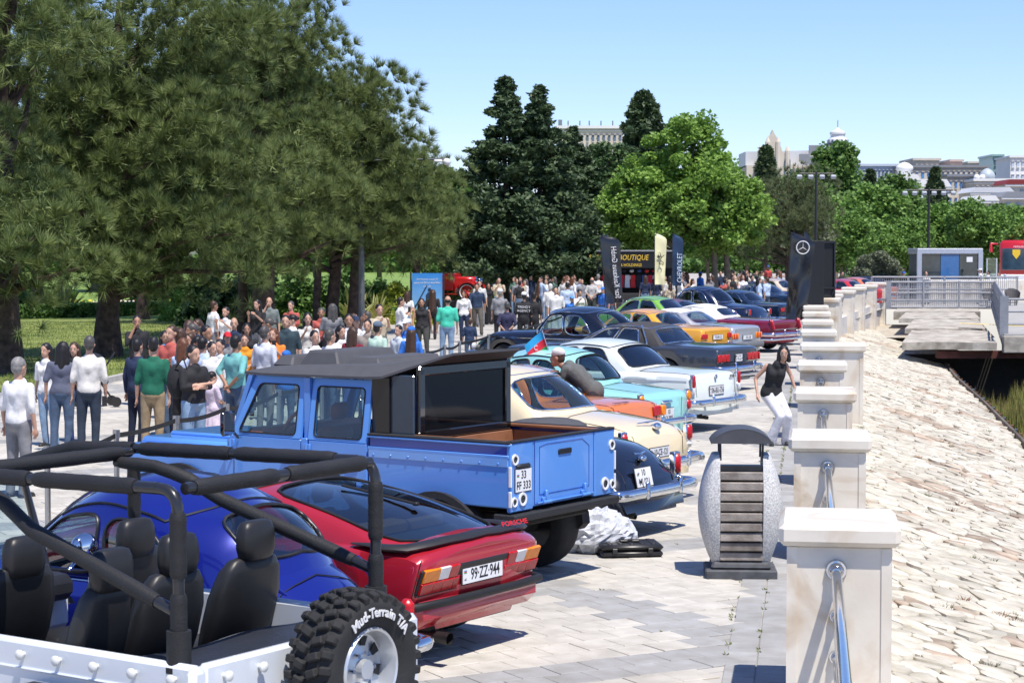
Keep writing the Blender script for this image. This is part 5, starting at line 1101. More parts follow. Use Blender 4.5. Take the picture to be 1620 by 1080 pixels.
# cars beyond the far balustrade leg
for px, z, m, lab in ((1412, 106, paint('coral', (.6, .16, .07), 0, .3), 'coral orange car beyond the far balustrade piers'), (1428, 113, m_bk, 'glossy black car just beyond the coral one'), (1440, 120, m_navy, 'blue black car farthest beyond the balustrade'), (1395, 100, paint('signal_red', (.5, .02, .03), 0, .3), 'low red car touching the far balustrade'), (1500, 128, m_wh, 'white car parked left behind the glass kiosk')):
    c = std(lab, m, atd(px, z), zr=1.46); c.bumper(.45)
# ================================================================ white open off-roader in the foreground
J = thing('off_roader', 'white open off-road vehicle with padded roll bars and a mud tyre, nearest the camera', 'off-road car', (-1.06, 10.35, 0), HEAD)
m_jw = paint('body_white', (.66, .70, .74), 0, .35); m_pad = mat('bar_padding', (.017, .017, .018), .62, var=.15, bump=.25, bscale=90); m_tube = mat('black_tube', (.02, .02, .022), .28, var=.1, coat=.4)
m_lea = mat('black_leather', (.02, .02, .021), .42, var=.12, bump=.06, bscale=9); m_quilt = mat('quilted_vinyl', (.022, .024, .03), .45, var=.1, bump=.3, bscale=30)
b = MB(); HW = .86
b.box((1.25, HW - .03, .80), (2.5, .06, .50), bev=.025); b.box((1.25, -HW + .03, .80), (2.5, .06, .50), bev=.025); part('tub_side', b, m_jw, J, smooth=40)
b = MB(); b.box((.03, 0, .80), (.06, 2 * HW - .13, .50), bev=.02); part('tail_panel', b, m_jw, J, smooth=40)
b = MB(); b.box((.0, HW - .0, .80), (.07, .12, .50), bev=.03); b.box((.0, -HW + .0, .80), (.07, .12, .50), bev=.03); part('corner_panel', b, m_jw, J, smooth=40)
b = MB(); b.box((1.25, 0, .52), (2.4, 1.6, .08)); part('tub_floor', b, m_black, J)
b = MB(); b.box((2.9, 0, .86), (.5, 1.66, .34), bev=.04); b.box((3.6, 0, .92), (1.15, 1.34, .3), bev=.06); part('bonnet', b, m_jw, J, smooth=40)
for sg in (-1, 1):
    b = MB(); b.prism([(2.75, .82), (2.9, .95), (4.15, .95), (4.25, .8), (4.1, .9), (2.95, .89)], sg * .62, sg * .95); part('mudguard', b, m_black, J)
    b = MB(); b.prism([(.0 + .15, .62), (.35, .84), (1.15, .84), (1.32, .62), (1.1, .79), (.4, .79)], sg * .86, sg * 1.0); part('mudguard', b, m_black, J)
    for x in (.72, 3.5): wheel(J, x, sg * .8, .40, .27, 'alloy', m_alloy, sg)
b = MB(); b.box((-.06, 0, .5), (.1, 1.5, .14), bev=.02); b.box((4.35, 0, .55), (.12, 1.6, .14), bev=.02); part('bumper', b, m_black, J)
m_knob = mat('knob_white', (.72, .72, .68), .4, var=.05)
def knob(x, y, z, ax):
    k = MB(); R = rotm(rx=-pi / 2 if ax == 'y' else 0, ry=-pi / 2 if ax == 'x' else 0); k.lathe([(.012, 0), (.012, .025), (.026, .027), (.028, .04), (.018, .048), (0, .049)], (x, y, z), 14, R); part('snap_knob', k, m_knob, J, smooth=40)
for i in range(9): knob(.14 + i * .27, HW - .002, .975, 'y')
for i in range(6): knob(-.0, .66 - i * .26, .975, 'x')
b = MB(); b.tube([(2.4, HW + .002, .90), (.22, HW + .002, .90), (.16, HW + .002, .86), (.16, HW + .002, .6)], .008, 6); part('pressed_line', b, m_jw, J)
# padded bars
def bar(pts, r=.043, pads=None, name='roll_bar'):
    b = MB(); b.tube(pts, .031, 12); o = part(name, b, m_tube, J, smooth=60)
    for (a, c) in (pads or [(0, 1)]):
        P = [Vector(p) for p in pts]; L = [0]
        for i in range(len(P) - 1): L.append(L[-1] + (P[i + 1] - P[i]).length)
        def pos(s):
            s *= L[-1]
            for i in range(len(P) - 1):
                if s <= L[i + 1] + 1e-6: return P[i].lerp(P[i + 1], (s - L[i]) / (L[i + 1] - L[i]))
            return P[-1]
        q = [pos(a + (c - a) * k / 14) for k in range(15)]; pb = MB(); rr_ = [r + .0012 * math.sin(k * 2.1) for k in range(15)]; rr_[0] = rr_[-1] = r * .86; pb.tube(q, rr_, 16); part('padding', pb, m_pad, o, smooth=50)
    return o
ZT = 1.90; YR = .79; XR = .18; XB = 2.04
def corner(a, b, c, n=6, k=.12):
    a, b, c = Vector(a), Vector(b), Vector(c); p = b + (a - b).normalized() * k; q = b + (c - b).normalized() * k
    return [p.lerp(b, t) .lerp(b.lerp(q, t), t) for t in [i / n for i in range(n + 1)]]
for sg in (1, -1):
    bar([(XR, sg * YR, 1.0), (XR, sg * YR, ZT - .12)] + corner((XR, sg * YR, 1), (XR, sg * YR, ZT), (XB, sg * YR, ZT - .03))[1:] + [(XR + .3, sg * YR, ZT - .004)], pads=[(.02, .33), (.40, .68)])
    bar([(XR + .13, sg * YR, ZT), (XB - .02, sg * (YR - .02), ZT - .03)], pads=[(.09, .52), (.55, .97)])
    bar([(XB, sg * (YR - .02), 1.0), (XB, sg * (YR - .02), ZT - .1)], .041, pads=[(.0, .45), (.55, 1)])
    bar([(XB, sg * .62, ZT - .10), (XB - .3, sg * .66, ZT - .115), (XB - .5, sg * .70, ZT - .17), (XB - .75, sg * .74, ZT - .29), (XR + .02, sg * YR, 1.29)], .041, pads=[(.02, .93)])
    bar([(XB, sg * (YR - .02), ZT - .03), (XB + .5, sg * .74, ZT - .05), (3.0, sg * .70, 1.72)], .042)
    f = MB(); f.cyl((XR, sg * YR, 1.10), .062, .2, 18); f.cyl((XR, sg * YR, 1.01), .075, .03, 18); part('bar_foot', f, m_pad, J, smooth=40)
bar([(XR, YR - .05, ZT), (XR, -YR + .05, ZT)], pads=[(.04, .46), (.52, .96)]); bar([(XB, YR - .05, ZT - .05), (XB, -YR + .05, ZT - .05)], pads=[(.05, .95)])
b = MB()
b.tube([(2.75, .72, 1.03), (2.98, .70, 1.72), (2.98, -.70, 1.72), (2.75, -.72, 1.03)], .03, 8); part('windscreen_frame', b, m_tube, J, smooth=50)
g = MB(); g.add([(2.77, .68, 1.06), (2.97, .67, 1.69), (2.97, -.67, 1.69), (2.77, -.68, 1.06)], [(0, 1, 2, 3)]); part('windscreen', g, m_glass, J)
# seats with separate headrests
def jseat(x, y, w, hz=1.42, lab=None):
    o = bpy.data.objects.new('seat', None); COL.objects.link(o); o.parent = J; o.location = (x, y, 0)
    b = MB(); b.box((.28, 0, .72), (.52, w, .2), bev=.07); part('cushion', b, m_lea, o, smooth=50)
    b = MB(); rows = []
    for i, (z, ww, xx, th) in enumerate(((.66, .44, .18, .10), (.8, .52, .13, .14), (.95, .54, .08, .17), (1.12, .53, .03, .17), (1.26, .46, -.01, .14), (1.325, .36, -.03, .10), (1.345, .2, -.035, .03))):
        ring = []
        for k in range(20):
            a = 2 * pi * k / 20; ca, sa = cos(a), sin(a); ring.append((xx + th * .5 * (abs(ca) ** .55) * (1 if ca > 0 else -1) - .02 * abs(sa) ** 3 * 0, w * 2 * ww * .5 * (abs(sa) ** .6) * (1 if sa > 0 else -1), z))
        rows.append(ring)
    b.ring_loft(rows); part('backrest', b, m_lea, o, smooth=60)
    b = MB(); rows = []
    for z, k in ((0, .62), (.02, .86), (.07, 1), (.13, 1.0), (.18, .93), (.215, .74), (.225, .45)):
        ring = []
        for q in range(20):
            a = 2 * pi * q / 20; ca, sa = cos(a), sin(a); ring.append((-.04 + .058 * k * (abs(ca) ** .6) * (1 if ca > 0 else -1) - .02, .135 * (k ** .7) * (abs(sa) ** .55) * (1 if sa > 0 else -1), hz - .10 + z))
        rows.append(ring)
    b.ring_loft(rows); part('headrest', b, m_lea, o, smooth=60)
    b = MB()
    for s_ in (-1, 1): b.tube([(-.045, s_ * .06, 1.24), (-.045, s_ * .06, hz - .06)], .007, 6)
    part('headrest_post', b, m_chrome, o); return o
jseat(.92, -.55, .5); jseat(.92, .08, .48); jseat(.92, .58, .34, 1.40); jseat(1.74, -.42, .52, 1.38); jseat(1.74, .44, .52, 1.38)
b = MB(); rows = []
for x, z in ((.07, 1.015), (.3, 1.02), (.55, 1.0), (.78, .93)): rows.append([(x, y, z + .012 * math.sin(y * 7 + x * 5)) for y in np.linspace(-.79, .79, 25)])
b.ring_loft(rows, False); part('load_cover', b, m_quilt, J, smooth=60)
m_st_ = mat('white_thread', (.13, .14, .16), .7); b = MB()
for i in range(-6, 16):
    y0 = -.75 + i * .12
    for s_ in (1, -1):
        p = []
        for k in range(7):
            t = k / 6; x = .60 + .16 * t; y = y0 + s_ * .14 * t
            if abs(y) < .77: p.append((x, y, .998 - .30 * (x - .55) + .012 * math.sin(y * 7 + x * 5)))
        if len(p) > 2: b.tube(p, .0022, 4)
kind(part('stitching', b, m_st_, J), 'stuff')
b = MB(); b.box((1.35, .12, .95), (.32, .3, .1), bev=.03); part('quilted_armrest', b, m_quilt, J, smooth=40)
b = MB(); b.box((2.62, 0, .98), (.22, 1.5, .16), bev=.05); part('dashboard', b, m_lea, J, smooth=40); b = MB(); R = rotm(ry=radians(60)); b.tube([Vector((2.35, .42, 1.08)) + R @ Vector((cos(a) * .19, sin(a) * .19, 0)) for a in np.linspace(0, 2 * pi, 25)[:-1]], .014, 6, closed=True); part('steering_wheel', b, m_lea, J, smooth=50)
b = MB(); b.ell((2.7, -.98, 1.18), (.06, .11, .09), 14, 10); b.tube([(2.7, -.85, 1.05), (2.7, -.96, 1.14)], .012, 6); b.ell((2.7, .98, 1.18), (.06, .11, .09), 14, 10); b.tube([(2.7, .85, 1.05), (2.7, .96, 1.14)], .012, 6); part('wing_mirrors', b, m_chrome, J, smooth=60)
# the mud tyre carried on the tail
W0 = bpy.data.objects.new('spare_wheel', None); COL.objects.link(W0); W0.parent = J; W0.location = (-.20, -.12, .90); W0.rotation_euler = (0, 0, 0)
Rx = rotm(ry=-pi / 2); R0 = .385; b = MB()
b.lathe([(.225, -.11), (.27, -.135), (.33, -.145), (.37, -.13), (R0, -.10), (R0, .10), (.37, .13), (.33, .145), (.27, .135), (.225, .11), (.21, 0), (.225, -.11)], n=56, R=Rx); part('tyre', b, m_tyre, W0, smooth=50)
blk = MB(); blk.box((0, 0, 0), (.072, .052, .05), bev=.008, taper=(.9, .86)); bme_ = blk.mesh('tread_block', m_tyre); blk = MB(); blk.box((0, 0, 0), (.062, .05, .05), bev=.008, taper=(.9, .86)); shm_ = blk.mesh('shoulder_block', m_tyre)
NB = 30
for i in range(NB):
    a = 2 * pi * i / NB
    for k, (xx, da, rot) in enumerate(((-.042, 0, .35), (.042, .5, -.35))):
        aa = a + da * 2 * pi / NB; o = link('tread_block', bme_, W0); o.matrix_local = Matrix.Rotation(aa, 4, 'X') @ Matrix.Translation((xx, 0, R0 + .008)) @ Matrix.Rotation(rot, 4, 'Z')
    for xx, da in ((-.112, .25), (.112, .75)):
        aa = a + da * 2 * pi / NB; o = link('shoulder_block', shm_, W0); o.matrix_local = Matrix.Rotation(aa, 4, 'X') @ Matrix.Translation((xx, 0, R0 - .004)) @ Matrix.Rotation(.35 * (1 if xx > 0 else -1), 4, 'Y')
m_rimw = mat('silver_rim', (.62, .64, .66), .35, metal=.6, var=.05)
b = MB(); b.lathe([(.225, .112), (.215, .125), (.205, .118), (.195, .06), (.185, .03), (.15, .02), (.11, .035), (.07, .045), (.055, .05), (.05, .09), (.0, .092)], n=48, R=Rx); b.lathe([(.225, -.112), (0, -.1)], n=24, R=Rx); part('rim', b, m_rimw, W0, smooth=40)
b = MB()
for i in range(8): a = 2 * pi * i / 8 + .2; b.prism([(-.018, -.03), (.018, -.03), (.03, .02), (-.03, .02)], -.004, .004, 'x'); k = len(b.v) - 8; b.v[k:] = [tuple((Matrix.Rotation(a, 3, 'X') @ (Vector(v) + Vector((0, 0, .15))) + Vector((-.036, 0, 0)))) for v in b.v[k:]]
part('rim_slots', b, m_ink, W0); b = MB()
for i in range(6): a = 2 * pi * i / 6; b.cyl((-.055, cos(a) * .085, sin(a) * .085), .012, .03, 8, R=rotm(ry=pi / 2))
part('wheel_nuts', b, m_chrome, W0)
m_wl = mat('white_letters', (.7, .7, .7), .6)
lets = 'Mud-Terrain T/A'; per = .036 / .30 * 1.0
def tw(ch): return {'M': 1.45, 'i': .6, '-': .65, 'r': .75, ' ': .7, '/': .75}.get(ch, 1)
ang = radians(128); 
for ch in lets:
    wdt = tw(ch) * per; mid = ang - wdt / 2; ang -= wdt
    if ch == ' ': continue
    o = text(ch, .072, m_wl, W0, (0, 0, 0), (0, 0, 0), .003, 'lettering'); o.data.offset = .0016
    # viewer looks along +x, up is z, right is -y
    M = Matrix(((0, 0, -1), (-1, 0, 0), (0, 1, 0))).to_4x4()
    o.matrix_local = Matrix.Rotation(pi / 2 - mid, 4, 'X') @ Matrix.Translation((-.1485, 0, .305)) @ M
b = MB(); b.box((-.03, -.12, .80), (.1, .5, .12)); b.box((-.03, -.12, 1.0), (.1, .14, .3)); part('tyre_carrier', b, m_black, J)

# ================================================================ blue pickup
T = thing('pickup_truck', 'sky blue double cab pickup with wooden load bed and plate 33 FF 333', 'pickup', (.48, 18.2, 0), HEAD)
m_pb = paint('sky_blue', (.10, .285, .70), .0, .3); m_pd = paint('deep_blue', (.02, .07, .36), .12, .25); m_rf = mat('matt_roof', (.075, .075, .08), .65, var=.06, bump=.1); m_gb = mat('gloss_black', (.012, .012, .014), .08, coat=1, var=.05); m_wood = mat('bed_wood', (.26, .115, .055), .45, var=.25, scale=3, bump=.2, bscale=12, coat=.3, obj_rand=.15)
m_blk_t = mat('textured_black', (.02, .02, .022), .7, bump=.4, bscale=60); TW = .885
for sg in (1, -1):
    b = MB(); b.box((.80, sg * (TW - .035), 1.02), (1.58, .07, .46), bev=.012); part('bed_side', b, m_pb, T)
    b = MB(); b.box((.80, sg * (TW - .045), 1.30), (1.56, .05, .085)); part('bed_upper_side', b, m_pd, T)
    b = MB(); b.box((.80, sg * (TW - .025), 1.348), (1.60, .07, .022), bev=.008); b.box((.8, sg * (TW + .004), 1.245), (1.58, .016, .03), bev=.005); part('side_rail', b, m_pb, T, smooth=40)
    b = MB(); b.box((.80, sg * (TW + .005), 1.20), (1.56, .012, .085), bev=.004); part('belt_step', b, mat('paint_light_blue', (.16, .36, .74), .35, coat=1, var=.04), T)
    for k in range(8): b = MB(); b.ell((.12 + k * .2, sg * (TW + .014), 1.185), (.012, .008, .012), 8, 6); part('rivet', b, m_pb, T)
    b = MB(); b.box((.80, sg * (TW - .05), 1.368), (1.6, .12, .018), bev=.006); part('rim_strip', b, m_blk_t, T)
# rear face
for sg in (1, -1):
    b = MB(); b.box((.02, sg * .70, 1.06), (.05, .36, .62), bev=.012); cp = part('rear_corner_panel', b, m_pb, T)
    def rlamp(y, z, r):
        q = MB(); Rr = rotm(ry=-pi / 2); q.lathe([(r * .58, .004), (r * .62, .012), (r * .95, .014), (r, .006), (r, 0)], (-.006, y, z), 28, Rr); o = part('lamp_ring', q, m_plate, cp, smooth=40)
        q = MB(); q.lathe([(r * .6, .008), (r * .3, .004), (0, .003)], (-.006, y, z), 20, Rr); part('lamp_glass', q, m_gb, cp, smooth=60)
    rlamp(sg * .82, 1.22, .05); rlamp(sg * .83, .845, .045); rlamp(sg * .70, .86, .062)
    for z0, z1 in ((.80, .94), (.98, 1.16)): q = MB(); q.box((-.0, sg * .882, (z0 + z1) / 2), (.03, .018, z1 - z0), bev=.004); part('side_reflector', q, m_plate, cp); 
b = MB(); b.box((.02, 0, 1.07), (.045, 1.02, .60), bev=.01); tg = part('tailgate', b, m_pb, T)
for pts in ([(-.004, .5, 1.36), (-.004, .5, .79), (-.004, -.5, .79), (-.004, -.5, 1.36)], [(-.004, .42, 1.30), (-.004, .30, 1.32), (-.004, -.30, 1.32), (-.004, -.42, 1.25), (-.004, -.42, .87), (-.004, .42, .87), (-.004, .42, 1.30)]): q = MB(); q.tube(pts, .004, 5); part('pressed_line', q, m_pd, tg)
b = MB(); b.box((-.006, 0, 1.23), (.02, .22, .05), bev=.008); part('gate_handle', b, m_ink, tg)
for y in (.33, -.33):
    b = MB(); b.box((-.015, y, .83), (.02, .12, .03), bev=.004); b.box((-.02, y, .86), (.03, .04, .09), bev=.006); b.cyl((-.025, y, .80), .018, .13, 10, R=rotm(rx=pi / 2)); part('hinge', b, m_pb, tg, smooth=40)
b = MB(); b.cyl((-.02, 0, .80), .008, .95, 8, R=rotm(rx=pi / 2)); part('hinge_rod', b, m_pb, tg)
b = MB(); b.box((.02, 0, 1.378), (.07, 1.74, .018), bev=.006); part('rim_strip', b, m_blk_t, T)
b = MB(); b.box((-.0, .69, 1.155), (.05, .22, .04), bev=.015); part('plate_lamp', b, m_black, T, smooth=40)
pl_ = Car.__new__(Car); pl_.o = T; pl_.sh = lambda x, z: x; pl_.plate('', 1.03, y=.69, w_=.25, h=.2, two=('33', 'FF 333'), x=-.012)
# load bed: planked floor and walls
for i in range(9): b = MB(); b.box((.78, -.72 + i * .18, .90), (1.5, .172, .03), bev=.004); part('bed_plank', b, m_wood, T)
for sg in (1, -1):
    for k in range(3): b = MB(); b.box((.78, sg * (TW - .10), .98 + k * .135), (1.5, .03, .128), bev=.004); part('wall_plank', b, m_wood, T)
for xx, nm in ((.075, 'wall_plank'), (1.10, 'wall_plank')):
    for k in range(3): b = MB(); b.box((xx, 0, .98 + k * .135), (.03, 1.54, .128), bev=.004); part(nm, b, m_wood, T)
b = MB(); b.box((.78, -TW + .1, 1.362), (1.5, .10, .03), bev=.008); b.box((.78, TW - .13, 1.362), (1.5, .05, .03), bev=.008); part('wooden_capping', b, m_wood, T)
b = MB(); b.box((.06, 0, .70), (.24, 1.78, .07), bev=.012); part('rear_step', b, m_blk_t, T); b = MB(); b.box((.35, 0, .64), (.4, 1.3, .14), bev=.02); b.box((2.6, 0, .60), (4.2, 1.0, .16)); b.cyl((.78, 0, .44), .09, 1.4, 12, R=rotm(rx=pi / 2)); b.ell((.78, -.1, .44), (.17, .19, .17), 14, 8); b.cyl((3.9, 0, .44), .07, 1.4, 10, R=rotm(rx=pi / 2)); part('chassis', b, m_under, T, smooth=40)
for x in (.80, 3.95):
    for sg in (-1, 1): wheel(T, x, sg * .74, .43, .30, 'alloy', m_dmetal, sg)
for sg in (1, -1):
    b = MB(); pts = [(.80 + cos(a) * .50, .44 + sin(a) * .455) for a in np.linspace(0, pi, 15)]; b.prism(pts + [(p[0] * 1 + (.80 - p[0]) * .12, p[1] - .06) for p in pts[::-1]], sg * .80, sg * .93); part('wheel_arch', b, m_blk_t, T)
    pts = [(3.95 + cos(a) * .52, .46 + sin(a) * .50) for a in np.linspace(0, pi, 15)]; b = MB(); b.prism(pts + [(p[0] * 1 + (3.95 - p[0]) * .12, p[1] - .06) for p in pts[::-1]], sg * .80, sg * .93); part('wheel_arch', b, m_blk_t, T)
# cab: doors with framed windows
def door(x0, x1, sl, sg, nm):
    """door from x0 (rear) to x1 (front) on side sg; sl: how far the front top leans back"""
    y = sg * TW; yt = sg * (TW - .09); b = MB()
    b.box(((x0 + x1) / 2, y - sg * .03, .925), (x1 - x0 - .012, .06, .71), bev=.012); o = part(nm, b, m_pb, T)
    def pt(x, z, off=0): t = (z - 1.28) / .6; return Vector((x, y + (yt - y) * max(t, 0) + sg * off, z))
    Z0, Z1 = 1.28, 1.86; out = [(x0 + .006, Z0), (x1 - .006, Z0), (x1 - .006 - sl, Z1), (x0 + .006, Z1)]; fr = .075
    inn = [(x0 + fr, Z0 + .03), (x1 - fr - (sl * .06), Z0 + .03), (x1 - fr - sl, Z1 - fr), (x0 + fr, Z1 - fr)]
    def rnd_(q, r=.05, n=4):
        P = []
        for i in range(4):
            a, c_, d_ = Vector(q[i - 1]), Vector(q[i]), Vector(q[(i + 1) % 4]); p = c_ + (a - c_).normalized() * r; e = c_ + (d_ - c_).normalized() * r
            P += [p.lerp(c_, t).lerp(c_.lerp(e, t), t) for t in [k / n for k in range(n + 1)]]
        return P
    O = rnd_(out, .012); I = rnd_(inn); f = MB()
    f.ring_loft([[pt(*p, -.03) for p in I], [pt(*p, 0) for p in I], [pt(*p, 0) for p in O], [pt(*p, -.03) for p in O]], True, False, False); part('window_frame', f, m_pb, o)
    s_ = MB(); s_.tube([pt(*p, .001) for p in I], .008, 5, closed=True); part('window_seal', s_, m_rub, o)
    g = MB(); g.add([pt(*p, -.012) for p in I], [tuple(range(len(I)))]); part('door_glass', g, m_glass, o)
    h = MB(); h.box((x0 + .14, y + sg * .02, 1.12), (.14, .03, .03), bev=.008); part('door_handle', h, m_black, o)
    for z in (1.20, .78):
        for s in (-1,): h = MB(); h.box((x1 + .0, y + sg * .008, z), (.09, .016, .075), bev=.004); h.cyl((x1, y + sg * .02, z), .012, .08, 8); part('hinge', h, m_pb, o, smooth=40)
for sg in (1, -1):
    door(1.60, 2.32, .0, sg, 'rear_door'); door(2.40, 3.28, .24, sg, 'front_door')
    b = MB(); b.box((2.36, sg * (TW - .02), .93), (.075, .05, .72), bev=.006); b.prism([(2.325, 1.28), (2.395, 1.28), (2.395, 1.86), (2.325, 1.86)], sg * (TW - .10), sg * (TW - .045)); part('centre_pillar', b, m_pb, T)
    b = MB(); b.prism([(3.285, 1.26), (3.34, 1.26), (3.10, 1.86), (3.045, 1.86)], sg * (TW - .1), sg * (TW - .05)); part('front_pillar', b, m_pb, T)
    b = MB(); b.box((1.50, sg * (TW - .10), 1.58), (.20, .05, .62)); part('rear_pillar', b, m_gb, T)
    b = MB(); b.box((1.27, sg * (TW - .115), 1.63), (.27, .03, .58), bev=.01); part('quarter_panel_glass', b, mat('smoked_panel', (.03, .05, .075), .12, coat=1, var=.06), T)
    b = MB(); b.tube([(3.18, sg * .9, 1.25), (3.18, sg * 1.0, 1.34)], .014, 6); b.box((3.18, sg * 1.06, 1.40), (.06, .18, .24), bev=.03); mo = part('wing_mirror', b, m_gb, T, smooth=40); b = MB(); b.box((3.148, sg * 1.06, 1.40), (.004, .15, .20), bev=.0); part('mirror_glass', b, m_chrome, mo)
    b = MB(); b.box((3.95, sg * .80, .95), (1.5, .17, .34), bev=.04); part('front_wing', b, m_pb, T, smooth=40)
b = MB(); b.box((1.12, .70, 1.66), (.05, .09, .66), bev=.01); b.box((1.12, -.70, 1.66), (.05, .09, .66), bev=.01); b.box((1.12, 0, 1.96), (.05, 1.48, .09), bev=.01); b.box((1.12, 0, 1.36), (.05, 1.5, .08), bev=.01); rwf = part('rear_window_frame', b, m_gb, T)
b = MB(); b.box((1.125, 0, 1.66), (.008, 1.33, .54)); part('rear_window', b, mat('smoked_glass', (.008, .009, .011), .06, spec=.25, var=.2), rwf)
b = MB(); b.box((3.92, 0, 1.13), (1.45, 1.52, .10), bev=.04); b.box((3.9, 0, 1.19), (1.25, .9, .05), bev=.02); part('bonnet', b, m_pb, T, smooth=40)
b = MB(); b.box((4.66, 0, .86), (.08, 1.2, .46), bev=.02); part('grille', b, m_black, T); b = MB(); b.box((4.8, 0, .56), (.16, 1.78, .16), bev=.02); part('front_bumper', b, m_blk_t, T)
for sg in (1, -1): b = MB(); b.cyl((4.71, sg * .52, .93), .1, .04, 20, R=rotm(ry=pi / 2)); part('headlamp', b, m_lwh, T, smooth=40)
b = MB(); b.add([(3.30, .8, 1.27), (3.30, -.8, 1.27), (3.07, -.76, 1.86), (3.07, .76, 1.86)], [(0, 1, 2, 3)]); part('windscreen', b, m_glass, T)
b = MB(); b.box((3.28, 0, 1.22), (.14, 1.7, .12), bev=.02); part('scuttle', b, m_pb, T)
# roof with chamfered eaves, kicked up tail and raised pods
rz_ = MB(); rl = []
for x, hw, z0, z1 in ((3.20, .62, 1.87, 1.885), (3.16, .82, 1.87, 1.90), (2.9, .86, 1.865, 1.945), (1.62, .88, 1.875, 2.0), (1.45, .87, 1.885, 2.015), (1.0, .64, 2.05, 2.10), (.86, .54, 2.105, 2.125)):
    rl.append([(x, hw, z0), (x, hw, z0 + .022), (x, hw - .14, z1), (x, 0, z1 + .012), (x, -hw + .14, z1), (x, -hw, z0 + .022), (x, -hw, z0), (x, 0, z0)])
rz_.ring_loft(rl); part('roof', rz_, m_rf, T, smooth=20)
for x0, x1, y, w_, h in ((2.75, 3.0, .0, 1.2, .055), (2.25, 2.75, 0, 1.0, .11), (1.75, 2.22, -.05, 1.1, .06)):
    b = MB(); b.box(((x0 + x1) / 2, y, 1.96 + h / 2), (x1 - x0, w_, h + .05), bev=.02, taper=(.72, .9)); part('roof_pod', b, m_rf, T)
m_tan = mat('orange_leather', (.62, .15, .035), .5, var=.15, bump=.2, bscale=40)
for x, y in ((2.55, .42), (2.55, -.42), (1.75, .42), (1.75, -.42)): seat(T, x, y, .5, m_tan, base=.62, h=.6)
b = MB(); b.box((3.08, 0, 1.24), (.26, 1.55, .2), bev=.05); part('dashboard', b, m_tan, T, smooth=40); b = MB(); R = rotm(ry=radians(55)); b.tube([Vector((2.80, .42, 1.38)) + R @ Vector((cos(a) * .2, sin(a) * .2, 0)) for a in np.linspace(0, 2 * pi, 25)[:-1]], .018, 6, closed=True); b.tube([Vector((2.80, .42, 1.38)) + R @ Vector((0, y, 0)) for y in (-.19, .19)], .015, 6); b.tube([(2.80, .42, 1.38), (3.05, .42, 1.22)], .03, 8); part('steering_wheel', b, m_tan, T, smooth=50)
b = MB(); b.box((2.3, 0, .95), (1.9, 1.6, .06)); b.box((1.15, 0, 1.14), (.04, 1.55, .42)); part('cab_floor', b, m_dark_in, T)
# ================================================================ litter bin
bp_ = at(1178, 907); o = thing('litter_bin', 'barrel shaped litter bin with speckled stone cheeks, slats and a dark half round hood', 'litter bin', (2.16, 18.75, 0), -.06)
m_terr = mat('speckled_stone', (.34, .34, .33), .8, scale=80, var=0, col2=(.74, .73, .70), detail=2, bump=.3, bscale=150); m_base = mat('dark_stone', (.075, .078, .085), .7, var=.25, scale=12, bump=.2); m_hood = mat('dark_sheet', (.10, .10, .105), .5, metal=.5, var=.1)
m_slat = mat('weathered_slat', (.24, .20, .165), .75, var=.3, scale=7, bump=.3, obj_rand=.25, col2=(.36, .32, .28))
def barrel(z): t = (z - .13) / 1.02; return .275 + .125 * math.sin(pi * min(max(t, 0), 1)) ** .9
for sg in (-1, 1):
    b = MB(); rows = []
    for i in range(17):
        z = .13 + 1.02 * i / 16; xo = barrel(z); yo = .17 + .13 * math.sin(pi * i / 16) ** .8; xi = .20; ring = []
        for k in range(13):
            a = -pi / 2 + pi * k / 12; ring.append((sg * (xi + (xo - xi) * (max(cos(a), 0) ** .5)), yo * sin(a), z))
        rows.append(ring)
    b.ring_loft(rows); part('stone_cheek', b, m_terr, o, smooth=50)
for i in range(9):
    z = .20 + i * .095
    for ys in (-1, 1):
        y = .17 + .10 * math.sin(pi * (z - .13) / 1.02) ** .8; b = MB(); b.box((0, ys * y, z), (.405, .03, .078), bev=.008); part('slat', b, m_slat, o)
b = MB(); b.box((0, 0, .03), (.67, .56, .10), bev=.012); b.box((0, 0, .115), (.56, .46, .07), bev=.02, taper=(.95, .95)); part('base', b, m_base, o)
b = MB()
for sx in (-1, 1):
    for sy in (-1, 1): b.tube([(sx * .195, sy * .17, 1.10), (sx * .20, sy * .18, 1.33)], .012, 6)
b.box((0, 0, .98), (.38, .30, .1)); b.box((0, -.19, 1.03), (.385, .015, .05)); part('frame', b, m_dmetal, o)
b = MB(); rows = []
for i in range(15):
    a = -1.25 + 2.5 * i / 14; rows.append([(sin(a) * .305, y, 1.14 + .0 + cos(a) * .235 + .0 * y) for y in (-.24, .24)] + [(sin(a) * .295, y, 1.128 + cos(a) * .235) for y in (.24, -.24)])
b.ring_loft(rows); b.prism([(sin(-1.25 + 2.5 * i / 14) * .30, 1.135 + cos(-1.25 + 2.5 * i / 14) * .235) for i in range(15)], -.238, -.228); b.v = [(x, y, 1.275 + (z - 1.2) * .85 - .02) for x, y, z in b.v]; part('hood', b, m_hood, o, smooth=40)
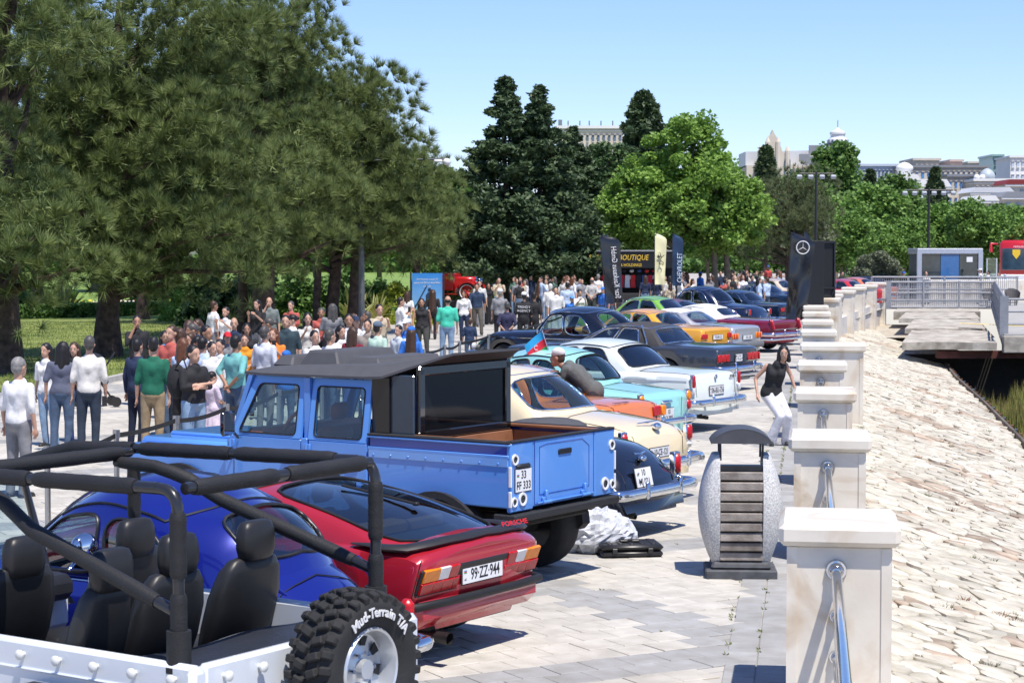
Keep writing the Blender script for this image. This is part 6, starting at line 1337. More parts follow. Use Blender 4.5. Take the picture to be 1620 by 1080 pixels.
# ================================================================ things on the paving
o = thing('tool_case', 'black moulded plastic tool case lying on the paving behind the pickup', 'case', (1.18, 19.95, 0), .12); m_case = mat('case_plastic', (.018, .018, .02), .38, var=.1)
b = MB(); b.box((0, 0, .035), (.62, .42, .06), bev=.02); part('lower_shell', b, m_case, o, smooth=40); b = MB(); b.box((0, 0, .10), (.63, .43, .06), bev=.025)
for i in range(5): b.box((-.22 + i * .11, 0, .132), (.05, .3 if i % 2 else .34, .012), bev=.005)
part('lid', b, m_case, o, smooth=40); b = MB(); b.box((0, 0, .145), (.2, .09, .02), bev=.008); b.cyl((.0, .0, .15), .05, .015, 16); part('handle', b, m_case, o)
for sx in (-.18, .18): b = MB(); b.box((sx, -.217, .07), (.05, .02, .05), bev=.004); part('latch', b, m_dmetal, o)
m_bag = mat('clear_film', (.74, .76, .80), .22, var=.1, coat=.6, scale=6, trans=.25, bump=.6, bscale=12)
b = MB()
for (x, y, z, rx, ry, rz, sd_) in ((0, 0, .18, .30, .26, .24, 1), (.2, .02, .15, .22, .2, .20, 2), (-.22, .05, .16, .18, .2, .2, 3), (.05, .05, .32, .2, .16, .12, 4)):
    k0 = len(b.v); b.ell((x, y, z), (rx, ry, rz), 34, 22)
    for i in range(k0, len(b.v)):
        v = Vector(b.v[i]); d = (v - Vector((x, y, z))).normalized(); n = abs(noise.noise(v * 9 + Vector((sd_, 0, 0)))) * .09 + abs(noise.noise(v * 22)) * .035 - .03; v = v - d * n; v.z = max(v.z, .004); b.v[i] = tuple(v)
tag(part('plastic_bags', b, m_bag, None, loc=(.86, 20.15, 0)), 'heap of crumpled clear plastic film behind the pickup wheel', 'plastic film'); bpy.data.objects['plastic_bags'].name = 'crumpled_film'
# ================================================================ rope barrier
m_belt = mat('black_belt', (.012, .012, .013), .6, var=.1); m_post = mat('barrier_steel', (.42, .42, .43), .3, metal=.9, var=.08)
bt = [at(-60, 745, 1.0), at(72, 707, 1.0), at(182, 682, 1.0), at(277, 659, 1.0), at(357, 640, 1.0), at(440, 617, 1.0), at(508, 600, 1.0), at(566, 582, 1.0), at(620, 568, 1.0), at(670, 553, 1.0), at(703, 546, 1.0), at(727, 540, 1.0), at(773, 529, 1.0), at(803, 522, 1.0), at(833, 514, 1.0), at(862, 507, 1.0), at(900, 492, 1.0), at(945, 482, 1.0), at(985, 474, 1.0), at(1020, 469, 1.0), at(1060, 464, 1.0)]
lab = ['left out of frame', 'in front of the man in the white shirt', 'behind the couple in jeans', 'in front of the green polo shirt', 'beside the girl in the dress', 'behind the pickup bonnet', 'behind the pickup windscreen', 'behind the front door of the pickup', 'behind the rear door of the pickup', 'beside the woman with very long hair', 'left of the mint shirt', 'at the mint shirt', 'beside the boy in navy', 'at the black car nose', 'behind the black car bonnet', 'behind the black limousine', 'before the blue capped child', 'by the man with the shoulder strap', 'left of the leaning banner', 'right of the leaning banner', 'by the green car']
pr = None
for i, q in enumerate(bt):
    if pr is None:
        s_ = thing('barrier_post', 'steel belt barrier post ' + lab[i], 'barrier post', q, 0, 'belt barrier posts along the cars'); b = MB(); b.cyl((0, 0, .5), .032, .98, 14); b.cyl((0, 0, .965), .042, .09, 14); part('pole', b, m_post, s_, smooth=40); b = MB(); b.lathe([(0, .0), (.16, .0), (.16, .02), (.05, .05), (0, .05)], n=20); part('foot', b, m_post, s_, smooth=40); pr = s_
    else: copy_thing(pr, q, 0, 'steel belt barrier post ' + lab[i])
    if i:
        a = bt[i - 1]; b = MB(); rows = []
        for k in range(11):
            t = k / 10; p = a.lerp(q, t); z = .95 - .05 * 4 * t * (1 - t) * (.5 + (i % 3) * .35); rows.append([(p.x + .003, p.y, z + .028), (p.x + .003, p.y, z - .028), (p.x - .003, p.y, z - .028), (p.x - .003, p.y, z + .028)])
        b.ring_loft(rows); tag(part('barrier_belt', b, m_belt), 'black belt stretched to the barrier post ' + lab[i], 'barrier belt', 'black belts of the barrier')
# ================================================================ flag on the turquoise car roof
fl = thing('small_flag', 'small blue, red and green tricolour flag leaning over the turquoise car', 'flag', (2.30 - 1.88, 29.75 + .75, 0)); P0 = Vector((0, 0, 1.50))
fl.scale = (.82, .82, .97); b = MB(); b.tube([(.22, -.0, 1.42), (.05, 0, 1.88)], .008, 6); part('stick', b, m_chrome, fl)
for i, mm in enumerate((m_az_b, m_az_r, m_az_g)):
    b = MB(); rows = []
    for k in range(7):
        t = k / 6; base = Vector((.06 + .045 * i, 0, 1.87 - .115 * i)); nx = Vector((.06 + .045 * (i + 1), 0, 1.87 - .115 * (i + 1))); off = Vector((-.34 * t, .04 * sin(t * 5), -.20 * t - .04 * t * t)); rows.append([base + off, nx + off])
    b.ring_loft(rows, False); st_ = part('stripe', b, mm, fl, smooth=60)
b = MB(); b.tube([Vector((-.06, -.02, 1.60)) + Vector((cos(a) * .035, 0, sin(a) * .035)) for a in np.linspace(.8, 5.5, 12)], .006, 5); part('crescent_and_star', b, m_plate, fl)
# ================================================================ tall banners
def feather(px, d, w_, ybot, ytop, m, label, curve=.35, lean=0, lean_top=0, txt=None, emblem=None, rz=0, wav=.06, wbot=None):
    p = atd(px, d); zb, zt = hgt(ybot, d), hgt(ytop, d); o = thing('feather_banner', label, 'banner', p, rz, 'tall feather banners'); H = zt - zb; b = MB(); fr = []; wb = wbot or w_ * .8
    for i in range(25):
        t = i / 24; wi = wb + (w_ - wb) * t; wi *= 1 if t < .86 else max(.05, 1 - ((t - .86) / .14) ** 2 * .95); x0 = lean * t; cu = wav * sin(t * 9) * (1 - t); fr.append([(x0 + wi * k / 6 + 0 * t, cu * sin(k * 1.1) + .02 * k, zb + H * t) for k in range(7)])
    b.ring_loft(fr, False); c = [[(x, y + .006, z) for x, y, z in r_] for r_ in fr]; b.ring_loft(c, False); part('cloth', b, m, o, smooth=60)
    b = MB(); b.tube([(-.02, 0, 0), (-.02 + lean * .5, 0, zb + H * .5), (-.02 + lean, 0, zt - .1), (lean + .1, 0, zt + .03)], .016, 6); b.cyl((0, 0, .03), .25, .06, 14); part('pole', b, m_dmetal, o); return o, zb, H
m_bc = mat('banner_black', (.012, .012, .014), .25, coat=.5, var=.2, scale=3, bump=.3, bscale=3); m_by = mat('banner_cream', (.74, .70, .42), .6, var=.1, scale=3, bump=.2, bscale=3); m_bb = mat('banner_navy', (.015, .035, .08), .4, var=.25, scale=3, bump=.2, bscale=3)
m_print = mat('white_print', (.75, .75, .75), .5)
o, zb, H = feather(967, 62, .62, 480, 371, m_bc, 'black feather banner reading star Kaukasus GmbH, tilted beside the navy one', lean=-.0, wbot=.5); 
t = text('Star Kaukasus GmbH', .24, m_print, o, (.36, -.05, zb + H * .44), (pi / 2, -pi / 2, 0), .002, sx=.76); t.scale = (.78, -1, 1)
o.rotation_euler = (0, -.10, .0)
feather(958, 66, .25, 470, 371, m_bb, 'narrow navy feather banner seen edge on left of the black one')
o, zb, H = feather(1036, 84, .52, 450, 369, m_by, 'cream feather banner with a black horse emblem'); b = MB(); cx, cz = .22, zb + H * .52
b.tube([(cx - .06, -.05, cz - .3), (cx + .02, -.05, cz - .12), (cx + .03, -.05, cz + .08), (cx - .02, -.05, cz + .24), (cx - .1, -.05, cz + .2)], [.02, .05, .065, .04, .02], 6, flat=(1, .3)); b.tube([(cx + .03, -.05, cz + .08), (cx - .12, -.05, cz + .02)], .02, 5); b.tube([(cx + .02, -.05, cz - .12), (cx + .13, -.05, cz - .2), (cx + .1, -.05, cz - .32)], .02, 5); b.tube([(cx + .04, -.05, cz), (cx + .16, -.05, cz + .12)], .015, 5); part('horse_emblem', b, m_ink, o)
o, zb, H = feather(1064, 84, .48, 452, 370, m_bb, 'navy feather banner with large pale letters right of the cream one'); text('CHEVROLET', .3, mat('pale_print', (.55, .65, .75), .5), o, (.3, -.06, zb + H * .35), (pi / 2, -pi / 2, 0), .002, sx=.75)
o, zb, H = feather(1243, 63, .80, 505, 367, m_bc, 'big glossy black banner with a three pointed star in a ring', wav=.13, wbot=.62, lean=-.0); o.rotation_euler = (0, .05, 0)
b = MB(); cx, cz, r_ = .37, zb + H * .83, .20; b.tube([(cx + cos(a) * r_, -.07, cz + sin(a) * r_) for a in np.linspace(0, 2 * pi, 33)[:-1]], .016, 6, closed=True)
for k in range(3): a = pi / 2 + k * 2 * pi / 3; b.tube([(cx, -.07, cz), (cx + cos(a) * r_, -.07, cz + sin(a) * r_)], [.03, .005], 6, flat=(1, .4))
part('star_emblem', b, m_print, o)
feather(1272, 72, .25, 470, 366, m_bc, 'tip of a second black banner behind the starred one')
# black exhibition towers
o = thing('display_tower', 'tall plain black display panel right of the starred banner', 'display panel', atd(1288, 68), .1); b = MB(); z1 = hgt(381, 68); b.box((0, 0, z1 / 2), (.62, .25, z1), bev=.01); part('panel', b, mat('black_board', (.013, .013, .015), .5, var=.1), o); b = MB(); b.box((0, 0, .05), (.8, .6, .1)); part('foot', b, m_dmetal, o)
o = thing('display_tower', 'second black display panel with braced open back', 'display panel', atd(1309, 70), .1); z1 = hgt(381, 70); b = MB()
for x in (-.25, .25): b.box((x, 0, z1 / 2), (.05, .08, z1))
for z in (.1, z1 * .5, z1 - .05): b.box((0, 0, z), (.5, .08, .05))
b.tube([(-.25, 0, .1), (.25, 0, z1 * .5)], .02, 5); part('frame', b, m_dmetal, o); b = MB(); b.box((0, .06, z1 / 2), (.5, .03, z1)); part('panel', b, MATS['black_board'], o)
# ================================================================ shop kiosk
K0 = atd(1010, 94); o = thing('shop_stall', 'black market stall with yellow BOUTIQUE lettering behind the crowd', 'stall', K0, -.05); zt = hgt(398, 94); zs = hgt(424, 94)
b = MB(); b.box((0, 0, (zt + zs) / 2), (3.9, .12, zt - zs), bev=.01); part('fascia', b, m_ink, o); b = MB(); b.box((0, .9, zt + .04), (4.0, 2.0, .06)); part('roof', b, mat('grey_canopy', (.3, .3, .31), .6), o)
b = MB(); b.box((0, 1.7, 1.3), (3.9, .05, 2.6)); b.box((-1.93, .9, 1.3), (.05, 1.7, 2.6)); part('back_wall', b, m_ink, o)
for x in (-1.93, 1.93): b = MB(); b.box((x, 0, zs / 2), (.07, .07, zs)); part('post', b, m_dmetal, o)
m_yp = mat('yellow_print', (.85, .55, .04), .5); text('SUPERCAR BOUTIQUE', .36, m_yp, o, (-.95, -.065, (zt + zs) / 2 + .1), (pi / 2, 0, 0), .004, sx=.78, shear=.2); text('& HOLDINGS', .2, m_yp, o, (-.35, -.065, zs + .14), (pi / 2, 0, 0), .004, sx=.85)
rn = random.Random(8); cols = [(.6, .03, .03), (.02, .02, .03), (.05, .1, .3), (.5, .02, .04), (.7, .7, .7)]
for k in range(12): b = MB(); x = -1.6 + k * .27; b.prism([(x - .1, 1.75), (x + .1, 1.75), (x + .12, 1.15), (x - .12, 1.15)], .55, .66); b.prism([(x - .17, 1.72), (x + .17, 1.72), (x + .17, 1.55), (x - .17, 1.55)], .57, .64); part('hanging_shirt', b, mat('shirt_cloth_%d' % (k % 5), cols[k % 5], .8), o)
for k in range(8): b = MB(); x = -1.4 + k * .36; b.ell((x, .5, 1.95), (.11, .13, .08), 10, 6); part('display_cap', b, mat('shirt_cloth_%d' % ((k * 3) % 5), cols[(k * 3) % 5], .8), o)
b = MB(); b.box((0, .2, .45), (3.4, .6, .9), bev=.02); part('counter', b, m_dark_in, o)
# ================================================================ billboard
B0 = atd(676, 80); o = thing('billboard', 'upright poster board with a blue sky picture and white lettering', 'billboard', B0, .04); zt = hgt(432, 80)
m_pos = bpy.data.materials.new('sky_poster'); m_pos.use_nodes = True; n_ = m_pos.node_tree.nodes; l_ = m_pos.node_tree.links; tc = n_.new('ShaderNodeTexCoord'); sp_ = n_.new('ShaderNodeSeparateXYZ'); cr = n_.new('ShaderNodeValToRGB'); nz = n_.new('ShaderNodeTexNoise'); nz.inputs['Scale'].default_value = 2; ad = n_.new('ShaderNodeMath'); ad.operation = 'MULTIPLY_ADD'; ad.inputs[1].default_value = .25
l_.new(tc.outputs['Object'], sp_.inputs[0]); l_.new(tc.outputs['Object'], nz.inputs[0]); l_.new(nz.outputs[0], ad.inputs[0]); mr = n_.new('ShaderNodeMapRange'); mr.inputs[1].default_value = .2; mr.inputs[2].default_value = 2.2; l_.new(sp_.outputs[2], mr.inputs[0]); l_.new(mr.outputs[0], ad.inputs[2]); l_.new(ad.outputs[0], cr.inputs[0]); cr.color_ramp.elements[0].color = (.30, .52, .68, 1); cr.color_ramp.elements[1].color = (.03, .22, .58, 1); l_.new(cr.outputs[0], n_['Principled BSDF'].inputs['Base Color'])
b = MB(); b.box((0, 0, zt / 2 + .1), (1.22, .05, zt - .2)); bd = part('poster', b, m_pos, o); b = MB()
for x in (-.66, .66): b.box((x, 0, zt / 2), (.07, .14, zt + .06))
b.box((0, 0, .06), (1.3, .3, .12)); part('frame', b, m_dmetal, o)
text('Azərbaycan poçtu ilə', .10, m_print, o, (0, -.03, zt - .24), (pi / 2, 0, 0), .002); text('uzaq hədəf məsafələr', .12, m_print, o, (0, -.03, zt - .38), (pi / 2, 0, 0), .002); text('yaxındır', .10, m_print, o, (0, -.03, zt - .52), (pi / 2, 0, 0), .002)
b = MB(); b.box((-.36, -.029, .9), (.05, .006, 1.5), R=rotm(ry=.5)); b.prism([(-.05, .7), (.22, .7), (.24, 1.15), (.16, 1.26), (.02, 1.26), (-.06, 1.15)], -.034, -.028); b.ell((.09, -.031, 1.36), (.07, .004, .085), 12, 8); part('printed_figure', b, m_bb, o)
# ================================================================ red vintage car on a plinth
V0 = atd(726, 88); o = thing('vintage_car', 'red vintage car with spoked wheels raised on a black platform', 'vintage car', V0, -.25); m_vr = paint('fire_red', (.55, .015, .015), .1, .3)
b = MB(); b.box((-.3, 0, .38), (3.4, 1.9, .7), bev=.02); part('platform', b, m_ink, o)
b = MB(); b.box((-.55, 0, 1.55), (1.0, 1.15, .75), bev=.05); b.box((.35, 0, 1.5), (.95, .8, .55), bev=.08); part('bodywork', b, m_vr, o, smooth=40)
for sy in (-1, 1):
    b = MB(); rows = []
    for a in np.linspace(-.2, pi + .1, 16): rows.append([(.55 + cos(a) * .52, sy * .45, 1.12 + sin(a) * .46), (.55 + cos(a) * .52, sy * .78, 1.12 + sin(a) * .46), (.55 + cos(a) * .49, sy * .78, 1.12 + sin(a) * .43), (.55 + cos(a) * .49, sy * .45, 1.12 + sin(a) * .43)])
    b.ring_loft(rows); b.box((-.5, sy * .62, 1.02), (1.2, .3, .04)); part('mudguard', b, m_vr, o, smooth=30)
    for x in (.55, -1.15):
        R = rotm(rx=pi / 2); wl = bpy.data.objects.new('spoked_wheel', None); COL.objects.link(wl); wl.parent = o; wl.location = (x, sy * .66, 1.11)
        b = MB(); b.lathe([(.32, -.05), (.40, -.04), (.41, 0), (.40, .04), (.32, .05), (.30, 0), (.32, -.05)], n=30, R=R); part('tyre', b, m_tyre, wl, smooth=50); b = MB(); b.lathe([(.32, -.05), (.30, -.03), (.30, .03), (.32, .05)], n=30, R=R); b.lathe([(.34, -.058), (.37, -.052), (.37, -.05)], n=30, R=R); part('whitewall', b, m_plate, wl)
        for k in range(12): a = 2 * pi * k / 12; s_ = MB(); s_.tube([(0, 0, 0), (cos(a) * .3, 0, sin(a) * .3)], .016, 5); part('spoke', s_, m_vr, wl)
b = MB(); b.cyl((.95, -.38, 1.58), .13, .12, 16, R=rotm(ry=pi / 2)); b.cyl((.95, .38, 1.58), .13, .12, 16, R=rotm(ry=pi / 2)); b.box((.86, 0, 1.5), (.05, .6, .55), bev=.02); part('lamps_and_radiator', b, m_chrome, o, smooth=40)
text('CLASSIC CARS', .14, m_yp, o, (-.55, -.585, 1.72), (pi / 2, 0, 0), .003)
# ================================================================ lighting masts
def mast(label, px, d, ytop, arms=1.1, nl=4):
    o = thing('light_mast', label, 'light mast', atd(px, d), 0, 'floodlight masts'); z1 = hgt(ytop, d); m_m = mat('mast_black', (.018, .02, .022), .5, var=.1); b = MB(); b.tube([(0, 0, 0), (0, 0, z1 * .5), (0, 0, z1)], [.13, .09, .07], 12); b.cyl((0, 0, .15), .2, .3, 14); part('pole', b, m_m, o, smooth=40)
    b = MB(); b.tube([(-arms, 0, z1 - .12), (arms, 0, z1 - .12)], .05, 6); b.tube([(-arms, .05, z1 - .3), (arms, .05, z1 - .3)], .02, 5); part('crossbar', b, m_m, o)
    for k in range(nl): x = -arms + 2 * arms * k / (nl - 1); b = MB(); b.box((x, -.08, z1 - .32), (.30, .2, .22), R=rotm(rx=.5), bev=.03); part('floodlight', b, mat('flood_grey', (.45, .47, .5), .3), o)
mast('black floodlight mast with a wide crossbar before the stone palace', 1290, 118, 272, 1.0); mast('black floodlight mast rising behind the glass kiosk', 1468, 124, 298, 1.5, 6)
o = thing('camera_mast', 'grey pole with a white surveillance camera arm beside the pines', 'camera mast', atd(572, 70)); b = MB(); z1 = hgt(250, 70); b.tube([(0, 0, 0), (0, 0, z1)], [.12, .08], 12); b.tube([(0, 0, z1 - .1), (3.0, 0, z1 - .05)], .035, 8); part('pole', b, mat('mast_grey', (.10, .11, .12), .5), o, smooth=40); b = MB(); b.ell((3.0, 0, z1 - .15), (.14, .14, .13), 14, 10); b.box((2.7, 0, z1 - .12), (.3, .12, .1), bev=.03); part('surveillance_camera', b, m_plate, o, smooth=50)
# ================================================================ right side: kiosk, bus, fences, chairs
m_alu = mat('aluminium_panel', (.50, .52, .57), .4, metal=.5, var=.05); KX = atd(1502, 118); KX2 = .0
o = thing('glass_kiosk', 'square pavilion with silver frame and blue glazing', 'pavilion', (KX.x, KX.y, 0), -.03); zt = hgt(393, 118); zb_ = .05; wk = (1550 - 1447) / FPX * 118
b = MB(); b.box((0, 1.6, zt - .16), (wk, 3.4, .32), bev=.02); part('roof_band', b, m_alu, o)
for x in (-wk / 2 + .13, wk / 2 - .13): b = MB(); b.box((x, 0, zt / 2 - .1), (.27, .27, zt - .2)); part('corner_post', b, m_alu, o)
b = MB(); b.box((0, 3.2, zt / 2), (wk - .3, .1, zt - .4)); b.box((-wk / 2 + .1, 1.7, zt / 2), (.08, 2.9, zt - .4)); part('rear_wall', b, mat('kiosk_dark', (.03, .05, .07), .5), o)
pw = (wk - .56) / 3
for k in range(3):
    b = MB(); b.box((-wk / 2 + .28 + pw * (k + .5), -.02, zt / 2 - .1), (pw - .03, .03, zt - .5)); part('glazing', b, [mat('dark_glazing', (.02, .035, .045), .05, coat=1, var=.5, scale=2), mat('blue_panel', (.03, .13, .34), .2, coat=.6, var=.1), mat('dark_glazing', (.02, .035, .045), .05)][k], o)
b = MB(); b.box((wk * .3, -.05, zt - .65), (.35, .01, .3)); part('notice', b, m_plate, o)
b = MB(); b.box((wk / 2 + .5, -.2, 1.2), (.55, .04, 2.4)); f_ = part('open_door', b, m_glass, o); b = MB(); b.tube([(wk / 2 + .22, -.2, .05), (wk / 2 + .22, -.2, 2.4), (wk / 2 + .78, -.2, 2.4), (wk / 2 + .78, -.2, .05)], .04, 4); part('door_frame', b, m_plate, f_)
# bus
BX = atd(1618, 150); o = thing('tour_bus', 'red and white tour bus with a yellow shield on its windscreen', 'bus', (BX.x, BX.y, 0), -.27); zt = hgt(380, 150); m_bus = paint('bus_red', (.55, .015, .02), .05, .3)
b = MB(); b.box((0, 5.5, zt / 2 + .2), (3.5, 11, zt - .4), bev=.25); part('body', b, m_bus, o, smooth=50); b = MB(); b.box((0, -.02, zt * .60), (3.1, .12, zt * .46), bev=.05); part('windscreen', b, mat('bus_glass', (.03, .06, .09), .08, coat=1, var=.3, scale=2), o)
b = MB(); b.box((0, -.04, .75), (3.3, .1, .5), bev=.05); part('lower_front', b, m_plate, o)
for s in (-1, 1): b = MB(); b.tube([(s * 1.9, .1, zt - .3), (s * 2.35, -.3, zt - .25), (s * 2.35, -.3, zt - .9)], [.08, .1, .14], 8); part('mirror_arm', b, m_bus, o, smooth=50); b = MB(); b.box((s * 1.5, -.1, .7), (.5, .06, .2), bev=.03); part('headlamp', b, m_lwh, o)
for s in (-1, 1): b = MB(); b.cyl((s * 1.75, 1.6, .48), .48, .3, 20, R=rotm(ry=pi / 2)); part('wheel', b, m_tyre, o)
b = MB(); b.prism([(-.28, .3), (.28, .3), (.28, -.05), (0, -.42), (-.28, -.05)], -.01, .01); b.v = [(x - .5, y - .1, z + zt * .72) for x, y, z in b.v]; part('yellow_shield', b, m_yp, o); text('FERRARI', .22, m_print, o, (-.3, -.09, zt * .86), (pi / 2, 0, 0), .003)
# white parapet wall right and low cars roofs
b = MB(); b.box((0, 0, .62), (13, .4, 1.24), bev=.03); q = atd(1650, 112); tag(part('parapet_wall', b, m_marble, None, loc=(q.x, q.y, 0)), 'pale stone parapet wall below the bus at the right edge', 'parapet')
# fences
m_fence = mat('painted_steel_grey', (.30, .31, .33), .45, metal=.3, var=.08)
o = thing('mesh_fence', 'grey steel fence with wire mesh panels across the concrete terraces', 'fence'); a, c = Vector((18.9, 100.2, 0)), Vector((24.3, 100.2, 0))
for z, r_ in ((1.32, .05), (.78, .04), (.42, .035), (.06, .045)): b = MB(); b.tube([a + Vector((0, 0, z)), c + Vector((0, 0, z))], r_, 8); part('rail', b, m_fence, o)
for k in range(4): q = a.lerp(c, k / 3); b = MB(); b.box((q.x, q.y, .68), (.10 if k else .35, .1, 1.4)); part('post', b, m_fence, o)
b = MB()
for k in range(60): q = a.lerp(c, k / 59); b.box((q.x, q.y + .03, .68), (.028, .02, 1.2))
for k in range(14): b.box(((a.x + c.x) / 2, a.y + .03, .1 + k * .09), (c.x - a.x, .02, .02))
kind(part('wire_mesh', b, m_fence, o), 'stuff')
o = thing('mesh_fence', 'second mesh fence span behind, ending at the pavilion', 'fence'); a2, c2 = Vector((19.5, 108, 0)), Vector((27.4, 108, 0))
for z in (1.45, .8, .1): b = MB(); b.tube([a2 + Vector((0, 0, z)), c2 + Vector((0, 0, z))], .05, 8); part('rail', b, m_fence, o)
for k in range(5): q = a2.lerp(c2, k / 4); b = MB(); b.box((q.x, q.y, .75), (.09, .09, 1.5)); part('post', b, m_fence, o)
b = MB()
for k in range(70): q = a2.lerp(c2, k / 69); b.box((q.x, q.y, .75), (.028, .02, 1.3))
kind(part('wire_mesh', b, m_fence, o), 'stuff')
o = thing('ramp_railing', 'grey steel railing with wavy posts along the edge of the deck', 'railing'); a, c = Vector((24.3, 100.2, 0)), Vector((17.3, 70, 0)); nn = 12
for z in (1.32, .95, .6, .25): b = MB(); b.tube([a + Vector((0, 0, z)), c + Vector((0, 0, z))], .04, 8); part('rail', b, m_fence, o)
for k in range(nn + 1):
    q = a.lerp(c, (k / nn)); b = MB(); b.tube([(q.x - .1, q.y, -.1), (q.x - .14, q.y, .2), (q.x - .02, q.y, .4), (q.x - .14, q.y, .6), (q.x - .02, q.y, .85), (q.x - .12, q.y, 1.1), (q.x, q.y, 1.36)], .055, 7); part('post', b, m_fence, o, smooth=50)
o = thing('deck_railing', 'grey steel railing along the front edge of the deck', 'railing'); a, c = Vector((17.3, 70, 0)), Vector((33, 70, 0))
for z in (1.25, .82, .38): b = MB(); b.tube([a + Vector((0, 0, z)), c + Vector((0, 0, z))], .04, 8); part('rail', b, m_fence, o)
for k in range(5): q = a.lerp(c, k / 4); b = MB(); b.box((q.x, q.y, .66), (.3 if k == 0 else .12, .12, 1.4)); part('post', b, m_fence, o)
m_wick = mat('grey_wicker', (.13, .12, .115), .8, var=.3, scale=30, bump=.5)
for px, lab in ((1566, 'grey wicker tub chair left of the boys'), (1602, 'grey wicker tub chair right of the boys')):
    o = thing('tub_chair', lab, 'chair', atd(px, 104), 0, 'wicker tub chairs'); b = MB(); rows = []
    for z, r_ in ((.3, .30), (.42, .36), (.7, .40)): rows.append([(cos(a) * r_, sin(a) * r_, z + (.22 * max(0, sin(a)) if z > .6 else 0)) for a in np.linspace(-.4, pi + .4, 16)])
    b.ring_loft(rows, False); part('shell', b, m_wick, o); b = MB(); b.cyl((0, 0, .38), .34, .12, 16); part('seat', b, m_wick, o)
    for k in range(4): a = pi / 4 + k * pi / 2; b = MB(); b.cyl((cos(a) * .24, sin(a) * .24, .15), .025, .3, 6); part('leg', b, m_dmetal, o)
# stroller in the shade
o = thing('stroller', 'dark stroller parked in the shade at the lawn kerb', 'stroller', atd(150, 38.5), .4); b = MB(); b.tube([(-.35, 0, .1), (.1, 0, .65), (.38, 0, 1.05)], .02, 6); b.tube([(.35, 0, .1), (.0, 0, .6)], .02, 6); part('frame', b, m_dmetal, o); b = MB(); b.box((-.05, 0, .55), (.55, .4, .15), bev=.05, R=rotm(ry=.3)); b.ell((-.05, 0, .85), (.25, .22, .2), 14, 8); part('seat_and_hood', b, mat('dark_fabric', (.015, .02, .03), .9), o, smooth=50)
for x in (-.35, .35):
    for y in (-.22, .22): b = MB(); b.cyl((x, y, .1), .1, .04, 14, R=rotm(rx=pi / 2)); part('wheel', b, m_tyre, o)

# ================================================================ far buildings
m_s1 = mat('sandstone', (.60, .53, .43), .9, var=.1, scale=.15, col2=(.68, .62, .52)); m_s2 = mat('white_render', (.78, .77, .74), .8, var=.06, scale=.1); m_s3 = mat('grey_facade', (.50, .55, .62), .7, var=.08, scale=.1); m_rfw = mat('pale_metal_roof', (.62, .63, .64), .5, var=.06, scale=.2); m_win = mat('far_window', (.10, .14, .19), .15, var=.3, scale=1); m_bluew = mat('blue_window', (.06, .22, .5), .12, coat=.5, var=.2, scale=1); m_rfd = mat('slate_roof', (.24, .25, .27), .7)
def building(label, px0, px1, ytop, d, m, floors=4, cols=6, dep=18, wm=None, roofb=None, ww=.36, wh=.42, arch=False, bottom=0):
    x0, x1 = atd(px0, d).x, atd(px1, d).x; H = hgt(ytop, d); o = thing('building', label, 'building', ((x0 + x1) / 2, d, 0), 0, None); W_ = x1 - x0; b = MB(); b.box((0, dep / 2, H / 2), (W_, dep, H)); part('wall', b, m, o); fh = (H - bottom) / max(floors, 1) * .9
    wme = {}
    for f in range(floors):
        if H - (f + 1) * 3.9 < 0: break
        for c in range(cols):
            x = -W_ / 2 + W_ * (c + .5) / cols; z = H - 2.6 - f * 3.9
            ww_, wh_ = W_ / cols * ww, 3.9 * wh; q = wme.get('w')
            if q is None: w_ = MB(); w_.box((0, -.06, 0), (ww_, .3, wh_)); q = wme['w'] = w_.mesh('window', wm or m_win)
            wi = link('window', q, o, (x, 0, z))
            q = wme.get('s')
            if q is None: w_ = MB(); w_.box((0, -.25, -wh_ / 2 - .1), (ww_ * 1.2, .3, .18)); w_.box((0, -.25, wh_ / 2 + .1), (ww_ * 1.2, .3, .18)); q = wme['s'] = w_.mesh('sill', m)
            link('sill', q, wi)['kind'] = 'stuff'
    b = MB(); b.box((0, -.15 + dep / 2, H - .3), (W_ + .8, dep + .8, .6)); b.box((0, -.1 + dep / 2, H - 1.1), (W_ + .3, dep + .3, .2)); part('cornice', b, roofb or m, o); return o, W_, H
o, W_, H = building('large pale beige block rising above the conifers', 882, 985, 200, 420, m_s1, 3, 12, roofb=m_s2, wh=.35); b = MB()
for x in (-4.5, -2, 0, 2.5, 5): b.tube([(x, 6, H), (x, 6, H + 1.4)], .12, 4)
b.box((-6.2, 6, H + .8), (.8, 1, 1.6)); part('roof_aerials', b, m_rfd, o)
# stone palace with gabled front and tower
d = 430; o = thing('palace', 'sandstone palace with stepped gable, white roofs and round white capped tower', 'palace', atd(1262, d)); X = lambda px: (px - 1262) / FPX * d; Z = lambda y: hgt(y, d)
b = MB(); b.box(((X(1180) + X(1345)) / 2, 8, Z(262) / 2), (X(1345) - X(1180), 16, Z(262))); part('wall', b, m_s1, o)
b = MB(); b.prism([(X(1180), Z(264)), (X(1345), Z(264)), (X(1345), Z(237)), (X(1180), Z(240))], 2, 15); part('roof', b, m_rfw, o); b = MB(); b.box((X(1290), .8, Z(237)), (3, .6, 1.8)); b.box((X(1272), .8, Z(250)), (2.2, .6, 1.6)); part('dormer', b, m_rfd, o)
g = MB(); gp_ = [(1198, 300), (1245, 300), (1245, 252), (1240, 250), (1240, 243), (1235, 241), (1233, 233), (1229, 230), (1226, 218), (1223, 214), (1220, 207), (1217, 214), (1213, 218), (1210, 230), (1205, 233), (1203, 241), (1199, 243)]
g.prism([(X(a), Z(c_)) for a, c_ in gp_], -1.2, 1); part('gable', g, m_s1, o)
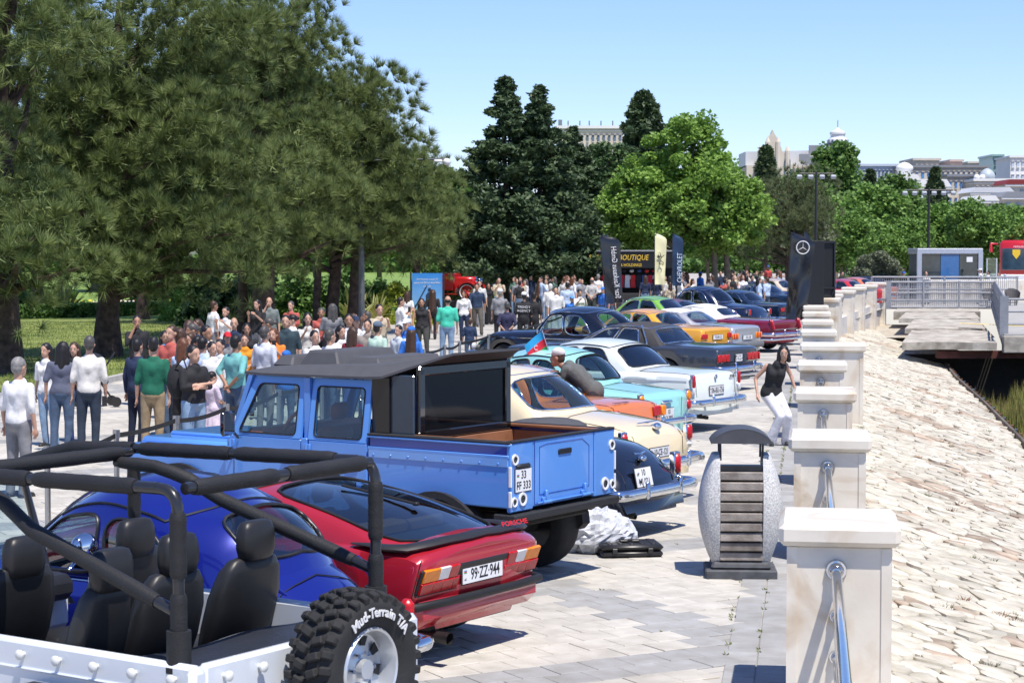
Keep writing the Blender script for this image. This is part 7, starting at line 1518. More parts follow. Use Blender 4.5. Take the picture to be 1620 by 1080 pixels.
for px in (1200, 1243, 1212, 1228): b = MB(); zt_ = Z(240 if px in (1200, 1243) else 226); b.cyl((X(px), -1.2, zt_ - 3), .55, 6, 8); b.cyl((X(px), -1.2, zt_ + .6), .55, 1.2, 8, r2=.05); part('turret', b, m_s1, o)
for k in range(3): b = MB(); x = X(1221) + (k - 1) * 3; b.box((x, -1.3, Z(268)), (1.3, .3, 3.4)); b.cyl((x, -1.3, Z(268) + 1.7), .65, .3, 12, R=rotm(rx=pi / 2)); part('arched_window', b, m_win, o)
for k in range(11): b = MB(); x = X(1250) + k * 1.35; b.box((x, -.1, Z(276)), (.6, .3, 1.6)); part('arched_window', b, m_win, o)
for k in range(14): b = MB(); b.box((X(1248) + k * .98, -.3, Z(263)), (.35, .5, .8)); part('corbel', b, m_s1, o)
tb = MB(); tx = X(1327); tb.cyl((tx, 3, Z(222) / 2), 2.1, Z(222), 20); part('tower', tb, mat('tower_stone', (.30, .25, .2), .9, var=.15, scale=.5), o, smooth=40)
tb = MB(); tb.lathe([(2.3, Z(226)), (2.3, Z(222)), (1.9, Z(218.5)), (1.55, Z(217)), (1.6, Z(213)), (1.75, Z(212)), (1.7, Z(209)), (1.2, Z(207)), (.5, Z(204)), (.25, Z(202)), (.0, Z(201))], (tx, 3, 0), 20); part('tower_cap', tb, m_rfw, o, smooth=40); tb = MB(); tb.tube([(tx, 3, Z(202)), (tx, 3, Z(190))], .1, 5); part('spire', tb, m_rfd, o)
for k in range(8): a = -pi + k * pi / 7; b = MB(); b.box((tx + cos(a) * 2.1, 3 + sin(a) * 2.1, Z(230)), (.45, .45, 2.4), rz=a); part('arched_window', b, m_win, o)
# hillside town on the right
building('grey blue block with many small windows left in the distant town', 1350, 1423, 260, 520, m_s3, 6, 12, wh=.5, wm=m_win)
building('beige block with a flat pavilion roof and blue windows', 1425, 1482, 262, 510, m_s1, 5, 6, wm=m_bluew, roofb=m_rfd); o, _, H = building('upper storeys of the beige block set back', 1444, 1484, 251, 530, m_s1, 1, 5, wm=m_win)
o, W_, H = building('domed cream palace near the right edge', 1540, 1640, 283, 470, m_s1, 4, 12, wm=m_win, roofb=m_s2); b = MB(); b.lathe([(1.9, 0), (1.95, .6), (1.7, 1.4), (1.1, 2.1), (.4, 2.5), (0, 2.6)], (-3.6, 4, H), 20); part('dome', b, mat('dome_grey', (.42, .47, .5), .4), o, smooth=60)
for x in (-6.5, -5.2): b = MB(); b.lathe([(.7, 0), (.75, .4), (.5, .9), (0, 1.1)], (x, 2, H), 12); part('small_dome', b, m_s2, o, smooth=60)
building('long sandstone block with dark roof edge in the middle of the town', 1486, 1560, 262, 560, m_s1, 5, 9, wm=m_win, roofb=m_rfd); building('sandstone house with arched attic and blue bays', 1498, 1540, 276, 480, m_s1, 4, 5, wm=m_bluew, roofb=m_rfd)
o, W_, H = building('round cornered drum building with a pinkish top', 1502, 1520, 253, 570, mat('pinkish_render', (.45, .36, .33), .8), 2, 4)
building('tall white block of flats with grey stripes at the right edge', 1596, 1660, 247, 600, m_s2, 7, 8, wm=m_s3, ww=.5); building('slim green glazed block left of the white flats', 1568, 1584, 245, 620, mat('green_glazing', (.25, .38, .36), .3), 6, 2, wm=m_win); building('white stepped block behind the green glazed one', 1582, 1606, 251, 640, m_s2, 6, 4)
building('flat roofed pale block behind the domed palace', 1530, 1572, 256, 650, m_s1, 5, 6)
# white theatre roofs below the town
def roofhouse(label, px0, px1, y0, y1, d, m, mw):
    x0, x1 = atd(px0, d).x, atd(px1, d).x; z0, z1 = hgt(y0, d), hgt(y1, d); o = thing('house', label, 'house', ((x0 + x1) / 2, d, 0)); W_ = x1 - x0; b = MB(); b.box((0, 5, z0 / 2), (W_, 10, z0)); part('wall', b, mw, o); b = MB(); b.prism([(-W_ / 2 - .4, z0), (W_ / 2 + .4, z0), (W_ * .42, z0 + (z1 - z0) * .7), (-W_ * .42, z0 + (z1 - z0) * .7)], -.5, 10.5); part('roof', b, m, o)
    nk = max(3, int(W_ / 1.6)); b = MB(); b.box((0, -.2, z0 - .2), (W_ + .5, .4, .4)); b.box((0, -.15, z0 - 3.1), (W_ + .2, .3, .22)); part('cornice', b, m_s2, o)
    for k in range(nk * 2): b = MB(); b.box((-W_ / 2 + (k % nk + .5) * W_ / nk, -.05, z0 - 1.7 - 3 * (k // nk)), (.65, .3, 1.5)); part('window', b, m_win, o)
    return o
roofhouse('white roofed theatre low in front of the grey block', 1410, 1452, 286, 272, 380, m_s2, m_s2); roofhouse('long white roof right of the theatre', 1440, 1500, 296, 279, 390, m_s2, m_s2); roofhouse('white roofed hall under the domed palace', 1535, 1600, 305, 293, 360, m_rfw, m_s1); roofhouse('red roofed house at the right edge', 1590, 1640, 292, 281, 400, mat('red_roof', (.22, .03, .03), .7), m_s1); roofhouse('small white villa with a portico', 1540, 1575, 318, 306, 330, m_s2, m_s1); roofhouse('white villa partly behind trees at the far right', 1585, 1650, 312, 300, 335, m_rfd, m_s1)
o = bpy.data.objects.new('x', None); bpy.data.objects.remove(o)
b = MB(); q = atd(1429, 385); z = hgt(262, 385); 
o = thing('white_cupola', 'white bulbous cupola on the theatre roof', 'cupola', (q.x, q.y, 0)); b.lathe([(1.2, hgt(285, 385)), (1.3, hgt(272, 385)), (1.7, hgt(268, 385)), (1.6, hgt(264, 385)), (.8, hgt(259, 385)), (0, hgt(257, 385))], (0, 0, 0), 18); part('dome', b, m_s2, o, smooth=60); b = MB(); b.cyl((0, 0, hgt(285, 385) / 2), 1.3, hgt(285, 385), 12); part('drum', b, m_s2, o)
# hill under the town and the far wood
hb = MB(); rows = []
for i in range(41):
    x = -350 + i * 22; rows.append([(x, 640, -1), (x, 660, 8 + 9 * max(0, min(1, (x + 50) / 250)) + 2 * noise.noise(Vector((i * .3, 0, 0)))), (x, 900, 14 + 12 * max(0, min(1, (x + 50) / 250)))])
hb.ring_loft(rows, False); kind(part('hill', hb, mat('far_hill', (.12, .14, .10), .95, var=.3, scale=.02)))
r = np.random.RandomState(77); n = 90000; x = r.uniform(-90, 125, n); hh = 3.2 + 1.6 * np.sin(x * .21) + 1.2 * np.sin(x * .53 + 1) + .5 * np.sin(x * 1.3); hh = np.where(x > 30, hh * 1.35, hh)
C = np.stack([x, 235 + r.uniform(0, 26, n), np.abs(hh * r.rand(n) ** .85)], 1); V, F = leaves(C, .55, r); kind(link('far_wood', fast_mesh('far_wood', V, F, m_leaf_m)), 'stuff')
# ================================================================ people
def V3(*a): return Vector(a)
def capsule(mb, a, b, ra, rb, n=12, flat=(1, 1)):
    a, b = Vector(a), Vector(b); d = (b - a); L = d.length; d = d / L if L > 1e-6 else V3(0, 0, 1); pts = []; rs = []
    for t in (-.98, -.8, -.45): pts.append(a + d * ra * t); rs.append(ra * sqrt(1 - t * t))
    pts += [a, a.lerp(b, .5), b]; rs += [ra, (ra + rb) / 2, rb]
    for t in (.45, .8, .98): pts.append(b + d * rb * t); rs.append(rb * sqrt(1 - t * t))
    mb.tube(pts, rs, n, flat=flat)
def fuse(name, mb, m, vox=.016, extra=None, sm=4):
    me = mb.mesh(name, m); o = bpy.data.objects.new(name, me); COL.objects.link(o)
    md = o.modifiers.new('r', 'REMESH'); md.mode = 'VOXEL'; md.voxel_size = vox; md.use_smooth_shade = True
    s_ = o.modifiers.new('s', 'SMOOTH'); s_.iterations = sm; s_.factor = .5
    dg = bpy.context.evaluated_depsgraph_get(); r = bpy.data.meshes.new_from_object(o.evaluated_get(dg)); r.materials.clear(); r.materials.append(m); r.name = name
    bpy.data.objects.remove(o); bpy.data.meshes.remove(me)
    if extra and extra.v:
        bm = bmesh.new(); bm.from_mesh(r); e = extra.mesh('x', m, 60); bm.from_mesh(e); bm.to_mesh(r); bm.free(); bpy.data.meshes.remove(e)
    r.polygons.foreach_set('use_smooth', [True] * len(r.polygons)); return r
m_skin = mat('skin', (.50, .29, .20), .5, var=.06, scale=14); m_skin2 = mat('skin_tanned', (.38, .20, .125), .5, var=.06, scale=14); m_shoe = mat('shoe', (.03, .028, .027), .5); m_shoe_w = mat('white_shoe', (.7, .7, .69), .5)
def cloth(c): 
    k = 'cloth_%02x%02x%02x' % tuple(int(v * 255) for v in c)
    return mat(k, c, .85, var=.2, scale=7, bump=1.0, bscale=5, detail=3)
REST = dict(sh=(.180, .005, 1.375), el=(.235, .03, 1.13), wr=(.245, -.02, .885), hip=(.09, 0, .93), kn=(.105, -.015, .50), an=(.105, .02, .09))
def proto(arms=None, legs=None, sex='m', lower='trousers', sleeve=.62, pelvis=(0, 0, .95), chest=(0, .0, 1.30), neck=(0, .005, 1.46), head=(0, -.012, 1.605), flare=0, look=(0, -1), tank=False):
    """one pose; faces -y; returns meshes of the body, top, trousers, shoes, eyes and the head frame"""
    J_ = {}
    for s in (-1, 1):
        for k, v in REST.items(): J_[(k, s)] = V3(v[0] * s, v[1], v[2])
    for src in (arms or {}, legs or {}):
        for (k, s), v in src.items(): J_[(k, s)] = V3(*v)
    P, C, N, H = V3(*pelvis), V3(*chest), V3(*neck), V3(*head); W_ = P.lerp(C, .42); fem = sex == 'f'
    def torso(mb, g, hipr=1):
        for s in (-1, 1):
            capsule(mb, P + V3(s * .06, 0, -.0), W_ + V3(s * (.045 if fem else .055), 0, 0), (.115 if fem else .105) * hipr + g, (.085 if fem else .098) + g)
            capsule(mb, W_ + V3(s * .05, 0, 0), C + V3(s * (.06 if fem else .08), 0, .0), (.085 if fem else .098) + g, (.095 if fem else .112) + g)
            capsule(mb, C + V3(s * .06, 0, .01), J_[('sh', s)] + V3(-s * .035, 0, -.02), .092 + g, (.048 if fem else .055) + g)
            if fem: mb.ell(C + V3(s * .065, -.075, -.02), (.06 + g, .05 + g, .06 + g), 12, 8)
        capsule(mb, N + V3(0, .01, -.05), N.lerp(C, .35), .06 + g, .09 + g)
        if g > 0:
            mb.ell(W_, ((.122 if fem else .138) + g, .09 + g, .17), 18, 10); mb.ell(C + V3(0, .012, -.02), ((.15 if fem else .172) + g, .108 + g, .15), 18, 10)
    def arm(mb, s, g, upto=1.0, hand=True):
        a, e, w_ = J_[('sh', s)], J_[('el', s)], J_[('wr', s)]; k = .86 if fem else 1
        L1 = (e - a).length; L2 = (w_ - e).length; tot = (L1 + L2) * upto
        if tot <= L1: capsule(mb, a, a.lerp(e, tot / L1), .052 * k + g, .043 * k + g * 1.4)
        else: capsule(mb, a, e, .052 * k + g, .038 * k + g); capsule(mb, e, e.lerp(w_, (tot - L1) / L2), .039 * k + g, (.026 if upto == 1 else .03) * k + g)
    def leg(mb, s, g, upto=1.0):
        h, k_, a = J_[('hip', s)], J_[('kn', s)], J_[('an', s)]
        capsule(mb, h, k_, (.088 if fem else .084) + g, .054 + g)
        if upto > .5:
            e = k_.lerp(a, (upto - .5) * 2); capsule(mb, k_, e, .052 + g, (.036 + g if upto == 1 else .05 + g) + flare)
            if upto < 1: return
    # body
    b = MB(); torso(b, 0)
    for s in (-1, 1): arm(b, s, 0); leg(b, s, 0)
    capsule(b, N + V3(0, .01, -.06), H + V3(0, .02, -.05), .052, .05)
    b.ell(H + V3(0, .012, .03), (.076, .095, .098), 16, 12); b.ell(H + V3(0, -.028, -.045), (.056, .062, .072), 14, 10); b.ell(H + V3(0, -.055, -.095), (.028, .026, .022), 10, 8)
    capsule(b, H + V3(0, -.083, .015), H + V3(0, -.103, -.024), .011, .016, 8); b.ell(H + V3(0, -.070, .042), (.050, .018, .014), 10, 6); b.ell(H + V3(0, -.082, -.058), (.026, .012, .011), 10, 6)
    for s in (-1, 1): b.ell(H + V3(s * .078, .012, -.005), (.011, .02, .032), 8, 8)
    ex = MB()
    for s in (-1, 1):
        e, w_ = J_[('el', s)], J_[('wr', s)]; d = (w_ - e).normalized(); side = d.cross(V3(0, 1, 0)) if abs(d.y) < .8 else d.cross(V3(0, 0, 1)); side.normalize(); nn = d.cross(side).normalized()
        capsule(b, w_, w_ + d * .075, .026, .036, 10, flat=(1, .62)); root = w_ + d * .085
        for q, (o_, L) in enumerate(((-.030, .062), (-.010, .074), (.011, .070), (.031, .054))):
            p0 = root + nn * o_; p1 = p0 + d * L * .5 + side * .008; p2 = p0 + d * L * .9 + side * .026; ex.tube([p0 - d * .02, p0, p1, p2], [.0095, .0095, .0085, .0065], 6)
        p0 = w_ + d * .03 - nn * .03; ex.tube([p0, p0 - nn * .022 + d * .03, p0 - nn * .026 + d * .06 + side * .014], [.012, .011, .008], 6)
    R = {'body': fuse('body', b, m_skin, .0145, ex, 2)}
    t = MB(); torso(t, .016, 1.0)
    if lower != 'dress' and not tank: t.ell(P + V3(0, .005, .02), (.178, .137, .15), 20, 10)
    if tank: t.ell(P + V3(0, 0, .06), (.168, .125, .12), 18, 8)
    if not tank:
        for s in (-1, 1): arm(t, s, .010, sleeve)
    else:
        for s in (-1, 1): t.ell(J_[('sh', s)] + V3(-s * .045, 0, .0), (.045, .055, .05), 10, 8)
    if lower == 'dress':
        for k in range(12):
            a = 2 * pi * k / 12; capsule(t, P + V3(cos(a) * .08, sin(a) * .06, 0), V3(P.x + cos(a) * .20, P.y + sin(a) * .17, .45 if sleeve < .9 else .06), .07, .05, 8)
    R['top'] = fuse('top', t, m_skin, .017, None, 3)
    if lower != 'dress':
        l = MB(); l.ell(P + V3(0, .005, -.03), (.172, .132, .12), 16, 10)
        for s in (-1, 1): capsule(l, P + V3(s * .06, 0, -.02), P.lerp(W_, .5) + V3(s * .05, 0, 0), .118, .10)
        for s in (-1, 1): leg(l, s, .018, 1.0 if lower == 'trousers' else .48)
        if lower == 'trousers':
            for s in (-1, 1): capsule(l, J_[('kn', s)].lerp(J_[('an', s)], .3), J_[('an', s)] + V3(0, .01, -.03), .06, .058 + flare)
        R['trousers'] = fuse('trousers', l, m_skin, .017, None, 3)
    f = MB()
    for s in (-1, 1):
        a = J_[('an', s)]; d = V3(look[0], look[1], 0); d.normalize(); capsule(f, a + V3(0, 0, -.045) - d * .02, a + d * .15 + V3(0, 0, -.058), .045, .036, 10, flat=(1, .8)); f.box(a + d * .06 + V3(0, 0, -.083), (.08, .25, .014), rz=atan2(d.x, -d.y) * -1)
    R['shoes'] = fuse('shoes', f, m_skin, .013, None, 1)
    e = MB()
    for s in (-1, 1): e.ell(H + V3(s * .030, -.086, .016), (.009, .006, .0045), 8, 6)
    R['eyes'] = e.mesh('eyes', m_ink, 60); R['head'] = H; return R
def A2(el, wr, el2=None, wr2=None):
    d = {('el', 1): el, ('wr', 1): wr}; el2 = el2 or (-el[0], el[1], el[2]); wr2 = wr2 or (-wr[0], wr[1], wr[2]); d[('el', -1)] = el2; d[('wr', -1)] = wr2; return d
PH = A2((.20, -.08, 1.18), (.10, -.27, 1.36)); BK = A2((.25, .12, 1.17), (.05, .15, .98)); CR = A2((.23, -.06, 1.14), (-.06, -.19, 1.16), (-.23, -.06, 1.16), (.06, -.17, 1.20)); HP = A2((.33, .06, 1.18), (.18, -.02, 1.02)); CL_ = A2((.22, -.05, 1.14), (.06, -.2, 1.06)); RC = A2((.30, -.2, 1.22), (.34, -.44, 1.12), (-.235, .03, 1.13), (-.245, -.02, .885)); FC = A2((.235, .03, 1.13), (.245, -.02, .885), (-.22, -.12, 1.2), (-.08, -.12, 1.47))
WK = {('hip', 1): (.09, 0, .93), ('kn', 1): (.10, -.15, .52), ('an', 1): (.10, -.22, .10), ('kn', -1): (-.10, .02, .50), ('an', -1): (-.10, .27, .16)}
WA = A2((.235, .10, 1.14), (.25, .10, .89), (-.235, -.06, 1.14), (-.25, -.18, .91))
PR = {'stand': proto(), 'walk': proto(WA, WK), 'phone': proto(PH), 'back': proto(BK), 'cross': proto(CR), 'hip': proto(HP), 'reach': proto(RC), 'think': proto(FC), 'long': proto(sleeve=.97),
      'fstand': proto(sex='f', sleeve=.5), 'fphone': proto(PH, sex='f', sleeve=.5), 'fclasp': proto(CL_, sex='f', sleeve=.5), 'fwalk': proto(WA, WK, sex='f', tank=True), 'shorts': proto(CL_, lower='shorts', sleeve=.97, sex='f'), 'dress': proto(CL_, sex='f', lower='dress', sleeve=.45), 'robe': proto(sex='f', lower='dress', sleeve=.98)}
H0 = PR['stand']['head']
def hairs():
    R = {}
    b = MB(); b.ell(H0 + V3(0, .026, .048), (.083, .096, .094), 18, 12); b.ell(H0 + V3(0, .05, .0), (.074, .07, .08), 14, 10); R['short'] = fuse('hair', b, m_ink, .012, None, 1)
    b = MB(); b.ell(H0 + V3(0, .026, .045), (.088, .10, .096), 18, 12)
    for s in (-1, 1): capsule(b, H0 + V3(s * .055, .05, .03), H0 + V3(s * .075, .06, -.22), .055, .045, flat=(1, .9))
    capsule(b, H0 + V3(0, .07, .0), H0 + V3(0, .095, -.28), .07, .055); R['long'] = fuse('hair', b, m_ink, .014, None, 2)
    b = MB(); b.ell(H0 + V3(0, .026, .045), (.088, .10, .096), 18, 12)
    for s in (-1, 1): capsule(b, H0 + V3(s * .05, .06, .02), H0 + V3(s * .075, .11, -.55), .06, .055)
    capsule(b, H0 + V3(0, .08, .0), H0 + V3(0, .12, -.6), .075, .07); R['verylong'] = fuse('hair', b, m_ink, .015, None, 2)
    b = MB(); b.ell(H0 + V3(0, .028, .045), (.092, .102, .1), 18, 12)
    for s in (-1, 1): capsule(b, H0 + V3(s * .065, .02, .02), H0 + V3(s * .085, .015, -.10), .045, .04)
    capsule(b, H0 + V3(0, .07, .0), H0 + V3(0, .08, -.1), .07, .06); R['bob'] = fuse('hair', b, m_ink, .012, None, 2)
    b = MB(); b.ell(H0 + V3(0, .022, .045), (.086, .10, .092), 18, 12); b.ell(H0 + V3(0, .13, .04), (.04, .045, .04), 12, 8); R['bun'] = fuse('hair', b, m_ink, .012, None, 1)
    b = MB(); b.ell(H0 + V3(0, .045, .0), (.080, .072, .06), 16, 10); R['balding'] = fuse('hair', b, m_ink, .012, None, 1)
    b = MB(); b.ell(H0 + V3(0, .02, .075), (.091, .105, .078), 18, 12); b.box(H0 + V3(0, -.125, .062), (.13, .11, .014), bev=.006, R=rotm(rx=.15)); R['cap'] = fuse('cap', b, m_ink, .010, None, 1)
    return R
HR = hairs()
HC = {'k': mat('hair_black', (.012, .010, .010), .45, var=.3, scale=30, bump=.4, bscale=40), 'b': mat('hair_brown', (.055, .028, .016), .45, var=.3, scale=30, bump=.4, bscale=40), 'g': mat('hair_grey', (.22, .21, .20), .5, var=.3, scale=30), 'r': mat('hair_auburn', (.12, .045, .02), .5, var=.3, scale=30), 'd': mat('hair_dark_grey', (.07, .065, .06), .5, var=.3, scale=30), 'w': mat('hair_white', (.6, .58, .55), .5)}
def slot(o, m): o.material_slots[0].link = 'OBJECT'; o.material_slots[0].material = m
def person(label, loc, rz, h, pose, top, low, hair='short', hc='k', skin=None, cap=None, shoe=None, group='visitors in the crowd', base=0, full=True):
    assert 3 < len(label.split()) < 17, label
    R = PR[pose] if isinstance(pose, str) else pose; o = thing('person', label, 'person', (loc[0], loc[1], base), rz, group); o.scale = (h / 1.75 * (.93 + (len(label) * 7 % 5) * .035), h / 1.75 * (.95 + (len(label) * 3 % 4) * .03), h / 1.75); o.rotation_euler = (((len(label) * 13) % 7 - 3) * .012, ((len(label) * 5) % 5 - 2) * .012, rz)
    if h < 1.45: o.scale = (h / 1.72 * 1.06, h / 1.72 * 1.05, h / 1.72)
    def pt(nm, me, m): q = link(nm, me, o); slot(q, m); return q
    pt('body', R['body'], skin or m_skin); pt('top', R['top'], cloth(top))
    if 'trousers' in R: pt('trousers', R['trousers'], cloth(low))
    if full: pt('shoes', R['shoes'], shoe or m_shoe); pt('eyes', R['eyes'], m_ink)
    off = R['head'] - H0
    if hair: q = pt('hair', HR[hair], HC[hc]); q.location = off
    if cap: q = pt('cap', HR['cap'], cloth(cap)); q.location = off
    return o
WT = (.72, .71, .70); BL_ = (.02, .02, .022); NV = (.018, .03, .07); JN = (.07, .11, .18); LJ = (.22, .32, .45); GY = (.22, .22, .23); KH = (.33, .24, .14); BU = (.03, .16, .55); SKY = (.42, .52, .68); BK_ = pi
def pp(px, ytop, h): z = (CAM_H - h) * FPX / (ytop - 390.); return atd(px, z)
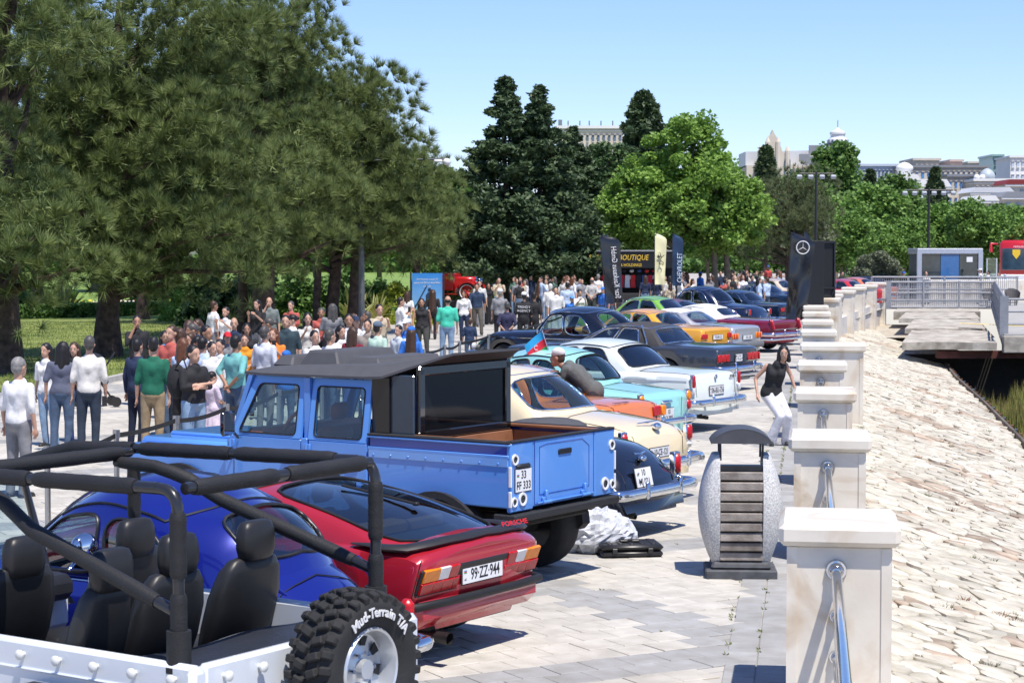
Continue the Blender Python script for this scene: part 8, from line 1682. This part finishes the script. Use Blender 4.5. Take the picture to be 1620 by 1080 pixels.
LIST = [
 ('grey haired man in a white short sleeved shirt and grey trousers at the left edge', 25, 563, 1.75, BK_ - .5, 'stand', WT, GY, 'short', 'g'),
 ('woman with long dark hair in a grey blue tee and jeans, seen from behind', 94, 539, 1.68, BK_, 'fstand', (.10, .11, .16), JN, 'long', 'k'),
 ('woman in a white tee half hidden left of the grey blue tee', 77, 541, 1.62, -.4, 'fstand', WT, LJ, 'long', 'k'),
 ('man in a white polo and dark jeans seen from behind on the walk', 137, 529, 1.80, BK_ + .1, 'stand', (.70, .67, .62), (.03, .045, .07), 'short', 'd'),
 ('woman facing us behind the man in the white polo', 119, 540, 1.6, 0, 'fclasp', BL_, (.03, .05, .25), 'long', 'b'),
 ('man in a black tee with a hand on his chin beside the tree', 219, 497, 1.78, .3, 'think', BL_, BL_, 'short', 'k'),
 ('man in a navy shirt and navy trousers left of the green polo', 214, 534, 1.71, BK_ - .5, 'long', NV, (.01, .015, .04), 'short', 'k'),
 ('man in a dark green polo and khaki trousers seen from behind', 238, 531, 1.81, BK_, 'stand', (.01, .12, .07), KH, 'short', 'k'),
 ('woman in a blue top sitting in the shade behind the green polo', 264, 522, 1.6, .4, 'fclasp', (.12, .25, .42), JN, 'long', 'k'),
 ('woman with a blue headband in a pale blue shirt and black shorts', 283, 533, 1.68, BK_ - .6, 'shorts', (.50, .58, .75), BL_, 'long', 'r'),
 ('young man in a black tee with folded arms and light jeans', 304, 544, 1.74, .9, 'cross', BL_, LJ, 'short', 'k'),
 ('woman with long black hair behind the young man with folded arms', 312, 530, 1.66, .8, 'fstand', (.25, .22, .2), BL_, 'verylong', 'k'),
 ('man in a white tee looking right behind the girl in the dress', 330, 513, 1.8, 1.0, 'stand', WT, GY, 'short', 'k'),
 ('little girl in a pale lilac dress beside the rope', 337, 588, 1.22, BK_ - .9, 'dress', (.62, .52, .60), WT, 'bun', 'k'),
 ('man in a turquoise polo and jeans left of the pickup mirror', 369, 528, 1.76, BK_ - .7, 'back', (.16, .42, .40), JN, 'short', 'k'),
 ('teenager in a white tee between the lilac dress and the turquoise polo', 341, 539, 1.6, .7, 'stand', WT, JN, 'short', 'k'),
 ('boy with dark hair just left of the turquoise polo', 353, 535, 1.62, -.3, 'stand', (.6, .6, .6), JN, 'short', 'k'),
 ('girl in an orange tee behind the turquoise polo', 389, 528, 1.5, .2, 'fclasp', (.75, .28, .02), JN, 'short', 'b'),
 ('woman in white holding a phone high before the dark shrub', 361, 484, 1.7, -.4, 'fphone', WT, GY, 'short', 'k'),
 ('man in a navy blazer and sunglasses', 373, 501, 1.74, .1, 'long', NV, NV, 'balding', 'k'),
 ('woman with dark hair and sunglasses right of the navy blazer', 393, 510, 1.66, .2, 'fclasp', BL_, BL_, 'long', 'k'),
 ('bearded man in a grey green tee with a phone at his ear by the trunk', 428, 469, 1.8, 0, 'think', (.17, .20, .19), GY, 'balding', 'k'),
 ('man in a white tee with thinning hair seen from behind the pickup roof', 419, 514, 1.78, BK_ - .5, 'stand', (.60, .62, .68), GY, 'short', 'd'),
 ('woman in an orange top with sunglasses beside the thinning haired man', 434, 518, 1.66, -.2, 'fphone', (.8, .22, .03), JN, 'long', 'r'),
 ('man in a dark teal tee with a white print, facing us', 455, 497, 1.78, 0, 'stand', (.03, .055, .07), GY, 'short', 'k'),
 ('man in a white shirt with sunglasses on his head above the pickup roof', 503, 521, 1.72, .5, 'stand', WT, NV, 'short', 'k'),
 ('man in a plain white tee looking right above the pickup roof', 520, 519, 1.74, BK_ - .9, 'stand', WT, JN, 'short', 'd'),
 ('woman with curly hair in a white tee', 539, 513, 1.7, .7, 'fclasp', WT, JN, 'long', 'k'),
 ('woman with a long ponytail in a burgundy tee', 554, 515, 1.7, BK_ - .6, 'fstand', (.20, .015, .03), JN, 'long', 'b'),
 ('man in a white shirt and sunglasses behind the burgundy tee', 555, 495, 1.8, .1, 'stand', WT, GY, 'short', 'k'),
 ('youth in a taupe quilted vest over white sleeves', 584, 504, 1.74, -.1, 'long', (.27, .23, .20), JN, 'short', 'k'),
 ('man in a white tee filming with his phone beside the poster', 632, 469, 1.76, -1.3 + BK_, 'phone', WT, GY, 'short', 'k'),
 ('woman with dark hair behind the man filming', 642, 460, 1.66, BK_, 'fstand', WT, LJ, 'long', 'b'),
 ('boy with black hair by the rope left of the very long hair', 634, 513, 1.55, -.6, 'stand', (.5, .55, .6), LJ, 'short', 'k'),
 ('woman in a black camisole with a beige tote walking towards us', 669, 471, 1.70, .1, 'fwalk', BL_, (.05, .05, .045), 'long', 'k'),
 ('woman in a sleeveless black top in front of the poster', 683, 457, 1.68, BK_, 'fstand', BL_, BL_, 'verylong', 'b'),
 ('balding man in a mint tee and jeans seen from behind', 706, 467, 1.80, BK_, 'stand', (.06, .52, .36), LJ, 'balding', 'k'),
 ('woman with a navy jumper tied over a white top', 735, 459, 1.68, 0, 'fstand', WT, NV, 'bun', 'b'),
 ('young man in a navy tee and olive trousers striding towards us', 756, 448, 1.82, .1, 'walk', (.02, .04, .085), (.10, .09, .075), 'short', 'k'),
 ('man in a pale shirt just behind the striding young man', 760, 443, 1.8, .1, 'stand', (.6, .6, .58), GY, 'short', 'k'),
 ('woman in a long black robe and headscarf', 774, 447, 1.66, .3, 'robe', (.012, .012, .014), BL_, 'long', 'k'),
 ('man in a navy polo with white shoulders and hands behind his back', 800, 476, 1.72, BK_, 'back', (.03, .03, .07), BL_, 'short', 'd'),
 ('man in a black tee pointing right, back to us', 843, 461, 1.76, BK_ - .3, 'reach', BL_, BL_, 'short', 'k'),
 ('small boy in a navy tee at the rope, back to us', 742, 505, 1.18, BK_, 'stand', (.02, .04, .09), JN, 'short', 'b'),
 ('person in a white patterned top by the red vintage car', 765, 427, 1.7, .5, 'fstand', (.62, .60, .56), GY, 'short', 'k'),
 ('woman in a blue blouse and pale trousers beyond the robe', 786, 429, 1.72, BK_, 'fstand', (.04, .07, .22), (.6, .62, .65), 'bun', 'k'),
 ('woman in black with long hair under the conifers', 808, 428, 1.7, .2, 'fclasp', BL_, (.25, .18, .12), 'long', 'b'),
 ('man in a navy suit beyond the black tees', 841, 434, 1.8, .6, 'long', NV, NV, 'short', 'k'),
 ('woman with long fair hair in a grey green top', 853, 441, 1.72, BK_ - .5, 'fstand', (.07, .08, .06), BL_, 'verylong', 'r'),
 ('man in a white tee bowing his head in the crowd', 881, 453, 1.78, 0, 'stand', WT, WT, 'short', 'k'),
 ('man in a pale blue tee seen from behind in the crowd', 896, 446, 1.78, BK_, 'stand', SKY, NV, 'short', 'k'),
 ('woman in a white tee looking at her phone in the crowd', 919, 457, 1.68, .3, 'fphone', WT, LJ, 'bun', 'k'),
 ('bald man in grey with a shoulder strap, hands clasped behind', 935, 438, 1.86, BK_ - .1, 'back', (.45, .44, .42), (.05, .06, .05), 'balding', 'd'),
 ('white haired man in a white shirt with his back to us', 869, 448, 1.78, BK_, 'stand', WT, GY, 'short', 'w'),
 ('tall man in a white shirt right of the shoulder strap', 945, 433, 1.85, BK_ - .3, 'stand', WT, BL_, 'short', 'g'),
 ('man in a navy polo between the banners', 1058, 433, 1.8, BK_ - .6, 'stand', NV, BL_, 'short', 'k'),
 ('man in a loose white shirt right of the cream banner', 1075, 430, 1.8, BK_, 'stand', WT, WT, 'short', 'k'),
 ('woman in a yellow top by the navy banner', 1089, 433, 1.66, -.2, 'fclasp', (.72, .52, .30), GY, 'long', 'r'),
 ('man in a salmon shirt in the far crowd', 1157, 425, 1.76, BK_, 'stand', (.62, .25, .18), GY, 'short', 'k'),
 ('man in a navy tee in the far crowd', 1141, 428, 1.8, .2, 'stand', NV, NV, 'short', 'k'),
 ('bald man in a white tee behind the mesh fence', 1466, 429, 1.76, 0, 'stand', WT, WT, None, 'g'),
 ('man in white with sunglasses behind the mesh fence', 1482, 423, 1.8, .2, 'stand', WT, GY, 'short', 'k'),
 ('man in black crouching over the far balustrade', 1333, 429, 1.7, .5, 'stand', BL_, BL_, 'short', 'k'),
 ('person in a white top beside the coral car', 1338, 424, 1.75, BK_, 'stand', WT, GY, 'short', 'k'),
 ('person in black at the far balustrade piers', 1371, 428, 1.7, 0, 'stand', BL_, BL_, 'short', 'k'),
 ('woman in a white blouse behind the far piers', 1403, 427, 1.7, -.3, 'fstand', WT, JN, 'long', 'k'),
 ('boy in a grey white tee between the wicker chairs', 1580, 431, 1.55, -.4, 'stand', (.6, .6, .6), GY, 'short', 'k')]
for r_ in LIST: person(r_[0], pp(r_[1], r_[2], r_[3]), r_[4], r_[3], *r_[5:], skin=m_skin2 if hash(r_[1]) % 3 == 0 else None)
CAPS = [('child in a red cap left of the turquoise polo', 362, 523, 1.5, .3, 'stand', GY, JN, 'short', 'k', (.55, .02, .03)), ('child in a blue cap and blue tee seen through the pickup window', 450, 554, 1.36, BK_, 'stand', BU, JN, 'short', 'b', BU), ('woman in a navy cap behind the vest', 567, 498, 1.68, .3, 'fstand', WT, JN, 'long', 'r', NV), ('youth in a grey cap and pale green tee', 594, 506, 1.7, BK_ - .6, 'stand', (.45, .6, .5), GY, 'short', 'k', (.12, .16, .22)),
 ('person in a white sun hat by the rope', 647, 502, 1.62, -.4, 'fstand', BU, JN, 'short', 'k', WT), ('girl with very long brown hair in a blue cap, back to us', 648, 514, 1.55, BK_, 'fstand', BU, JN, 'verylong', 'b', BU), ('man in a grey polo and white cap seen from behind', 790, 455, 1.78, BK_ - .3, 'stand', (.25, .25, .26), BL_, 'short', 'g', WT), ('man in a black tee printed TRENDY AGENCY and a white cap', 827, 460, 1.76, BK_, 'stand', BL_, BL_, 'short', 'k', WT),
 ('child in a blue cap and blue tee low in the crowd', 907, 467, 1.45, .3, 'stand', BU, JN, 'short', 'k', (.1, .3, .7)), ('youth in a blue cap and bright blue tee with a white logo', 957, 453, 1.6, -.7, 'stand', BU, JN, 'short', 'k', BU), ('child in a yellow bucket hat', 966, 451, 1.6, .1, 'stand', (.5, .1, .05), JN, 'short', 'k', (.8, .6, .05)), ('child in a green cap and white tee before the banners', 1038, 443, 1.6, BK_, 'stand', WT, GY, 'short', 'k', (.15, .35, .25)),
 ('man in a blue cap and vivid blue tee in the far crowd', 1107, 429, 1.8, BK_ + .8, 'stand', BU, JN, 'short', 'k', BU), ('man in a blue cap and red tee in the far crowd', 1216, 419, 1.86, .3, 'stand', (.55, .08, .08), GY, 'short', 'k', (.04, .1, .3)), ('person in a blue cap behind the mesh fence', 1431, 429, 1.7, 0, 'stand', BL_, GY, 'short', 'k', (.03, .1, .4)), ('boy in a pale blue cap between the wicker chairs', 1591, 433, 1.5, .3, 'stand', SKY, SKY, 'short', 'k', SKY)]
for r_ in CAPS: o = person(r_[0], pp(r_[1], r_[2], r_[3] + .02), r_[4], r_[3], *r_[5:10], cap=r_[10]); 
tr_ = [o for o in COL.objects if o.get('label', '').startswith('man in a black tee printed')][0]
for i, s_ in enumerate(('TRENDY', 'AGENCY')): text(s_, .10, m_print, tr_, (0, .138, 1.30 - .11 * i), (pi / 2, 0, pi), .004)
person('man in a white cap, white tee and black trousers striding along the deck', atd(1552, 113), -pi / 2, 1.86, 'walk', WT, BL_, 'short', 'k', cap=WT); person('person in pale jeans walking behind the white capped man', atd(1562, 114), -pi / 2, 1.74, 'walk', WT, LJ, 'short', 'k', shoe=m_shoe_w)
# the denser far crowd
seen = {}
rn = random.Random(21); pal = [WT, WT, WT, (.6, .58, .54), BL_, NV, GY, SKY, (.45, .1, .08), (.5, .42, .3), (.1, .2, .15)]
nm = {str(WT): 'white', str((.6, .58, .54)): 'off-white', str(BL_): 'black', str(NV): 'navy', str(GY): 'grey', str(SKY): 'pale blue', str((.45, .1, .08)): 'brick red', str((.5, .42, .3)): 'tan', str((.1, .2, .15)): 'dark green'}
for k in range(120):
    px = rn.choice([rn.uniform(850, 960), rn.uniform(1015, 1240), rn.uniform(860, 1240), rn.uniform(760, 900)]); z = rn.uniform(84, 118)
    if 955 < px < 1010: z = rn.uniform(97, 120)
    c = rn.choice(pal); fem = rn.random() < .45; h = rn.uniform(1.6, 1.85); lo = rn.choice([JN, BL_, GY, LJ]); where = 'left of the leaning black banner' if px < 960 else ('behind the market stall side' if px < 1075 else ('behind the green and navy cars' if px < 1150 else 'near the starred banner'))
    ps = rn.choice(['fstand', 'fclasp', 'fphone'] if fem else ['stand', 'phone', 'back', 'hip', 'walk']); hr = rn.choice(['long', 'bun', 'long']) if fem else 'short'; hc = rn.choice('kkbkdr')
    lab = '%s in a %s top and %s, %s hair, %s' % ('woman' if fem else 'man', nm[str(c)], {str(JN): 'jeans', str(BL_): 'black trousers', str(GY): 'grey trousers', str(LJ): 'pale jeans'}[str(lo)], {'k': 'black', 'b': 'brown', 'd': 'greying', 'r': 'auburn'}[hc], {'fstand': 'standing', 'fclasp': 'hands clasped', 'fphone': 'hands up', 'stand': 'arms down', 'phone': 'hands raised', 'back': 'hands behind', 'hip': 'hands on hips', 'walk': 'striding'}[ps])
    if lab in seen: lab += ', ' + ('left of' if px < seen[lab] else 'right of') + ' twin'
    seen.setdefault(lab, px)
    person(lab, atd(px, z), rn.uniform(0, 6.28), h, ps, c, lo, hr, hc, group='far crowd ' + where, full=False)
for k in range(20):
    px = rn.uniform(262, 612); z = rn.uniform(36, 52) if px > 330 else rn.uniform(32, 38); c = rn.choice(pal); fem = rn.random() < .45; lo = rn.choice([JN, BL_, GY, LJ]); ps = rn.choice(['fstand', 'fclasp', 'fphone'] if fem else ['stand', 'phone', 'back', 'cross', 'hip', 'think']); hr = rn.choice(['long', 'bun']) if fem else 'short'; hc = rn.choice('kkbd')
    lab = '%s in a %s top, %s, %s hair, behind the %s' % ('woman' if fem else 'man', nm[str(c)], {'fstand': 'standing', 'fclasp': 'hands clasped', 'fphone': 'hands up', 'stand': 'arms down', 'phone': 'hands raised', 'back': 'hands behind', 'hip': 'hands on hips', 'cross': 'arms folded', 'think': 'hand on chin'}[ps], {'k': 'black', 'b': 'brown', 'd': 'greying'}[hc], 'pickup windscreen' if px < 400 else ('pickup roof pods' if px < 520 else 'pickup roof tail'))
    if lab in seen: lab += ', ' + ('left' if px < seen[lab] else 'right') + ' one'
    seen.setdefault(lab, px)
    person(lab, atd(px, z), rn.gauss(0, .7) + (pi if rn.random() < .4 else 0), rn.uniform(1.58, 1.84), ps, c, lo, hr, hc, skin=m_skin2 if k % 3 == 0 else None)
# --- the woman leaning on the pier
wp = proto(arms={('sh', -1): (-.17, .0, 1.24), ('el', -1): (-.36, .05, 1.05), ('wr', -1): (-.345, -.10, .82), ('sh', 1): (.15, .02, 1.25), ('el', 1): (.235, .05, 1.08), ('wr', 1): (.30, -.02, .86)},
           legs={('hip', -1): (-.18, .06, .80), ('hip', 1): (-.01, .06, .80), ('kn', -1): (.03, -.12, .47), ('an', -1): (-.12, .02, .09), ('kn', 1): (.16, -.12, .47), ('an', 1): (.14, .06, .09)}, sex='f', tank=True, pelvis=(-.10, .06, .82), chest=(-.02, .0, 1.14), neck=(.05, -.03, 1.30), head=(.11, -.06, 1.43), flare=.035)
q = atd(1233, 31.0); o = person('woman in a sleeveless black top, glasses and white flared trousers leaning beside a marble pier', (q.x, q.y), -.05, 1.75, wp, BL_, (.74, .73, .76), 'bob', 'k', group=None)
b = MB(); H = wp['head']
for s in (-1, 1): b.tube([H + V3(s * .033 + cos(a) * .026, -.103, .015 + sin(a) * .02) for a in np.linspace(0, 2 * pi, 15)[:-1]], .0025, 5, closed=True)
part('glasses', b, m_chrome, o)
# --- the man bending between the cars
bd = proto(arms=A2((.22, -.50, 1.02), (.18, -.62, .80)) | {('sh', 1): (.18, -.38, 1.28), ('sh', -1): (-.18, -.38, 1.28)}, pelvis=(0, 0, .95), chest=(0, -.28, 1.22), neck=(0, -.44, 1.34), head=(0, -.56, 1.42), sleeve=.98)
q = atd(925, 28.6); person('man in a white cap and grey jacket bending between the orange and turquoise cars', (q.x + .15, q.y), -pi / 2 - .3, 1.84, bd, (.11, .115, .11), (.03, .03, .035), 'short', 'b', cap=(.6, .59, .57), skin=m_skin2, group=None)
# carried things
b = MB(); q = pp(669, 471, 1.7); b.box((0, 0, 0), (.12, .34, .36), bev=.05, taper=(.7, .85)); b.tube([(0, .12, .18), (0, .05, .5), (0, -.05, .5), (0, -.12, .18)], .01, 6); tag(part('tote_bag', b, cloth((.5, .44, .34)), None, smooth=45, loc=(q.x - .34, q.y, .98)), 'beige tote bag at the side of the woman in the camisole', 'bag')
b = MB(); q = pp(304, 544, 1.74); b.ell((0, 0, 0), (.14, .12, .25), 16, 10); b.tube([(0, -.1, .2), (.12, -.16, .33), (.2, -.17, .1)], .012, 6); tag(part('backpack', b, cloth((.02, .02, .022)), None, smooth=60, loc=(q.x - .22, q.y - .03, 1.22)), 'soft black bag slung behind the young man with folded arms', 'bag')
b = MB(); q = pp(236, 531, 1.77); b.cyl((0, 0, 0), .032, .17, 12); b.cyl((0, 0, .1), .014, .04, 8); tag(part('water_bottle', b, mat('bottle', (.45, .6, .75), .1, trans=.5), None, smooth=40, loc=(q.x + .27, q.y - .06, .82)), 'water bottle in the hand of the man in the green polo', 'bottle')
for lab, px, y, h, dx, dz in (('phone held by the man in the white polo', 137, 529, 1.8, .27, .82), ('phone held up by the woman in white before the dark shrub', 361, 484, 1.7, .0, 1.42), ('phone held by the man filming beside the poster', 632, 469, 1.76, .27, 1.42), ('phone held by the woman in orange', 434, 518, 1.66, 0, 1.36)):
    q = pp(px, y, h); b = MB(); b.box((0, 0, 0), (.075, .012, .15), bev=.005); tag(part('mobile_phone', b, m_black, None, loc=(q.x + dx, q.y - .1, dz)), lab, 'phone')
# ================================================================ lettering becomes plain meshes
dg = bpy.context.evaluated_depsgraph_get(); dg.update()
for o in [o for o in COL.objects if o.type == 'FONT']:
    me = bpy.data.meshes.new_from_object(o.evaluated_get(dg)); n = link('lettering', me, o.parent); n.matrix_parent_inverse = o.matrix_parent_inverse.copy(); n.matrix_basis = o.matrix_basis.copy(); bpy.data.objects.remove(o)
